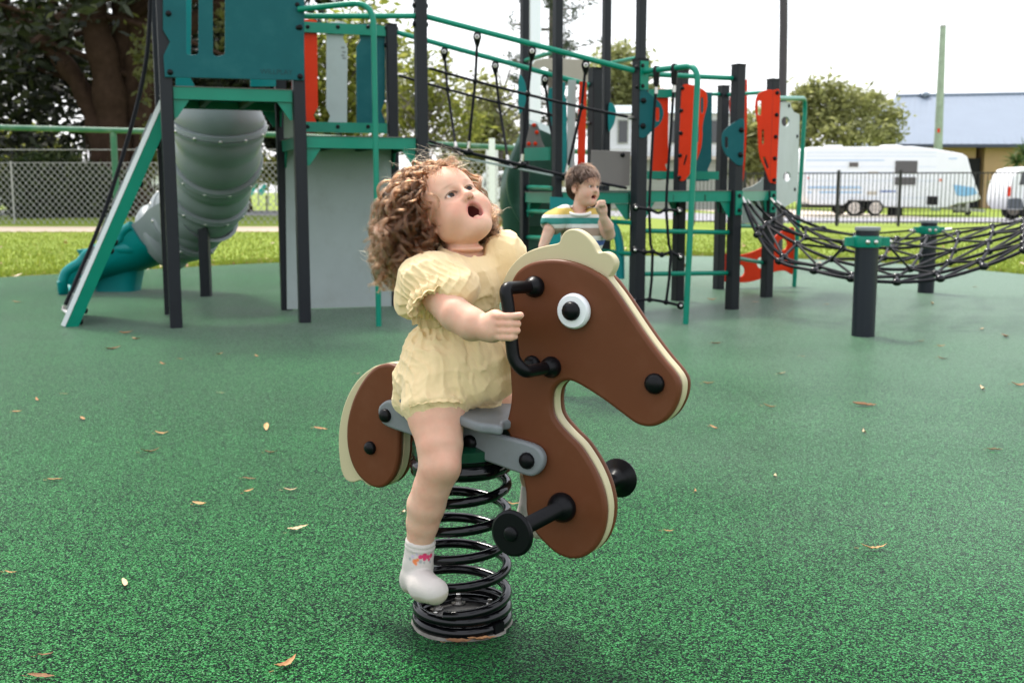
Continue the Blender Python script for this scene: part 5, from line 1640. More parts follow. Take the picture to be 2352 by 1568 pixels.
# ------------------------------------------------------------------ spring rider (horse)
TH = math.radians(31)
HD = V(math.cos(TH), -math.sin(TH), 0)      # where the horse looks
HN = V(-math.sin(TH), -math.cos(TH), 0)     # its side towards the camera
HO = GP(1062, 1425)
HO.z = 0
WN = 0.033                                   # near face of the near brown board

def HP(px, py, w):
    P = PL(px, py, HO + HN * w, HN) - HO
    return (P.dot(HD), P.z)

def H3(u, w, z):
    return HO + HD * u + HN * w + V(0, 0, z)

def HM(w):
    return frame(HO + HN * w, HD, V(0, 0, 1), HN)

def c5(x, y): return (1119.7 + x * 0.31862, 505.3 + y * 0.31862)
def c6(x, y): return (1091.0 + x * 0.25632, 918.7 + y * 0.25632)
def c3(x, y): return (746.4 + x * 0.25632, 803.9 + y * 0.25632)

horse = thing('spring_rider', 'brown horse shaped spring rider with cream mane carrying a toddler', 'spring rider', HO)

front = [c5(850, 428), c5(930, 532), c5(1010, 650), c5(1100, 785), c5(1185, 905), c5(1265, 1008), c5(1325, 1078), c5(1368, 1140), c5(1385, 1200), c5(1374, 1290), c5(1335, 1380), c5(1280, 1445), c5(1215, 1482), c5(1140, 1490), c5(1062, 1466), c5(960, 1392), c5(820, 1288), c5(700, 1212), c5(640, 1178), c5(590, 1160), c5(540, 1165), c5(500, 1188), c5(470, 1228), c5(458, 1280), c5(458, 1345), c5(470, 1410),
         c6(740, 215), c6(820, 305), c6(925, 410), c6(1008, 530), c6(1075, 650), c6(1128, 780), c6(1158, 900), c6(1168, 1000), c6(1158, 1120), c6(1128, 1230), c6(1078, 1320), c6(1010, 1385), c6(930, 1420), c6(855, 1424), c6(775, 1402), c6(695, 1355), c6(610, 1275), c6(530, 1180), c6(475, 1080), c6(452, 980), c6(450, 890), c6(444, 800), c6(428, 720), c6(408, 650), c6(360, 500), c6(305, 350)]
notch = [c6(298, 300), c6(240, 226)]
neck = [c6(285, 165), c5(166, 1290), c5(163, 1180), c5(158, 1090), c5(148, 990), c5(138, 880), c5(134, 760), c5(134, 640), c5(142, 540), c5(165, 455), c5(200, 385), c5(260, 332), c5(340, 299), c5(450, 284), c5(560, 292), c5(660, 319), c5(760, 367)]
loop1 = [HP(x, y, WN) for x, y in front + notch + neck]
k0 = len(front)
brown2d = catmull(loop1, 4, True)
# sharp notch: put the corner point back exactly
brown2d = [tuple(p) for p in brown2d]

mane = [c5(134, 640), c5(103, 590), c5(92, 530), c5(104, 470), c5(132, 398), c5(180, 322), c5(240, 262), c5(320, 216), c5(420, 186), c5(500, 170), c5(522, 155), c5(534, 122), c5(558, 86), c5(602, 66), c5(655, 74), c5(712, 112), c5(762, 172), c5(797, 232), c5(842, 229), c5(884, 247), c5(913, 285), c5(919, 322), c5(906, 364), c5(886, 398)]
core_loop = [HP(x, y, WN) for x, y in front + notch + neck[:8]] + [HP(x, y, 0.011) for x, y in mane[1:]]
core2d = [tuple(p) for p in catmull(core_loop, 4, True)]

part('side_panel', panel_mesh('side_panel', brown2d, [], 0.020, 0.0075, HM(WN - 0.010)), M_BROWN, horse, 'brown board on the side of the horse towards the camera')
part('side_panel', panel_mesh('side_panel', brown2d, [], 0.020, 0.0075, HM(-WN + 0.010)), M_BROWN, horse, 'brown board on the far side of the horse')
part('core_panel', panel_mesh('core_panel', core2d, [], 0.0255, 0.003, HM(0)), M_CREAM, horse, 'cream middle board that forms the mane')

tail = [c3(525, 124), c3(590, 126), c3(650, 158), c3(695, 225), c3(718, 310), c3(720, 410), c3(704, 540), c3(682, 660), c3(668, 760), c3(664, 860), c3(660, 950), c3(640, 1060), c3(600, 1150), c3(545, 1212), c3(482, 1237), c3(420, 1226), c3(350, 1182), c3(282, 1110), c3(230, 1010), c3(200, 900), c3(188, 800), c3(190, 680), c3(210, 560), c3(250, 430), c3(310, 310), c3(380, 212), c3(450, 150)]
tl = [HP(x, y, WN) for x, y in tail]
tail2d = [tuple(p) for p in catmull(tl, 4)]
tcore = [HP(x, y, WN) for x, y in tail[:15]] + [HP(*c3(x, y), 0.011) for x, y in ((400, 1215), (330, 1165), (262, 1182), (215, 1174), (178, 1143), (150, 1080), (133, 980), (124, 850), (128, 720), (150, 580), (190, 450), (250, 330), (322, 238), (400, 174), (460, 140))]
tcore2d = [tuple(p) for p in catmull(tcore, 4)]
part('tail_panel', panel_mesh('tail_panel', tail2d, [], 0.020, 0.0075, HM(WN - 0.010)), M_BROWN, horse, 'brown tail board towards the camera')
part('tail_panel', panel_mesh('tail_panel', tail2d, [], 0.020, 0.0075, HM(-WN + 0.010)), M_BROWN, horse, 'brown tail board on the far side')
part('tail_core', panel_mesh('tail_core', tcore2d, [], 0.0255, 0.003, HM(0)), M_CREAM, horse, 'cream middle board of the tail')

# grey side bars that carry seat, tail and neck
WB = WN + 0.021
barpx = [c3(540, 455), c3(600, 458), c3(760, 512), c3(1000, 590), c3(1250, 668), c3(1580, 770), c3(1700, 800), c3(1860, 850), c3(1930, 905), c3(1958, 985), c3(1935, 1070), c3(1870, 1126), c3(1790, 1122), c3(1560, 1042), c3(1250, 930), c3(980, 838), c3(720, 748), c3(560, 690), c3(500, 645), c3(472, 580), c3(480, 505)]
bar2d = [tuple(p) for p in catmull([HP(x, y, WB) for x, y in barpx], 4)]
for s, lb in ((1, 'grey bar along the side towards the camera'), (-1, 'grey bar along the far side')):
    part('side_bar', panel_mesh('side_bar', bar2d, [], 0.020, 0.006, HM(s * (WB - 0.010))), M_GREYB, horse, lb)

# seat: saddle-shaped board on the bars, pitched with them
sa, sb = HP(*c3(585, 600), WB), HP(*c3(1640, 742), WB + 0.06)
tilt = math.atan2(HP(*c3(1700, 800), WB)[1] - HP(*c3(600, 458), WB)[1], HP(*c3(1700, 800), WB)[0] - HP(*c3(600, 458), WB)[0])
SU = HD * math.cos(tilt) + V(0, 0, math.sin(tilt))
SN = V(0, 0, math.cos(tilt)) - HD * math.sin(tilt)
s0, s1 = HP(*c3(600, 470), WB)[0] + 0.01, HP(*c3(1590, 690), 0.06)[0] + 0.015
sz = HP(*c3(600, 458), WB)[1] + 0.020
SLEN = (s1 - s0) / math.cos(tilt)
half = [(0.0, 0.0), (0.0, 0.050), (0.03, 0.083), (0.09, 0.098), (0.16, 0.100), (0.22, 0.108), (0.27, 0.112), (SLEN - 0.02, 0.098), (SLEN, 0.085), (SLEN - 0.015, 0.055), (SLEN - 0.01, 0.03)]
seat2d = [tuple(p) for p in catmull(half + [(SLEN - 0.015, 0.0)] + [(a, -b) for a, b in reversed(half[1:])], 4)]
part('seat', panel_mesh('seat', seat2d, [], 0.022, 0.008, frame(H3(s0, 0, sz), SU, HN, SN), 3), M_GREYB, horse)

# bolt caps
for x, y, w, r in ((*c3(524, 590), WB, 0.0165), (*c3(390, 880), WN, 0.0165), (*c3(1283, 832), WB, 0.0175), (*c3(1795, 995), WB, 0.0185), (*c5(1195, 1182), WN, 0.0215), (*c5(310, 1045), WN, 0.0205)):
    u, z = HP(x, y, w + 0.012)
    u, z = HP(x, y, w + 0.008)
    dome('bolt_cap', horse, H3(u, w, z), HN, r)
    dome('bolt_cap', horse, H3(u, -w, z), -HN, r)

# eyes
for s, lb in ((1, 'round white eye with black pupil on the near side'), (-1, 'round white eye with black pupil on the far side')):
    u, z = HP(*c5(622, 656), WN + 0.010)
    g = MB().lathe([(0.030, 0.0), (0.0355, 0.002), (0.0375, 0.008), (0.0365, 0.015), (0.033, 0.019), (0.0, 0.0195)], H3(u, s * WN, z), HN * s, 40)
    e = part('eye', g, M_WHITEP, horse, lb)
    u, z = HP(*c5(590, 658), WN + 0.028)
    dome('pupil', e, H3(u, s * (WN + 0.0185), z), HN * s, 0.0205)

# handles
def handle(s):
    f1 = HP(*c5(328, 482), WN + 0.01)
    f2 = HP(*c5(448, 1062), WN + 0.01)
    w1 = WN + 0.105
    a1 = HP(*c5(146, 492), w1)
    a2 = HP(*c5(188, 1010), w1)
    a3 = HP(*c5(268, 1108), w1 - 0.01)
    pts = [H3(f1[0], s * WN, f1[1]), H3(f1[0] - 0.012, s * w1, f1[1] + 0.004), H3(a1[0], s * w1, a1[1] - 0.03), H3(a2[0], s * w1, a2[1]), H3(a3[0], s * (w1 - 0.008), a3[1] + 0.004), H3(f2[0], s * WN, f2[1])]
    g = MB().tube(fillet(pts, 0.035, 7), 0.0135, 16)
    o = part('handle', g, M_BLACK, horse, 'black grab handle ' + ('on the near side, held by the toddler' if s > 0 else 'on the far side'), ang=60)
    for f in (f1, f2):
        g = MB().lathe([(0.0225, 0), (0.0232, 0.006), (0.0215, 0.014), (0.0165, 0.022), (0.0125, 0.028)], H3(f[0], s * WN, f[1]), HN * s, 24)
        part('flange', g, M_BLACK, o, ang=60)
    return pts
hpts = handle(1)
hpts_far = handle(-1)

# foot pegs: ribbed bar, round end disc
def peg(s):
    u, z = HP(*c6(768, 965), WN + 0.01)
    b = H3(u, s * WN, z)
    ax = HN * s
    prof = [(0.032, 0), (0.033, 0.006), (0.0305, 0.015), (0.024, 0.024), (0.0175, 0.030)]
    x = 0.030
    while x < 0.178:
        prof += [(0.0172, x), (0.0145, x + 0.0027)]
        x += 0.0054
    prof += [(0.0172, 0.182), (0.021, 0.190), (0.029, 0.199), (0.044, 0.2065), (0.0475, 0.210), (0.047, 0.214), (0.042, 0.217), (0.0, 0.2175)]
    o = part('foot_peg', MB().lathe(prof, b, ax, 28), M_BLACK, horse, 'black ribbed foot peg ' + ('towards the camera' if s > 0 else 'on the far side'), ang=30)
    dome('end_cap', o, b + ax * 0.217, ax, 0.0155, flat=0.55)
peg(1)
peg(-1)

# spring on its base
def helix(z0, z1, turns, r, ph, n=40):
    return [HO + V(r * math.cos(ph + 2 * math.pi * turns * i / int(n * turns)), r * math.sin(ph + 2 * math.pi * turns * i / int(n * turns)), z0 + (z1 - z0) * i / int(n * turns)) for i in range(int(n * turns) + 1)]
SR = 0.1055
g = MB().tube(helix(0.052, 0.377, 5.0, SR, math.radians(250), 44), 0.0116, 14)
part('spring', g, M_GLOSSB, horse, ang=60)
g = MB().tube([HO + V(SR * math.cos(2 * math.pi * k / 48), SR * math.sin(2 * math.pi * k / 48), 0.0395) for k in range(48)], 0.0122, 14, True)
part('spring_end_coil', g, M_GLOSSB, horse, ang=60)
g = MB().lathe([(0.108, 0.0), (0.1155, 0.004), (0.1185, 0.014), (0.1155, 0.023), (0.106, 0.0262), (0.094, 0.022), (0.092, 0.0125), (0.0, 0.0125)], HO, V(0, 0, 1), 56)
part('spring_base', g, M_GLOSSB, horse, ang=60)
g = MB().lathe([(0.0, 0.0132), (0.090, 0.0132), (0.090, 0.0136), (0.0, 0.0140)], HO, V(0, 0, 1), 40)
part('floor_plate', g, mat('dusty_black_plate', (0.035, 0.034, 0.033), 0.45, 0.4, var=0.4, vscale=30, bump=0.2, bscale=80), horse)
# mortar showing round the foot
M_MORT = mat('grey_mortar', (0.20, 0.19, 0.165), 0.9, 0.2, var=0.4, vscale=40, bump=0.8, bscale=120)
g = MB()
ring = []
rr = random.Random(9)
for k in range(40):
    a = 2 * math.pi * k / 40
    r = 0.116 + 0.006 * rr.random() + (0.006 if -2.6 < math.atan2(math.sin(a), math.cos(a)) < -0.6 else 0)
    ring.append(HO + V(r * math.cos(a), r * math.sin(a), 0.001))
g.add(ring + [HO + V(0.113 * math.cos(2 * math.pi * k / 40), 0.113 * math.sin(2 * math.pi * k / 40), 0.006) for k in range(40)], [(k, (k + 1) % 40, 40 + (k + 1) % 40, 40 + k) for k in range(40)])
part('mortar_bed', g, M_MORT, horse)
g = MB().lathe([(0.080, 0.362), (0.108, 0.364), (0.1165, 0.370), (0.1190, 0.380), (0.1165, 0.390), (0.110, 0.396), (0.114, 0.402), (0.114, 0.408), (0.085, 0.412), (0.0, 0.412)], HO, V(0, 0, 1), 56)
part('spring_top_plate', g, M_GLOSSB, horse, ang=60)
M_DGREEN = mat('dark_green_gloss', (0.004, 0.045, 0.022), 0.25, 0.5)
g = MB().lathe([(0.112, 0.404), (0.113, 0.43), (0.09, 0.44), (0.0, 0.44)], HO, V(0, 0, 1), 40)
part('spring_top_cap', g, M_DGREEN, horse)
for a in (30, 100, 150, 215, 275, 330):
    p = HO + V(0.074 * math.cos(math.radians(a)), 0.074 * math.sin(math.radians(a)), 0.0145)
    g = MB().lathe([(0.017, 0), (0.017, 0.003), (0.0085, 0.0032), (0.0085, 0.014), (0.0055, 0.0142), (0.0055, 0.024), (0, 0.025)], p, V(0, 0, 1), 14)
    part('base_bolt', g, M_STEEL, horse)
# clamp block on the base ring
for a, h in ((318, 0.022),):
    ca, sa_ = math.cos(math.radians(a)), math.sin(math.radians(a))
    g = MB().box(HO + V(0.113 * ca, 0.113 * sa_, 0.016), (0.014, 0.030, h), (V(ca, sa_, 0), V(-sa_, ca, 0), V(0, 0, 1)))
    part('spring_clamp', g, M_BLACK, horse)

# ================================================================== people: bodies grown as one skin from soft-blended volumes
class Vol:
    """Signed distance grid; shapes are blended in, then skinned."""
    def __init__(s, lo, hi, h):
        s.lo = np.array(lo, np.float32); s.h = h
        s.n = np.ceil((np.array(hi) - s.lo) / h).astype(int) + 1
        s.F = np.full(s.n, 10.0, np.float32)

    def win(s, lo, hi):
        a = np.maximum(np.floor((np.array(lo) - s.lo) / s.h).astype(int), 0)
        b = np.minimum(np.ceil((np.array(hi) - s.lo) / s.h).astype(int) + 1, s.n)
        sl = tuple(slice(int(x), int(max(y, x))) for x, y in zip(a, b))
        ax = [(s.lo[i] + s.h * np.arange(sl[i].start, sl[i].stop)).astype(np.float32) for i in range(3)]
        return sl, ax[0][:, None, None], ax[1][None, :, None], ax[2][None, None, :]

    def put(s, sl, d, k, op):
        A = s.F[sl]
        if op == 'sub':
            A, d = -A, d
        if k > 0:
            h = np.maximum(k - np.abs(A - d), 0) / k
            r = np.minimum(A, d) - h * h * k * 0.25
        else:
            r = np.minimum(A, d)
        s.F[sl] = -r if op == 'sub' else r

    def cone(s, a, b, ra, rb, k=0.015, op='add'):
        a, b = np.array(a, np.float32), np.array(b, np.float32)
        m = max(ra, rb) + k + 2 * s.h + 0.012
        sl, X, Y, Z = s.win(np.minimum(a, b) - m, np.maximum(a, b) + m)
        ba = b - a
        bb = float(ba @ ba) + 1e-12
        px, py, pz = X - a[0], Y - a[1], Z - a[2]
        t = np.clip((px * ba[0] + py * ba[1] + pz * ba[2]) / bb, 0, 1)
        d = np.sqrt((px - ba[0] * t) ** 2 + (py - ba[1] * t) ** 2 + (pz - ba[2] * t) ** 2) - (ra + (rb - ra) * t)
        s.put(sl, d, k, op)
        return s

    def chain(s, pts, rs, k=0.015):
        k = min(k, 0.005)
        for i in range(len(pts) - 1):
            s.cone(pts[i], pts[i + 1], rs[i], rs[i + 1], k)
        return s

    def ell(s, c, r, ax=None, k=0.015, op='add'):
        c = np.array(c, np.float32)
        R = np.eye(3, dtype=np.float32) if ax is None else np.array(ax, np.float32)   # rows: own axes
        e = np.sqrt(((R * np.array(r)[:, None]) ** 2).sum(0)) + k + 2 * s.h + 0.012
        sl, X, Y, Z = s.win(c - e, c + e)
        px, py, pz = X - c[0], Y - c[1], Z - c[2]
        q = [(px * R[i, 0] + py * R[i, 1] + pz * R[i, 2]) for i in range(3)]
        k0 = np.sqrt(sum((q[i] / r[i]) ** 2 for i in range(3)))
        k1 = np.sqrt(sum((q[i] / r[i] ** 2) ** 2 for i in range(3))) + 1e-6
        s.put(sl, k0 * (k0 - 1) / k1, k, op)
        return s

    def torus(s, c, n, R, r, k=0.006, wob=None):
        c = np.array(c, np.float32); n = np.array(n, np.float32); n /= np.linalg.norm(n)
        u = np.cross(n, [0.3, 0.5, 0.8]); u /= np.linalg.norm(u); w = np.cross(n, u)
        m = R + r + k + 0.03
        sl, X, Y, Z = s.win(c - m, c + m)
        px, py, pz = X - c[0], Y - c[1], Z - c[2]
        h = px * n[0] + py * n[1] + pz * n[2]
        x = px * u[0] + py * u[1] + pz * u[2]; y = px * w[0] + py * w[1] + pz * w[2]
        q = np.sqrt(x * x + y * y)
        if wob:
            th = np.arctan2(y, x)
            h = h + wob[0] * np.sin(wob[1] * th) + 0.6 * wob[0] * np.sin(wob[1] * 1.7 * th + 1.3)
        d = np.sqrt((q - R) ** 2 + h * h) - r
        s.put(sl, d, k, 'add')
        return s

    def cut(s, p, n):
        """Remove everything on the side of p that n points to."""
        n = np.array(n, np.float32); n /= np.linalg.norm(n)
        sl, X, Y, Z = s.win((-99, -99, -99), (99, 99, 99))
        s.F = np.maximum(s.F, ((X - p[0]) * n[0] + (Y - p[1]) * n[1] + (Z - p[2]) * n[2]).astype(np.float32))
        return s

    def push(s, lo, hi, fn):
        """Move the skin by fn(X, Y, Z) (positive grows) inside a box."""
        sl, X, Y, Z = s.win(lo, hi)
        s.F[sl] -= fn(X, Y, Z)
        return s

    def skin(s):
        F = s.F; n = F.shape
        I = F < 0
        cs = [(0, 0, 0), (1, 0, 0), (0, 1, 0), (1, 1, 0), (0, 0, 1), (1, 0, 1), (0, 1, 1), (1, 1, 1)]
        cut = lambda A, o: A[o[0]:n[0] - 1 + o[0], o[1]:n[1] - 1 + o[1], o[2]:n[2] - 1 + o[2]]
        cnt = np.zeros([k - 1 for k in n], np.uint8)
        for o in cs:
            cnt += cut(I, o)
        act = (cnt > 0) & (cnt < 8)
        idx = np.argwhere(act)
        num = np.full(act.shape, -1, np.int32)
        num[act] = np.arange(len(idx), dtype=np.int32)
        val = np.stack([F[idx[:, 0] + o[0], idx[:, 1] + o[1], idx[:, 2] + o[2]] for o in cs], 1)
        acc = np.zeros((len(idx), 3)); c = np.zeros(len(idx))
        for a in range(8):
            for b in range(a + 1, 8):
                if sum(abs(cs[a][i] - cs[b][i]) for i in range(3)) != 1:
                    continue
                va, vb = val[:, a], val[:, b]
                m = (va < 0) != (vb < 0)
                t = np.where(m, va / np.where(m, va - vb, 1), 0)
                p = np.array(cs[a])[None] + t[:, None] * (np.array(cs[b]) - np.array(cs[a]))[None]
                acc += p * m[:, None]; c += m
        vs = s.lo + s.h * (idx + acc / c[:, None])
        quads = []
        for ax in range(3):
            u, w = (ax + 1) % 3, (ax + 2) % 3
            sl0 = [slice(1, k - 1) for k in n]; sl1 = [slice(1, k - 1) for k in n]
            sl0[ax] = slice(0, n[ax] - 1); sl1[ax] = slice(1, n[ax])
            a, b = I[tuple(sl0)], I[tuple(sl1)]
            e = np.argwhere(a != b)
            flip = a[tuple(e.T)]
            off = np.array([1, 1, 1]); off[ax] = 0
            e = e + off
            q = []
            for du, dw in ((0, 0), (-1, 0), (-1, -1), (0, -1)):
                p = e.copy(); p[:, u] += du; p[:, w] += dw
                q.append(num[tuple(p.T)])
            q = np.stack(q, 1)
            q[~flip] = q[~flip][:, ::-1]
            quads.append(q)
        Q = np.concatenate(quads)
        Q = Q[(Q >= 0).all(1)]
        return vs, Q

_rg = np.random.default_rng(99)
_LAT = _rg.random((32, 32, 32)).astype(np.float32) * 2 - 1
def noise3(X, Y, Z, f, seed=0.0):
    x, y, z = (X * f + seed * 7.13), (Y * f + seed * 3.7), (Z * f + seed * 5.9)
    xi, yi, zi = np.floor(x).astype(int), np.floor(y).astype(int), np.floor(z).astype(int)
    fx, fy, fz = x - xi, y - yi, z - zi
    q5 = lambda f: f * f * f * (f * (6 * f - 15) + 10)
    sx, sy, sz = q5(fx), q5(fy), q5(fz)
    g = lambda a, b, c: _LAT[(xi + a) & 31, (yi + b) & 31, (zi + c) & 31]
    r = 0
    for a in (0, 1):
        for b in (0, 1):
            for c in (0, 1):
                r = r + g(a, b, c) * (sx if a else 1 - sx) * (sy if b else 1 - sy) * (sz if c else 1 - sz)
    return r

def skin_obj(name, vol, m, parent, label=None, colour=None, iters=1):
    vs, Q = vol.skin()
    me = mesh_np(name, vs, Q, 4)
    me.shade_smooth()
    if colour is not None:
        co = np.zeros(len(me.vertices) * 3, np.float32)
        me.vertices.foreach_get('co', co)
        c = colour(co.reshape(-1, 3))
        a = me.color_attributes.new('tint', 'FLOAT_COLOR', 'POINT')
        a.data.foreach_set('color', np.concatenate([c, np.ones((len(c), 1))], 1).astype(np.float32).ravel())
    return part_raw(name, me, m, parent, label)

def part_raw(name, me, m, parent, label=None):
    me.materials.clear(); me.materials.append(m)
    o = bpy.data.objects.new(name, me)
    COL.objects.link(o)
    o.parent = parent
    if parent.type == 'EMPTY':
        o.location = -Vector(parent.location)
    if label:
        o['label'] = label
    return o

def rot(yaw, pitch, roll, view=None):
    """Head turn: pitch back, yaw to picture right, roll counter-clockwise in the picture."""
    Rx = Matrix.Rotation(-math.radians(pitch), 3, 'X')
    Rz = Matrix.Rotation(math.radians(yaw), 3, 'Z')
    Ry = Matrix.Rotation(-math.radians(roll), 3, 'Y')
    return Ry @ Rz @ Rx

def head_shapes(v, C, R, s, mouth=1.0, chub=1.0):
    """Child's head in its own frame: x to the picture right, -y face, z crown. s scales it."""
    Rn = np.array(R)
    W = lambda x, y, z: np.array(C) + Rn @ (np.array([x, y, z]) * s)
    ax = Rn.T
    E = lambda c, r, k, op='add': v.ell(W(*c), [q * s for q in r], ax, k * s, op)
    K = lambda a, b, ra, rb, k, op='add': v.cone(W(*a), W(*b), ra * s, rb * s, k * s, op)
    E((0, 0.014, 0.036), (0.071, 0.086, 0.074), 0.01)
    E((0, -0.030, 0.030), (0.060, 0.056, 0.058), 0.03)              # forehead
    E((0, -0.026, -0.028), (0.056, 0.056, 0.060), 0.03)             # face
    for q in (-1, 1):
        E((q * 0.036 * chub, -0.050, -0.038), (0.029 * chub, 0.027, 0.030), 0.026)   # cheeks
        E((q * 0.050 * chub ** 2, -0.012, -0.052), (0.017, 0.026, 0.020), 0.03)    # jaw
    E((0, -0.056, -0.084), (0.026, 0.022, 0.018), 0.028)             # chin
    E((0, -0.030, -0.083), (0.040, 0.034, 0.018), 0.03)             # under the chin
    K((0, -0.070, 0.008), (0, -0.0900, -0.0175), 0.0052, 0.0082, 0.016)  # nose
    E((0, -0.0930, -0.0195), (0.0090, 0.0080, 0.0076), 0.007)
    for q in (-1, 1):
        E((q * 0.0094, -0.0845, -0.0235), (0.0062, 0.0072, 0.0058), 0.007)
        E((q * 0.027, -0.082, 0.002), (0.0160, 0.0085, 0.0105), 0.014, 'sub')   # eye hollow
        E((q * 0.0265, -0.0655, 0.0025), (0.0148, 0.0148, 0.0140), 0.008)       # lids
        E((q * 0.0270, -0.0800, 0.0025), (0.0148, 0.0110, 0.0060), 0.002, 'sub')     # opening
        K((q * 0.014, -0.074, 0.021), (q * 0.040, -0.064, 0.021), 0.004, 0.003, 0.014)   # brow
        # nostril
        E((q * 0.0052, -0.0895, -0.0285), (0.0030, 0.0036, 0.0030), 0.002, 'sub')
        # ear
        E((q * 0.070, 0.012, -0.010), (0.010, 0.017, 0.024), 0.006)
        E((q * 0.078, 0.006, -0.008), (0.006, 0.010, 0.014), 0.005, 'sub')
        E((q * 0.070, 0.004, -0.031), (0.008, 0.009, 0.009), 0.006)
    # mouth: lips round an open hollow
    mz = -0.0555
    mw, mh = 0.0175 * (0.75 + 0.25 * mouth), 0.0185 * mouth
    pts = []
    for k in range(16):
        a = 2 * math.pi * k / 16
        pts.append((mw * math.cos(a) * (1.06 - 0.16 * math.sin(a)), -0.0735 - 0.0035 * math.cos(a) ** 2 * -1 + 0.004 * abs(math.cos(a)), mz + mh * math.sin(a) * 1.08 - (0.002 if math.sin(a) < 0 else 0)))
    for k in range(16):
        K(pts[k], pts[(k + 1) % 16], 0.0036, 0.0036, 0.008)
    E((0, -0.078, mz - mh * 0.16), (mw * 1.06, 0.040, mh * 0.84), 0.004, 'sub')
    E((0, -0.078, mz + mh * 0.30), (mw * 0.80, 0.040, mh * 0.70), 0.004, 'sub')
    E((0, -0.058, mz - mh * 0.75), (mw * 0.75, 0.018, mh * 0.42), 0.004)   # tongue
    return W

def head_tint(base, lip, C, R, s, mouth=1.0, brow=(0.25, 0.13, 0.07), blush=0.48):
    Rn = np.array(R)
    def f(co):
        L = ((co - np.array(C)) @ Rn) / s
        c = np.tile(np.array(base, float), (len(co), 1))
        def mixin(w, col):
            nonlocal c
            w = np.clip(w, 0, 1)[:, None]
            c = c * (1 - w) + np.array(col) * w
        g = lambda x, y, z, rx, ry, rz: np.exp(-(((L[:, 0] - x) / rx) ** 2 + ((L[:, 1] - y) / ry) ** 2 + ((L[:, 2] - z) / rz) ** 2))
        for q in (-1, 1):
            mixin(blush * g(q * 0.040, -0.07, -0.036, 0.020, 0.03, 0.020), (base[0] * 1.02, base[1] * 0.62, base[2] * 0.60))
            mixin(0.50 * g(q * 0.027, -0.07, 0.0230, 0.0125, 0.03, 0.0022) * (L[:, 1] < -0.04), brow)
            ex = (L[:, 0] - q * 0.027) / 0.0152; ez = (L[:, 2] - 0.0025) / 0.0068
            rr = np.sqrt(ex ** 2 + ez ** 2)
            ok = (L[:, 1] < -0.05)
            mixin(0.9 * np.exp(-((rr - 1.0) / 0.16) ** 2) * ok * (ez > -0.1), (0.035, 0.018, 0.012))      # lash line
            mixin(0.45 * np.exp(-((rr - 1.05) / 0.22) ** 2) * ok * (ez <= -0.1), (0.22, 0.10, 0.075))
            mixin(0.18 * g(q * 0.020, -0.07, -0.009, 0.010, 0.03, 0.005), (base[0] * 0.72, base[1] * 0.55, base[2] * 0.55))
            mixin(0.6 * g(q * 0.0052, -0.088, -0.0285, 0.0034, 0.006, 0.0032), (0.12, 0.035, 0.025))
            mixin(0.30 * g(q * 0.074, 0.008, -0.01, 0.02, 0.03, 0.03), (base[0] * 0.95, base[1] * 0.58, base[2] * 0.50))
        mixin(0.28 * g(0, -0.095, -0.022, 0.012, 0.012, 0.010), (base[0], base[1] * 0.62, base[2] * 0.6))
        mz = -0.0555; mw, mh = 0.0175 * (0.75 + 0.25 * mouth), 0.0185 * mouth
        rr = np.sqrt((L[:, 0] / mw) ** 2 + ((L[:, 2] - mz) / mh) ** 2)
        front = (L[:, 1] < -0.055) & (L[:, 1] > -0.12)
        mixin(0.9 * np.exp(-((rr - 1.10) / 0.20) ** 2) * front, lip)
        inside = (rr < 1.0) & (L[:, 1] > -0.0705) & (L[:, 1] < 0.0)
        mixin(inside * 0.97, (0.10, 0.014, 0.014))
        mot = noise3(co[:, 0], co[:, 1], co[:, 2], 28.0, 1.0) * 0.6 + noise3(co[:, 0], co[:, 1], co[:, 2], 75.0, 2.0) * 0.4
        c = c * (1 + np.stack([0.03 * mot, -0.10 * mot, -0.11 * mot], 1))
        tongue = inside & (L[:, 2] < mz - mh * 0.35) & (L[:, 1] < -0.042)
        mixin(tongue * 0.8, (0.30, 0.06, 0.055))
        return c
    return f

M_SKIN = mat('child_skin', (0.62, 0.36, 0.26), 0.56, 0.28, var=0.07, vscale=38, bump=0.10, bscale=700, sss=0.2, vcol='tint')
M_EYEW = mat('eye_surface', (0.7, 0.68, 0.66), 0.10, 0.22, vcol='tint')

def eyes(parent, W, R, s, look=(0.15, -1, 0.05), iris=(0.045, 0.024, 0.014)):
    for q in (-1, 1):
        c = W(q * 0.0265, -0.0650, 0.0025)
        g = MB().ball((0, 0, 0), 0.0128 * s, (1, 1, 1), 32, 24)
        me = g.mesh('eye')
        lk = (Matrix(R) @ Vector(look)).normalized()
        co = np.array([v.co[:] for v in me.vertices])
        d = np.degrees(np.arccos(np.clip((co / np.linalg.norm(co, axis=1, keepdims=True)) @ np.array(lk), -1, 1)))
        t = np.tile(np.array([0.62, 0.58, 0.56]), (len(co), 1))
        t[d < 40] = np.array(iris) * 0.5
        t[d < 36] = iris
        t[d < 19] = (0.004, 0.004, 0.004)
        a = me.color_attributes.new('tint', 'FLOAT_COLOR', 'POINT')
        a.data.foreach_set('color', np.concatenate([t, np.ones((len(t), 1))], 1).astype(np.float32).ravel())
        me.transform(Matrix.Translation(Vector(c)))
        part_raw('eye', me, M_EYEW, parent)

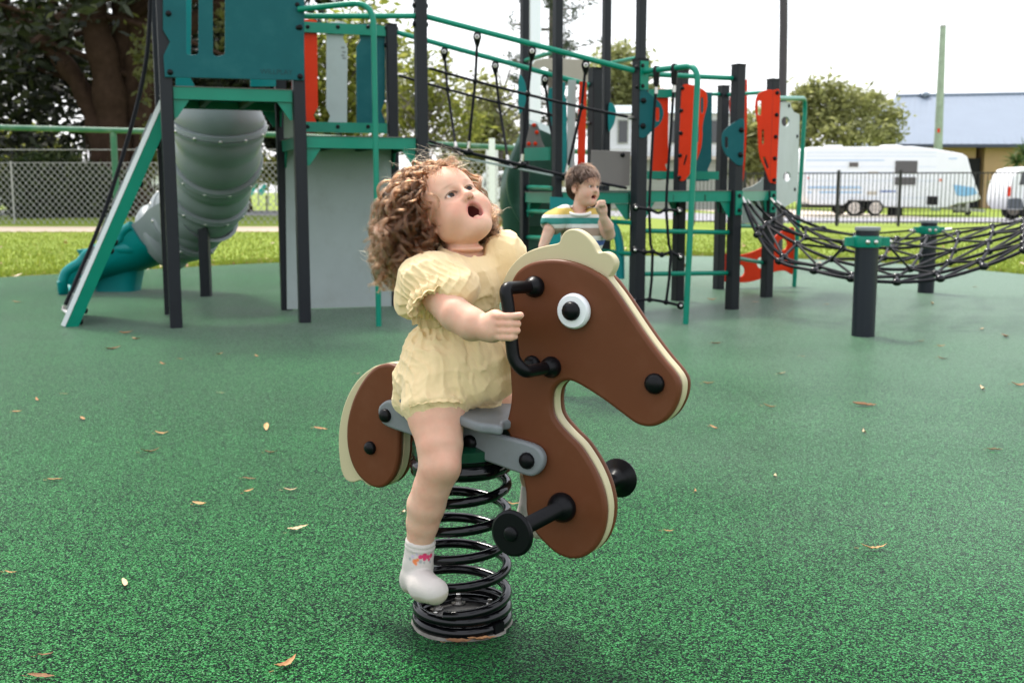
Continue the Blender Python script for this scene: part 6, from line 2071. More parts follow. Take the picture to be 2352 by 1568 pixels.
# hair as real curves
def hair_curves(name, strands, r0, m, parent, label=None, tip=0.25):
    cu = bpy.data.hair_curves.new(name)
    cu.add_curves([len(p) for p in strands])
    P = np.concatenate(strands).astype(np.float32)
    cu.attributes['position'].data.foreach_set('vector', P.ravel())
    rad = np.concatenate([np.linspace(1, tip, len(p)) * r0 for p in strands]).astype(np.float32)
    at = cu.attributes.get('radius') or cu.attributes.new('radius', 'FLOAT', 'POINT')
    at.data.foreach_set('value', rad)
    cu.materials.append(m)
    o = bpy.data.objects.new(name, cu)
    COL.objects.link(o)
    o.parent = parent
    if parent.type == 'EMPTY':
        o.location = -Vector(parent.location)
    if label:
        o['label'] = label
    return o

def hair_mat(name, color, rough=0.35, rnd=0.5):
    m = bpy.data.materials.new(name)
    m.use_nodes = True
    t = m.node_tree
    t.nodes.clear()
    o = t.nodes.new('ShaderNodeOutputMaterial')
    b = t.nodes.new('ShaderNodeBsdfHairPrincipled')
    b.parametrization = 'COLOR'
    b.inputs['Color'].default_value = (*color, 1)
    b.inputs['Roughness'].default_value = rough
    b.inputs['Radial Roughness'].default_value = 0.5
    b.inputs['Random Roughness'].default_value = 0.2
    if 'Random Color' in b.inputs:
        b.inputs['Random Color'].default_value = rnd
    hi = t.nodes.new('ShaderNodeHairInfo')
    mr = t.nodes.new('ShaderNodeMapRange'); mr.inputs[3].default_value = 0.65; mr.inputs[4].default_value = 1.5
    t.links.new(hi.outputs['Random'], mr.inputs[0])
    mu = t.nodes.new('ShaderNodeMix'); mu.data_type = 'RGBA'; mu.blend_type = 'MULTIPLY'; mu.inputs[0].default_value = 1
    mu.inputs[6].default_value = (*color, 1)
    t.links.new(mr.outputs[0], mu.inputs[7])
    t.links.new(mu.outputs[2], b.inputs['Color'])
    t.links.new(b.outputs[0], o.inputs[0])
    return m

# ------------------------------------------------------------------ the toddler on the spring rider
def HW(px, py, w):
    return PL(px, py, HO + HN * w, HN)
girl = thing('person', 'toddler with curly light brown hair in a yellow romper riding the horse', 'person', HW(1035, 905, 0))
GR = rot(37, 24, 21)
GS = 0.955
GC = HW(1035, 485, 0.0)
SKIN_G = (0.68, 0.398, 0.285)

gv = Vol((GC.x - 0.36, 2.12, 0.02), (GC.x + 0.36, 2.72, GC.z + 0.15), 0.0023)
# torso inside the romper, neck
gv.ell(HW(1062, 655, 0), (0.055, 0.070, 0.085), (HD, HN, (0, 0, 1)))
gv.ell(HW(1052, 770, 0), (0.065, 0.075, 0.09), (HD, HN, (0, 0, 1)), 0.03)
gv.ell(HW(1040, 870, 0), (0.070, 0.085, 0.07), (HD, HN, (0, 0, 1)), 0.03)
gW = head_shapes(gv, GC, GR, GS, 1.0)
gv.cone(HW(1064, 606, 0.0), np.array(gW(0, 0.018, -0.050)), 0.036, 0.036, 0.012)
gv.ell(HW(1070, 570, 0.006), (0.038, 0.042, 0.011), (HD, HN, (0, 0, 1)), 0.006)      # soft fold under the chin
# near arm
sh_n, el_n, wr_n = HW(985, 640, 0.080), HW(1046, 722, 0.150), HW(1128, 757, 0.150)
gv.chain([HW(1040, 615, 0.03), sh_n], [0.04, 0.040], 0.03)
gv.chain([sh_n, HW(1012, 683, 0.118), el_n], [0.040, 0.0385, 0.036], 0.02)
gv.chain([el_n, HW(1085, 745, 0.152), wr_n], [0.036, 0.0345, 0.0235], 0.02)
# near hand round the bar
bt, bb = hpts[2], hpts[3]
def bar_at(py):
    best = None
    for k in range(101):
        p = bt.lerp(bb, k / 100) - EYE
        y = CY - F * p.dot(_up) / p.dot(_fw)
        if best is None or abs(y - py) < best[0]:
            best = (abs(y - py), k / 100)
    return bt.lerp(bb, best[1])
def hand(v, at, wrist, n, long_index=True):
    """Fist closed on the bar: n points from the board outwards."""
    c = at(746)
    v.ell(c - HD * 0.026 + n * 0.012, (0.026, 0.019, 0.031), (HD, n, (0, 0, 1)), 0.012)
    v.cone(wrist, c - HD * 0.034 + n * 0.010, 0.0235, 0.022, 0.014)
    for i, (py, ln, r) in enumerate(((724, 0.036, 0.0082), (740, 0.025, 0.0090), (756, 0.022, 0.0088), (771, 0.015, 0.0078))):
        b = at(py)
        p0 = b - HD * 0.020 + n * 0.020
        p1 = b - HD * 0.004 + n * 0.0245
        p2 = b + HD * 0.011 + n * 0.021
        p3 = b + HD * ln * 0.98 + n * (0.013 if i == 0 else 0.010) + V(0, 0, 0.004 if i == 0 else 0)
        v.chain([p0, p1, p2, p3], [r * 1.18, r * 1.08, r, r * 0.86], 0.0035)
    b = at(728)
    v.chain([b - HD * 0.030 + n * 0.0, b - HD * 0.012 - n * 0.020, b + HD * 0.010 - n * 0.021], [0.0105, 0.0095, 0.0080], 0.006)
hand(gv, bar_at, wr_n, HN)
# far arm and hand
bt_n, bb_n = bt, bb
mir = lambda p: p - HN * (2 * (p - HO).dot(HN))
def bar_far(py): return mir(bar_at(py))
wr_f = mir(bar_at(748) - HD * 0.046 + HN * 0.012)
sh_f = HW(1135, 612, -0.085)
gv.chain([HW(1085, 610, -0.03), sh_f], [0.04, 0.039], 0.03)
el_f = sh_f.lerp(wr_f, 0.5) - HN * 0.05 - V(0, 0, 0.03)
gv.chain([sh_f, el_f, wr_f], [0.038, 0.034, 0.0235], 0.02)
hand(gv, bar_far, wr_f, -HN)
# near leg
leg = [(1008, 900, 0.070, 0.066), (1002, 958, 0.105, 0.0625), (1010, 1020, 0.130, 0.0505), (1010, 1072, 0.142, 0.0455), (992, 1118, 0.140, 0.0405), (979, 1160, 0.136, 0.0425), (971, 1200, 0.132, 0.0365), (965, 1242, 0.128, 0.0295), (962, 1292, 0.126, 0.0290)]
gv.chain([HW(x, y, w) for x, y, w, r in leg], [r for *_, r in leg], 0.02)
gv.ell(HW(1026, 1066, 0.155), (0.026, 0.026, 0.028), None, 0.02)
gv.chain([HW(958, 1318, 0.126), HW(975, 1348, 0.155), HW(998, 1358, 0.175)], [0.027, 0.026, 0.022], 0.02)
# far leg
def far_leg(v, k=0.02):
    lf = [(1085, 905, -0.065, 0.066), (1150, 935, -0.115, 0.060), (1215, 985, -0.150, 0.047), (1234, 1040, -0.148, 0.040), (1234, 1090, -0.142, 0.041), (1230, 1130, -0.135, 0.031), (1226, 1165, -0.130, 0.029)]
    v.chain([HW(x, y, w) for x, y, w, r in lf], [r for *_, r in lf], k)
    v.chain([HW(1222, 1180, -0.13), HW(1240, 1206, -0.125), HW(1262, 1212, -0.12)], [0.027, 0.026, 0.022], k)
far_leg(gv)
# skin creases at wrist and shin
wd = (Vector(wr_n) - Vector(el_n)).normalized()
face_tint = head_tint(SKIN_G, (0.57, 0.21, 0.18), GC, GR, GS, 1.0)
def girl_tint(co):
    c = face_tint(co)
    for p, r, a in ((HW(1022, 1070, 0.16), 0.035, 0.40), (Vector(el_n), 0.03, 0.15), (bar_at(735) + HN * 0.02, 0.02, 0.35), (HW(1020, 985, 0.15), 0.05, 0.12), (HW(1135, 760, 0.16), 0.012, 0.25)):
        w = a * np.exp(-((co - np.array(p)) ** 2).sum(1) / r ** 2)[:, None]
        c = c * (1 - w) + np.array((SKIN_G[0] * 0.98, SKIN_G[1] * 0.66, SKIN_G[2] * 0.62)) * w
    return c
gbody = skin_obj('body', gv, M_SKIN, girl, colour=girl_tint)
del gv
eyes(girl, gW, GR, GS, (0.02, -1, 0.12))

# romper
def cotton():
    m = mat('yellow_cotton', (0.97, 0.765, 0.445), 0.9, 0.12, var=0.03, vscale=12, sheen=0.25, transl=0.22)
    t = m.node_tree
    N, L = t.nodes.new, t.links.new
    b = t.nodes['Principled BSDF']
    tc = N('ShaderNodeTexCoord')
    vo = N('ShaderNodeTexVoronoi'); vo.inputs['Scale'].default_value = 26
    w = N('ShaderNodeTexNoise'); w.inputs['Scale'].default_value = 160; w.inputs['Detail'].default_value = 3
    ww = N('ShaderNodeTexNoise'); ww.inputs['Scale'].default_value = 85; ww.inputs['Detail'].default_value = 9; ww.inputs['Distortion'].default_value = 0.3
    for n in (vo, w, ww): L(tc.outputs['Object'], n.inputs['Vector'])
    mr = N('ShaderNodeMapRange'); mr.inputs[1].default_value = 0.12; mr.inputs[2].default_value = 0.30; mr.inputs[3].default_value = 1; mr.inputs[4].default_value = 0
    L(vo.outputs['Distance'], mr.inputs[0])
    mm = N('ShaderNodeMath'); mm.operation = 'MULTIPLY'; L(mr.outputs[0], mm.inputs[0]); L(w.outputs[0], mm.inputs[1])
    ad = N('ShaderNodeMath'); ad.operation = 'MULTIPLY_ADD'; ad.inputs[1].default_value = 1.0; L(ww.outputs[0], ad.inputs[0]); L(mm.outputs[0], ad.inputs[2])
    bp = N('ShaderNodeBump'); bp.inputs['Strength'].default_value = 0.6; bp.inputs['Distance'].default_value = 0.003
    L(ad.outputs[0], bp.inputs['Height']); L(bp.outputs[0], b.inputs['Normal'])
    return m
M_COTTON = cotton()
AX = (HD, HN, V(0, 0, 1))
dv = Vol((GC.x - 0.26, 2.13, 0.36), (GC.x + 0.26, 2.68, GC.z - 0.04), 0.0025)
dv.ell(HW(1069, 664, 0), (0.079, 0.086, 0.084), AX)
dv.ell(HW(1066, 630, 0), (0.058, 0.082, 0.042), AX, 0.03)
dv.ell(HW(1055, 738, 0), (0.090, 0.092, 0.050), AX, 0.03)
dv.ell(HW(1046, 815, 0), (0.122, 0.118, 0.085), AX, 0.03)
dv.ell(HW(1040, 868, 0.005), (0.128, 0.122, 0.070), AX, 0.03)
dv.cone(HW(1015, 868, 0.055), HW(1000, 918, 0.092), 0.090, 0.073, 0.03)
dv.cone(HW(960, 890, 0.04), HW(938, 920, 0.05), 0.055, 0.035, 0.025)
dv.cone(HW(1085, 880, -0.035), HW(1105, 925, -0.040), 0.075, 0.045, 0.03)
dv.cone(HW(1135, 860, -0.02), HW(1150, 880, -0.02), 0.060, 0.030, 0.03)
dv.torus(HW(1000, 930, 0.103), (HW(1006, 990, 0.118) - HW(1000, 900, 0.092)), 0.063, 0.0075, 0.012, (0.0014, 12))
# puff sleeves
dv.ell(HW(988, 645, 0.102), (0.078, 0.066, 0.066), AX, 0.022)
dv.ell(HW(1045, 662, 0.105), (0.055, 0.050, 0.045), AX, 0.022)
dv.ell(HW(952, 690, 0.100), (0.040, 0.048, 0.048), AX, 0.022)
arm_d = (Vector(el_n) - Vector(sh_n)).normalized()
# opening of the sleeve, gathered edge
op_c = Vector(HW(1004, 697, 0.124))
op_n = (arm_d + V(0, 0, -0.35)).normalized()
dv.cone(op_c + op_n * 0.018, op_c + op_n * 0.10, 0.050, 0.075, 0.006, 'sub')
dv.torus(op_c - op_n * 0.004, op_n, 0.056, 0.0080, 0.012, (0.0016, 12))
dv.ell(HW(1152, 592, -0.085), (0.062, 0.058, 0.062), AX, 0.022)
dv.ell(HW(1178, 640, -0.09), (0.045, 0.05, 0.05), AX, 0.022)
# room for neck
dv.cone(HW(1065, 596, 0.0), HW(1070, 535, 0.0), 0.047, 0.060, 0.005, 'sub')
dv.torus(HW(1065, 586, 0.0), (V(0, 0, 1) + HD * 0.30).normalized(), 0.0500, 0.0048, 0.003)
zg = HW(1055, 738, 0).z
cx0 = HW(1050, 800, 0)
def folds(X, Y, Z):
    a = np.arctan2((X - cx0.x) * HN.x + (Y - cx0.y) * HN.y, (X - cx0.x) * HD.x + (Y - cx0.y) * HD.y)
    below = np.clip((zg - Z) / 0.02, 0, 1) * np.clip(1 - (zg - Z - 0.02) / 0.14, 0.25, 1)
    near = np.exp(-((Z - zg) / 0.016) ** 2)
    ph = 2.5 * noise3(X, Y, Z, 12.0, 1.0)
    r = 0.0028 * np.sin(15 * a + ph) * below + 0.0016 * np.sin(38 * a + ph * 2) * np.clip(below - 0.3, 0, 1)
    r = r - 0.009 * near
    qx, qy, qz = X - op_c.x, Y - op_c.y, Z - op_c.z
    al = qx * op_n.x + qy * op_n.y + qz * op_n.z
    su = op_n.orthogonal().normalized(); sw = op_n.cross(su)
    th = np.arctan2(qx * sw.x + qy * sw.y + qz * sw.z, qx * su.x + qy * su.y + qz * su.z)
    dist = np.sqrt(qx * qx + qy * qy + qz * qz)
    fl_ = np.sin(12 * th + 4 * noise3(X, Y, Z, 14.0, 8.0))
    r = r + 0.0065 * (np.exp(-(fl_ / 0.55) ** 2) - 0.4) * np.exp(-np.abs(al + 0.010) / 0.040) * (dist < 0.13)
    wx = 0.010 * noise3(X, Y, Z, 20.0, 11.0)
    n1 = noise3(X + wx, Y, Z * 0.55 + wx, 17.0, 2.0); n2 = noise3(X, Y + wx, Z * 0.8, 36.0, 3.0)
    rid = lambda q: np.clip(1 - np.abs(q) * 1.6, 0, 1) ** 2
    r = r + 0.0035 * (rid(n1) - 0.3) + 0.0018 * (rid(n2) - 0.3) + 0.005 * noise3(X, Y, Z, 13.0, 5.0)
    for kx, kz, ks, amp_, sd in ((1.0, 0.45, 85.0, 0.0034, 21.0), (0.35, -1.0, 70.0, 0.0026, 31.0), (1.0, 1.1, 130.0, 0.0020, 41.0)):
        ph2 = (X * kx + Z * kz + Y * 0.4) * ks + 5.0 * noise3(X, Y, Z, 9.0, sd)
        msk = np.clip(0.15 + 1.6 * noise3(X, Y, Z, 11.0, sd + 3), 0, 1)
        r = r + amp_ * msk * (np.exp(-(np.sin(ph2) / 0.42) ** 2) - 0.25)
    return r.astype(np.float32)
dv.push((-9, -9, -9), (9, 9, 9), folds)
romper = skin_obj('romper', dv, M_COTTON, girl, 'short yellow cotton romper with puffed sleeves')
del dv
def frill(name, c, n, r1, r2, ln, waves, amp, seed, turn=0.0):
    """Gathered cloth edge: a thin band that opens from r1 to a waving rim r2."""
    rs = random.Random(seed)
    c, n = Vector(c), Vector(n).normalized()
    u = n.orthogonal().normalized(); w = n.cross(u)
    K, J = 180, 5
    ph = [rs.uniform(0, 6.28) for _ in range(4)]
    vs, fs = [], []
    for side in (0, 1):
        for j in range(J):
            t = j / (J - 1)
            for k in range(K):
                a = 2 * math.pi * k / K
                wv = math.sin(waves * a + ph[0] + 0.9 * math.sin(2 * a + ph[1])) + 0.45 * math.sin(waves * 1.9 * a + ph[2])
                r = r1 + (r2 - r1) * t + amp * wv * (0.25 + 0.75 * t) - 0.0011 * side
                h = ln * t + amp * 0.6 * math.sin(waves * 1.3 * a + ph[3]) * t
                vs.append(c + n * h + (u * math.cos(a) + w * math.sin(a)) * r)
    O = J * K
    for j in range(J - 1):
        for k in range(K):
            k2 = (k + 1) % K
            fs.append((j * K + k, j * K + k2, (j + 1) * K + k2, (j + 1) * K + k))
            fs.append((O + j * K + k2, O + j * K + k, O + (j + 1) * K + k, O + (j + 1) * K + k2))
    for k in range(K):
        k2 = (k + 1) % K
        fs.append(((J - 1) * K + k, (J - 1) * K + k2, O + (J - 1) * K + k2, O + (J - 1) * K + k))
    return part(name, MB().add(vs, fs), M_COTTON, romper, ang=70)
frill('sleeve_frill', op_c - op_n * 0.004, op_n, 0.057, 0.0655, 0.017, 13, 0.0030, 1)
frill('leg_hem', HW(1000, 929, 0.103), HW(1006, 990, 0.118) - HW(1000, 900, 0.092), 0.068, 0.0705, 0.010, 15, 0.0016, 2)
frill('neck_band', HW(1065, 589, 0.0), (V(0, 0, 1) + HD * 0.30), 0.0540, 0.0500, 0.0085, 9, 0.0006, 3)
part('button', MB().lathe([(0.004, 0), (0.0042, 0.0015), (0, 0.0018)], HW(1112, 752, 0.02) , (HN * 0.8 + HD * 0.6).normalized(), 14), M_COTTON, romper)

# sock with a knitted flower band and pale sole
def sock_tint(base, sole, flowers):
    def f(co):
        c = np.tile(np.array(base, float), (len(co), 1))
        lo = co[:, 2].min()
        w = np.clip((lo + 0.034 - co[:, 2] + (co[:, 0] - co[:, 0].mean()) * 0.25) / 0.006, 0, 1)[:, None]
        c = c * (1 - w) + np.array(sole) * w
        for p, r, col in flowers:
            d = np.sqrt(((co - np.array(p)) ** 2).sum(1))
            w = np.clip((r - d) / 0.0022, 0, 1)[:, None]
            c = c * (1 - w) + np.array(col) * w
        return c
    return f
M_SOCK = mat('knitted_sock', (0.70, 0.66, 0.62), 0.85, 0.2, bump=0.5, bscale=420, vcol='tint')
def flower_pts(lst, w0):
    out = []
    for x, y, r, col in lst:
        p = HW(x, y, w0)
        # project forward onto the sock skin: nearest to the camera
        out.append((p, r, col))
    return out
sv = Vol((GC.x - 0.22, 2.05, 0.03), (GC.x + 0.12, 2.42, 0.42), 0.0022)
sv.chain([HW(965, 1243, 0.128), HW(961, 1292, 0.127), HW(957, 1318, 0.128)], [0.0325, 0.0345, 0.0355], 0.012)
sv.chain([HW(957, 1322, 0.128), HW(974, 1346, 0.155), HW(999, 1357, 0.175)], [0.0345, 0.0345, 0.0295], 0.016)
sv.ell(HW(948, 1332, 0.118), (0.030, 0.030, 0.032), None, 0.015)
sv.cut(HW(966, 1236, 0.129), HW(971, 1200, 0.132) - HW(963, 1285, 0.126))
sv.torus(HW(966, 1243, 0.128), (HW(971, 1200, 0.132) - HW(963, 1285, 0.126)).normalized(), 0.0300, 0.0042, 0.003)
sv.torus(HW(965, 1252, 0.128), (HW(971, 1200, 0.132) - HW(963, 1285, 0.126)).normalized(), 0.0305, 0.0040, 0.003)
PK, OR, GY, LV = (0.62, 0.05, 0.14), (0.75, 0.22, 0.08), (0.35, 0.36, 0.36), (0.50, 0.42, 0.55)
fl = []
for x, y, r, colr in ((966, 1279, 0.0050, PK), (976, 1276, 0.0055, PK), (984, 1279, 0.0050, PK), (992, 1276, 0.0055, PK), (976, 1284, 0.0045, PK), (987, 1285, 0.004, PK), (952, 1289, 0.0050, OR), (959, 1286, 0.0040, OR), (955, 1295, 0.0035, OR), (940, 1283, 0.0040, GY), (947, 1278, 0.0040, LV), (966, 1290, 0.0040, GY), (975, 1292, 0.003, GY), (990, 1290, 0.004, GY), (946, 1272, 0.003, GY), (957, 1274, 0.0038, LV)):
    fl.append((x, y, r, colr))
def sock_col(co):
    c = sock_tint((0.58, 0.53, 0.49), (0.47, 0.42, 0.33), [])(co)
    d = co - np.array(EYE)
    fwv, upv = np.array(_fw), np.array(_up)
    for x, y, r, colr in fl:
        rr = np.array(ray(x, y)); rr /= np.linalg.norm(rr)
        # a flower knitted on the front of the ankle, at the skin the measuring line meets first
        t = d @ rr
        off = np.linalg.norm(d - t[:, None] * rr, axis=1)
        hit = t[off < 0.004].min() if (off < 0.004).any() else 9
        p = np.array(EYE) + rr * hit
        q = np.sqrt(((co - p) ** 2).sum(1))
        w = np.clip((r * 1.25 - q) / 0.0016, 0, 1)[:, None]
        c = c * (1 - w) + np.array(colr) * w
    return c
skin_obj('sock', sv, M_SOCK, girl, 'white sock with knitted pink flowers and cream sole', colour=sock_col)
sv = Vol((GC.x + 0.08, 2.18, 0.12), (GC.x + 0.36, 2.62, 0.42), 0.003)
sv.chain([HW(1229, 1125, -0.135), HW(1224, 1165, -0.13), HW(1220, 1182, -0.13)], [0.034, 0.0335, 0.0345], 0.012)
sv.chain([HW(1220, 1182, -0.13), HW(1240, 1206, -0.125), HW(1262, 1212, -0.12)], [0.034, 0.031, 0.026], 0.012)
skin_obj('sock', sv, M_SOCK, girl, 'white sock on the far foot', colour=sock_tint((0.58, 0.53, 0.49), (0.47, 0.42, 0.33), []))
del sv

# hair: soft inner mass, then curls
M_HAIRG = hair_mat('light_brown_hair', (0.064, 0.0245, 0.0100), 0.30)
M_HAIRIN = mat('hair_inner_mass', (0.055, 0.028, 0.014), 0.7, 0.2, var=0.4, vscale=60, bump=1.0, bscale=130)
hv = Vol((GC.x - 0.28, 2.16, GC.z - 0.24), (GC.x + 0.16, 2.75, GC.z + 0.18), 0.003)
Rn = np.array(GR)
def GL(x, y, z): return np.array(GC) + Rn @ (np.array([x, y, z]) * GS)
hv.ell(GL(0, 0.026, 0.040), (0.0705, 0.083, 0.0745), Rn.T, 0.01)
hv.ell(GL(-0.012, 0.075, -0.010), (0.075, 0.060, 0.080), Rn.T, 0.03)
hv.ell(HW(925, 500, 0.02), (0.062, 0.075, 0.075), None, 0.03)
hv.ell(HW(935, 575, 0.03), (0.050, 0.060, 0.060), None, 0.03)
hv.ell(HW(955, 555, 0.035), (0.042, 0.030, 0.050), None, 0.02)
hv.ell(HW(965, 490, 0.045), (0.025, 0.020, 0.05), None, 0.02)
hv.ell(HW(1120, 545, -0.07), (0.028, 0.04, 0.035), None, 0.02)
# keep the face clear
hv.ell(GL(0, -0.066, -0.014), (0.072, 0.066, 0.084), Rn.T, 0.01, 'sub')
hv.ell(GL(-0.06, -0.02, -0.02), (0.03, 0.035, 0.06), Rn.T, 0.01, 'sub')
hv.push((-9, -9, -9), (9, 9, 9), lambda X, Y, Z: (0.012 * (0.4 - np.abs(noise3(X, Y, Z, 34, 1))) + 0.010 * noise3(X, Y, Z, 18, 2)).astype(np.float32))
hair = skin_obj('hair', hv, M_HAIRIN, girl, 'thick curly light brown hair')
del hv

rh = np.random.default_rng(21)
def scalp(n):
    """Points on the scalp of the head frame with outward directions, face and neck left out."""
    out = []
    while len(out) < n:
        d = rh.normal(size=3); d /= np.linalg.norm(d)
        p = np.array([0, 0.016, 0.037]) + d * np.array([0.073, 0.088, 0.077])
        if p[1] < -0.045 and p[2] < 0.072 - abs(p[0]) * 0.10:
            continue
        if p[1] < -0.027 and p[2] < 0.046:
            continue
        if p[1] < -0.008 and p[2] < 0.005:
            continue
        if p[2] < -0.030:
            continue
        out.append((p, d))
    return out
def lock(root, d, target, nstr, amp, turns, seed, spread=0.006, npt=26, frizz=0.0012, bulge=0.03):
    """A curl: strands follow a bowed path to the target, winding round it ever wider."""
    r = np.random.default_rng(seed)
    a = GL(*root); n = Rn @ d
    b = np.array(target)
    L = np.linalg.norm(b - a)
    m1 = a + n * (bulge + 0.15 * L); m2 = a * 0.35 + b * 0.65 + n * bulge * 0.8 + np.array([0, 0, 0.02])
    t = np.linspace(0, 1, npt)[:, None]
    path = (1 - t) ** 3 * a + 3 * t * (1 - t) ** 2 * m1 + 3 * t * t * (1 - t) * m2 + t ** 3 * b
    tg = np.gradient(path, axis=0); tg /= np.linalg.norm(tg, axis=1, keepdims=True) + 1e-9
    u = np.cross(tg, [0.2, 0.9, 0.3]); u /= np.linalg.norm(u, axis=1, keepdims=True) + 1e-9
    w = np.cross(tg, u)
    sgn = 1 if r.random() < 0.5 else -1
    ph = r.random() * 6.28
    out = []
    for s in range(nstr):
        tt = t[:, 0]
        am = amp * np.clip((tt - 0.15) / 0.60, 0, 1) * (1 + 0.07 * r.normal())
        th = ph + sgn * (2 * np.pi * turns * (tt ** 1.15) * (1 + 0.012 * r.normal())) + 0.09 * r.normal()
        o = r.normal(size=2) * spread * (0.35 + 0.65 * tt[:, None])
        fz = np.cumsum(r.normal(size=(npt, 3)), 0) * frizz * 0.35
        out.append(path + u * (am * np.cos(th) + o[:, 0])[:, None] + w * (am * np.sin(th) + o[:, 1])[:, None] + fz)
    return out
S = []
roots = scalp(420)
# where curls end: picture place, side offset w, spread of each cloud of ends
clouds = [((868, 470), 0.02, 28, 24), ((872, 530), 0.03, 26, 28), ((900, 590), 0.04, 28, 28), ((915, 640), 0.05, 24, 22), ((935, 625), 0.07, 22, 22), ((915, 545), 0.09, 34, 40), ((950, 580), 0.09, 28, 34), ((975, 545), 0.10, 22, 30), ((880, 430), 0.0, 26, 22), ((930, 500), 0.11, 36, 40), ((955, 610), 0.06, 24, 24), ((900, 500), -0.08, 30, 50), ((985, 500), 0.105, 16, 30)]
k = 0
def to_px(p):
    q = Vector(p) - EYE
    z = q.dot(_fw)
    return CX + F * q.dot(_rt) / z, CY - F * q.dot(_up) / z
for p, d in roots:
    a = GL(*p); n = Rn @ d
    x, y = to_px(a)
    w = (Vector(a) - HO).dot(HN)
    back = np.clip((1040 - x) / 110.0, 0.0, 1.15)
    low = np.clip((y - 380) / 130.0, 0, 1.2)
    ln = (0.65 + 0.45 * rh.random())
    if p[0] > 0.045 and rh.random() < 0.55:           # far side of the head: short curls behind the cheek
        tgt = HW(1128 + rh.normal() * 13, 545 + rh.normal() * 22, -0.075 + 0.02 * rh.normal())
    else:
        tx = x - (70 + 45 * back - 45 * low * (1 - back * 0.4)) * ln + rh.normal() * 9
        ty = y + (45 + 85 * low + 25 * back) * ln + rh.normal() * 11
        ty = min(ty, 668 + rh.normal() * 6); tx = max(tx, 848 + rh.random() * 22); tx = min(tx, 990)
        tgt = HW(tx, ty, w * 1.12 + 0.010 * rh.normal())
    S += lock(p, d, tgt, 38, 0.0095 + 0.0075 * rh.random(), 1.3 + 1.5 * rh.random(), 1000 + k, 0.0025, 36, 0.0005, 0.014 + 0.012 * rh.random())
    k += 1
# outer layer on the near side, over the ear and down to the shoulder
near = [q for q in scalp(900) if q[0][0] < -0.035 and q[0][2] < 0.095][:190]
for p, d in near:
    x, y = to_px(GL(*p))
    tx = x - 20 - 85 * rh.random() ** 1.3; ty = y + 60 + 75 * rh.random()
    ty = min(ty, 600 + 45 * np.clip((985 - tx) / 60, 0, 1) + rh.normal() * 8); tx = max(tx, 868 + 20 * rh.random())
    S += lock(p, d, HW(tx, ty, 0.088 + 0.016 * rh.normal()), 36, 0.0095 + 0.0070 * rh.random(), 1.3 + 1.4 * rh.random(), 5000 + k, 0.0025, 34, 0.0005, 0.012 + 0.012 * rh.random())
    k += 1
# curls lying before the ear and at the temple
for i, (rx, ry, rz, tx, ty, w) in enumerate(((-0.062, -0.030, 0.055, 1000, 490, 0.100), (-0.055, -0.045, 0.075, 1005, 470, 0.105), (-0.066, -0.018, 0.045, 1006, 512, 0.105), (-0.068, 0.0, 0.04, 992, 530, 0.105), (-0.069, 0.01, 0.03, 985, 556, 0.10), (-0.066, -0.01, 0.05, 975, 520, 0.11), (-0.060, -0.035, 0.06, 996, 505, 0.106), (-0.07, 0.02, 0.03, 1000, 560, 0.085), (-0.07, 0.02, 0.01, 990, 575, 0.075))):
    rt = np.array([rx, ry, rz]); dd = rt - np.array([0, 0.016, 0.037]); dd /= np.linalg.norm(dd)
    S += lock(rt, dd, HW(tx + 2, ty + 6, w - 0.006), 24, 0.007, 2.2, 3000 + i, 0.0020, 30, 0.0004, 0.007)
# far side curls below the cheek
for i in range(14):
    rt = np.array([0.069, 0.0 + 0.02 * rh.random(), 0.0]); dd = np.array([1, 0.1, 0])
    S += lock(rt, dd, HW(1128 + rh.normal() * 12, 548 + rh.normal() * 20, -0.055 + 0.02 * rh.normal()), 20, 0.009, 2.2, 3100 + i, 0.004, 26, 0.0014, 0.014)
# fringe wisps over the forehead
for i in range(34):
    x = -0.045 + 0.090 * rh.random()
    rt = np.array([x, -0.052, 0.092 - abs(x) * 0.25]); dd = np.array([0, -0.7, 0.7])
    S += lock(rt, dd, GL(x + 0.010 * rh.normal() - 0.004, -0.083, 0.062 + 0.012 * rh.normal()), 4, 0.005, 1.3, 3200 + i, 0.003, 18, 0.0012, 0.010)
hair_curves('curls', S, 0.00036, M_HAIRG, hair)
# loose flyaway hairs, finer and lighter in colour than the curls
S2 = []
for i, (p, d) in enumerate(scalp(520)):
    n = Rn @ d
    a = GL(*p) + n * 0.006
    L = 0.018 + 0.035 * rh.random()
    t = np.linspace(0, 1, 12)[:, None]
    side = rh.normal(size=3); side -= n * (side @ n); side /= np.linalg.norm(side)
    back = np.array([-0.4, 0.1, 0.05])
    S2.append(a + n * L * t + side * L * 0.9 * np.sin(t * (1.5 + 3 * rh.random())) + back * L * t ** 2 + np.cumsum(rh.normal(size=(12, 3)), 0) * 0.0006)
for i in rh.choice(len(S), 420, replace=False):
    a = S[i][-1]
    o = a - np.array(GC); o /= np.linalg.norm(o)
    t = np.linspace(0, 1, 16)[:, None]
    side = rh.normal(size=3); side -= o * (side @ o); side /= np.linalg.norm(side)
    w2 = np.cross(o, side)
    L = 0.012 + 0.024 * rh.random(); R0 = 0.003 + 0.006 * rh.random(); tn = 3 + 5 * rh.random()
    S2.append(a + o * L * t * 0.7 + side * R0 * (np.cos(t * tn) - 1) + w2 * R0 * np.sin(t * tn))
hair_curves('flyaway_hair', S2, 0.00026, hair_mat('fine_fair_hair', (0.20, 0.105, 0.05), 0.35), hair)

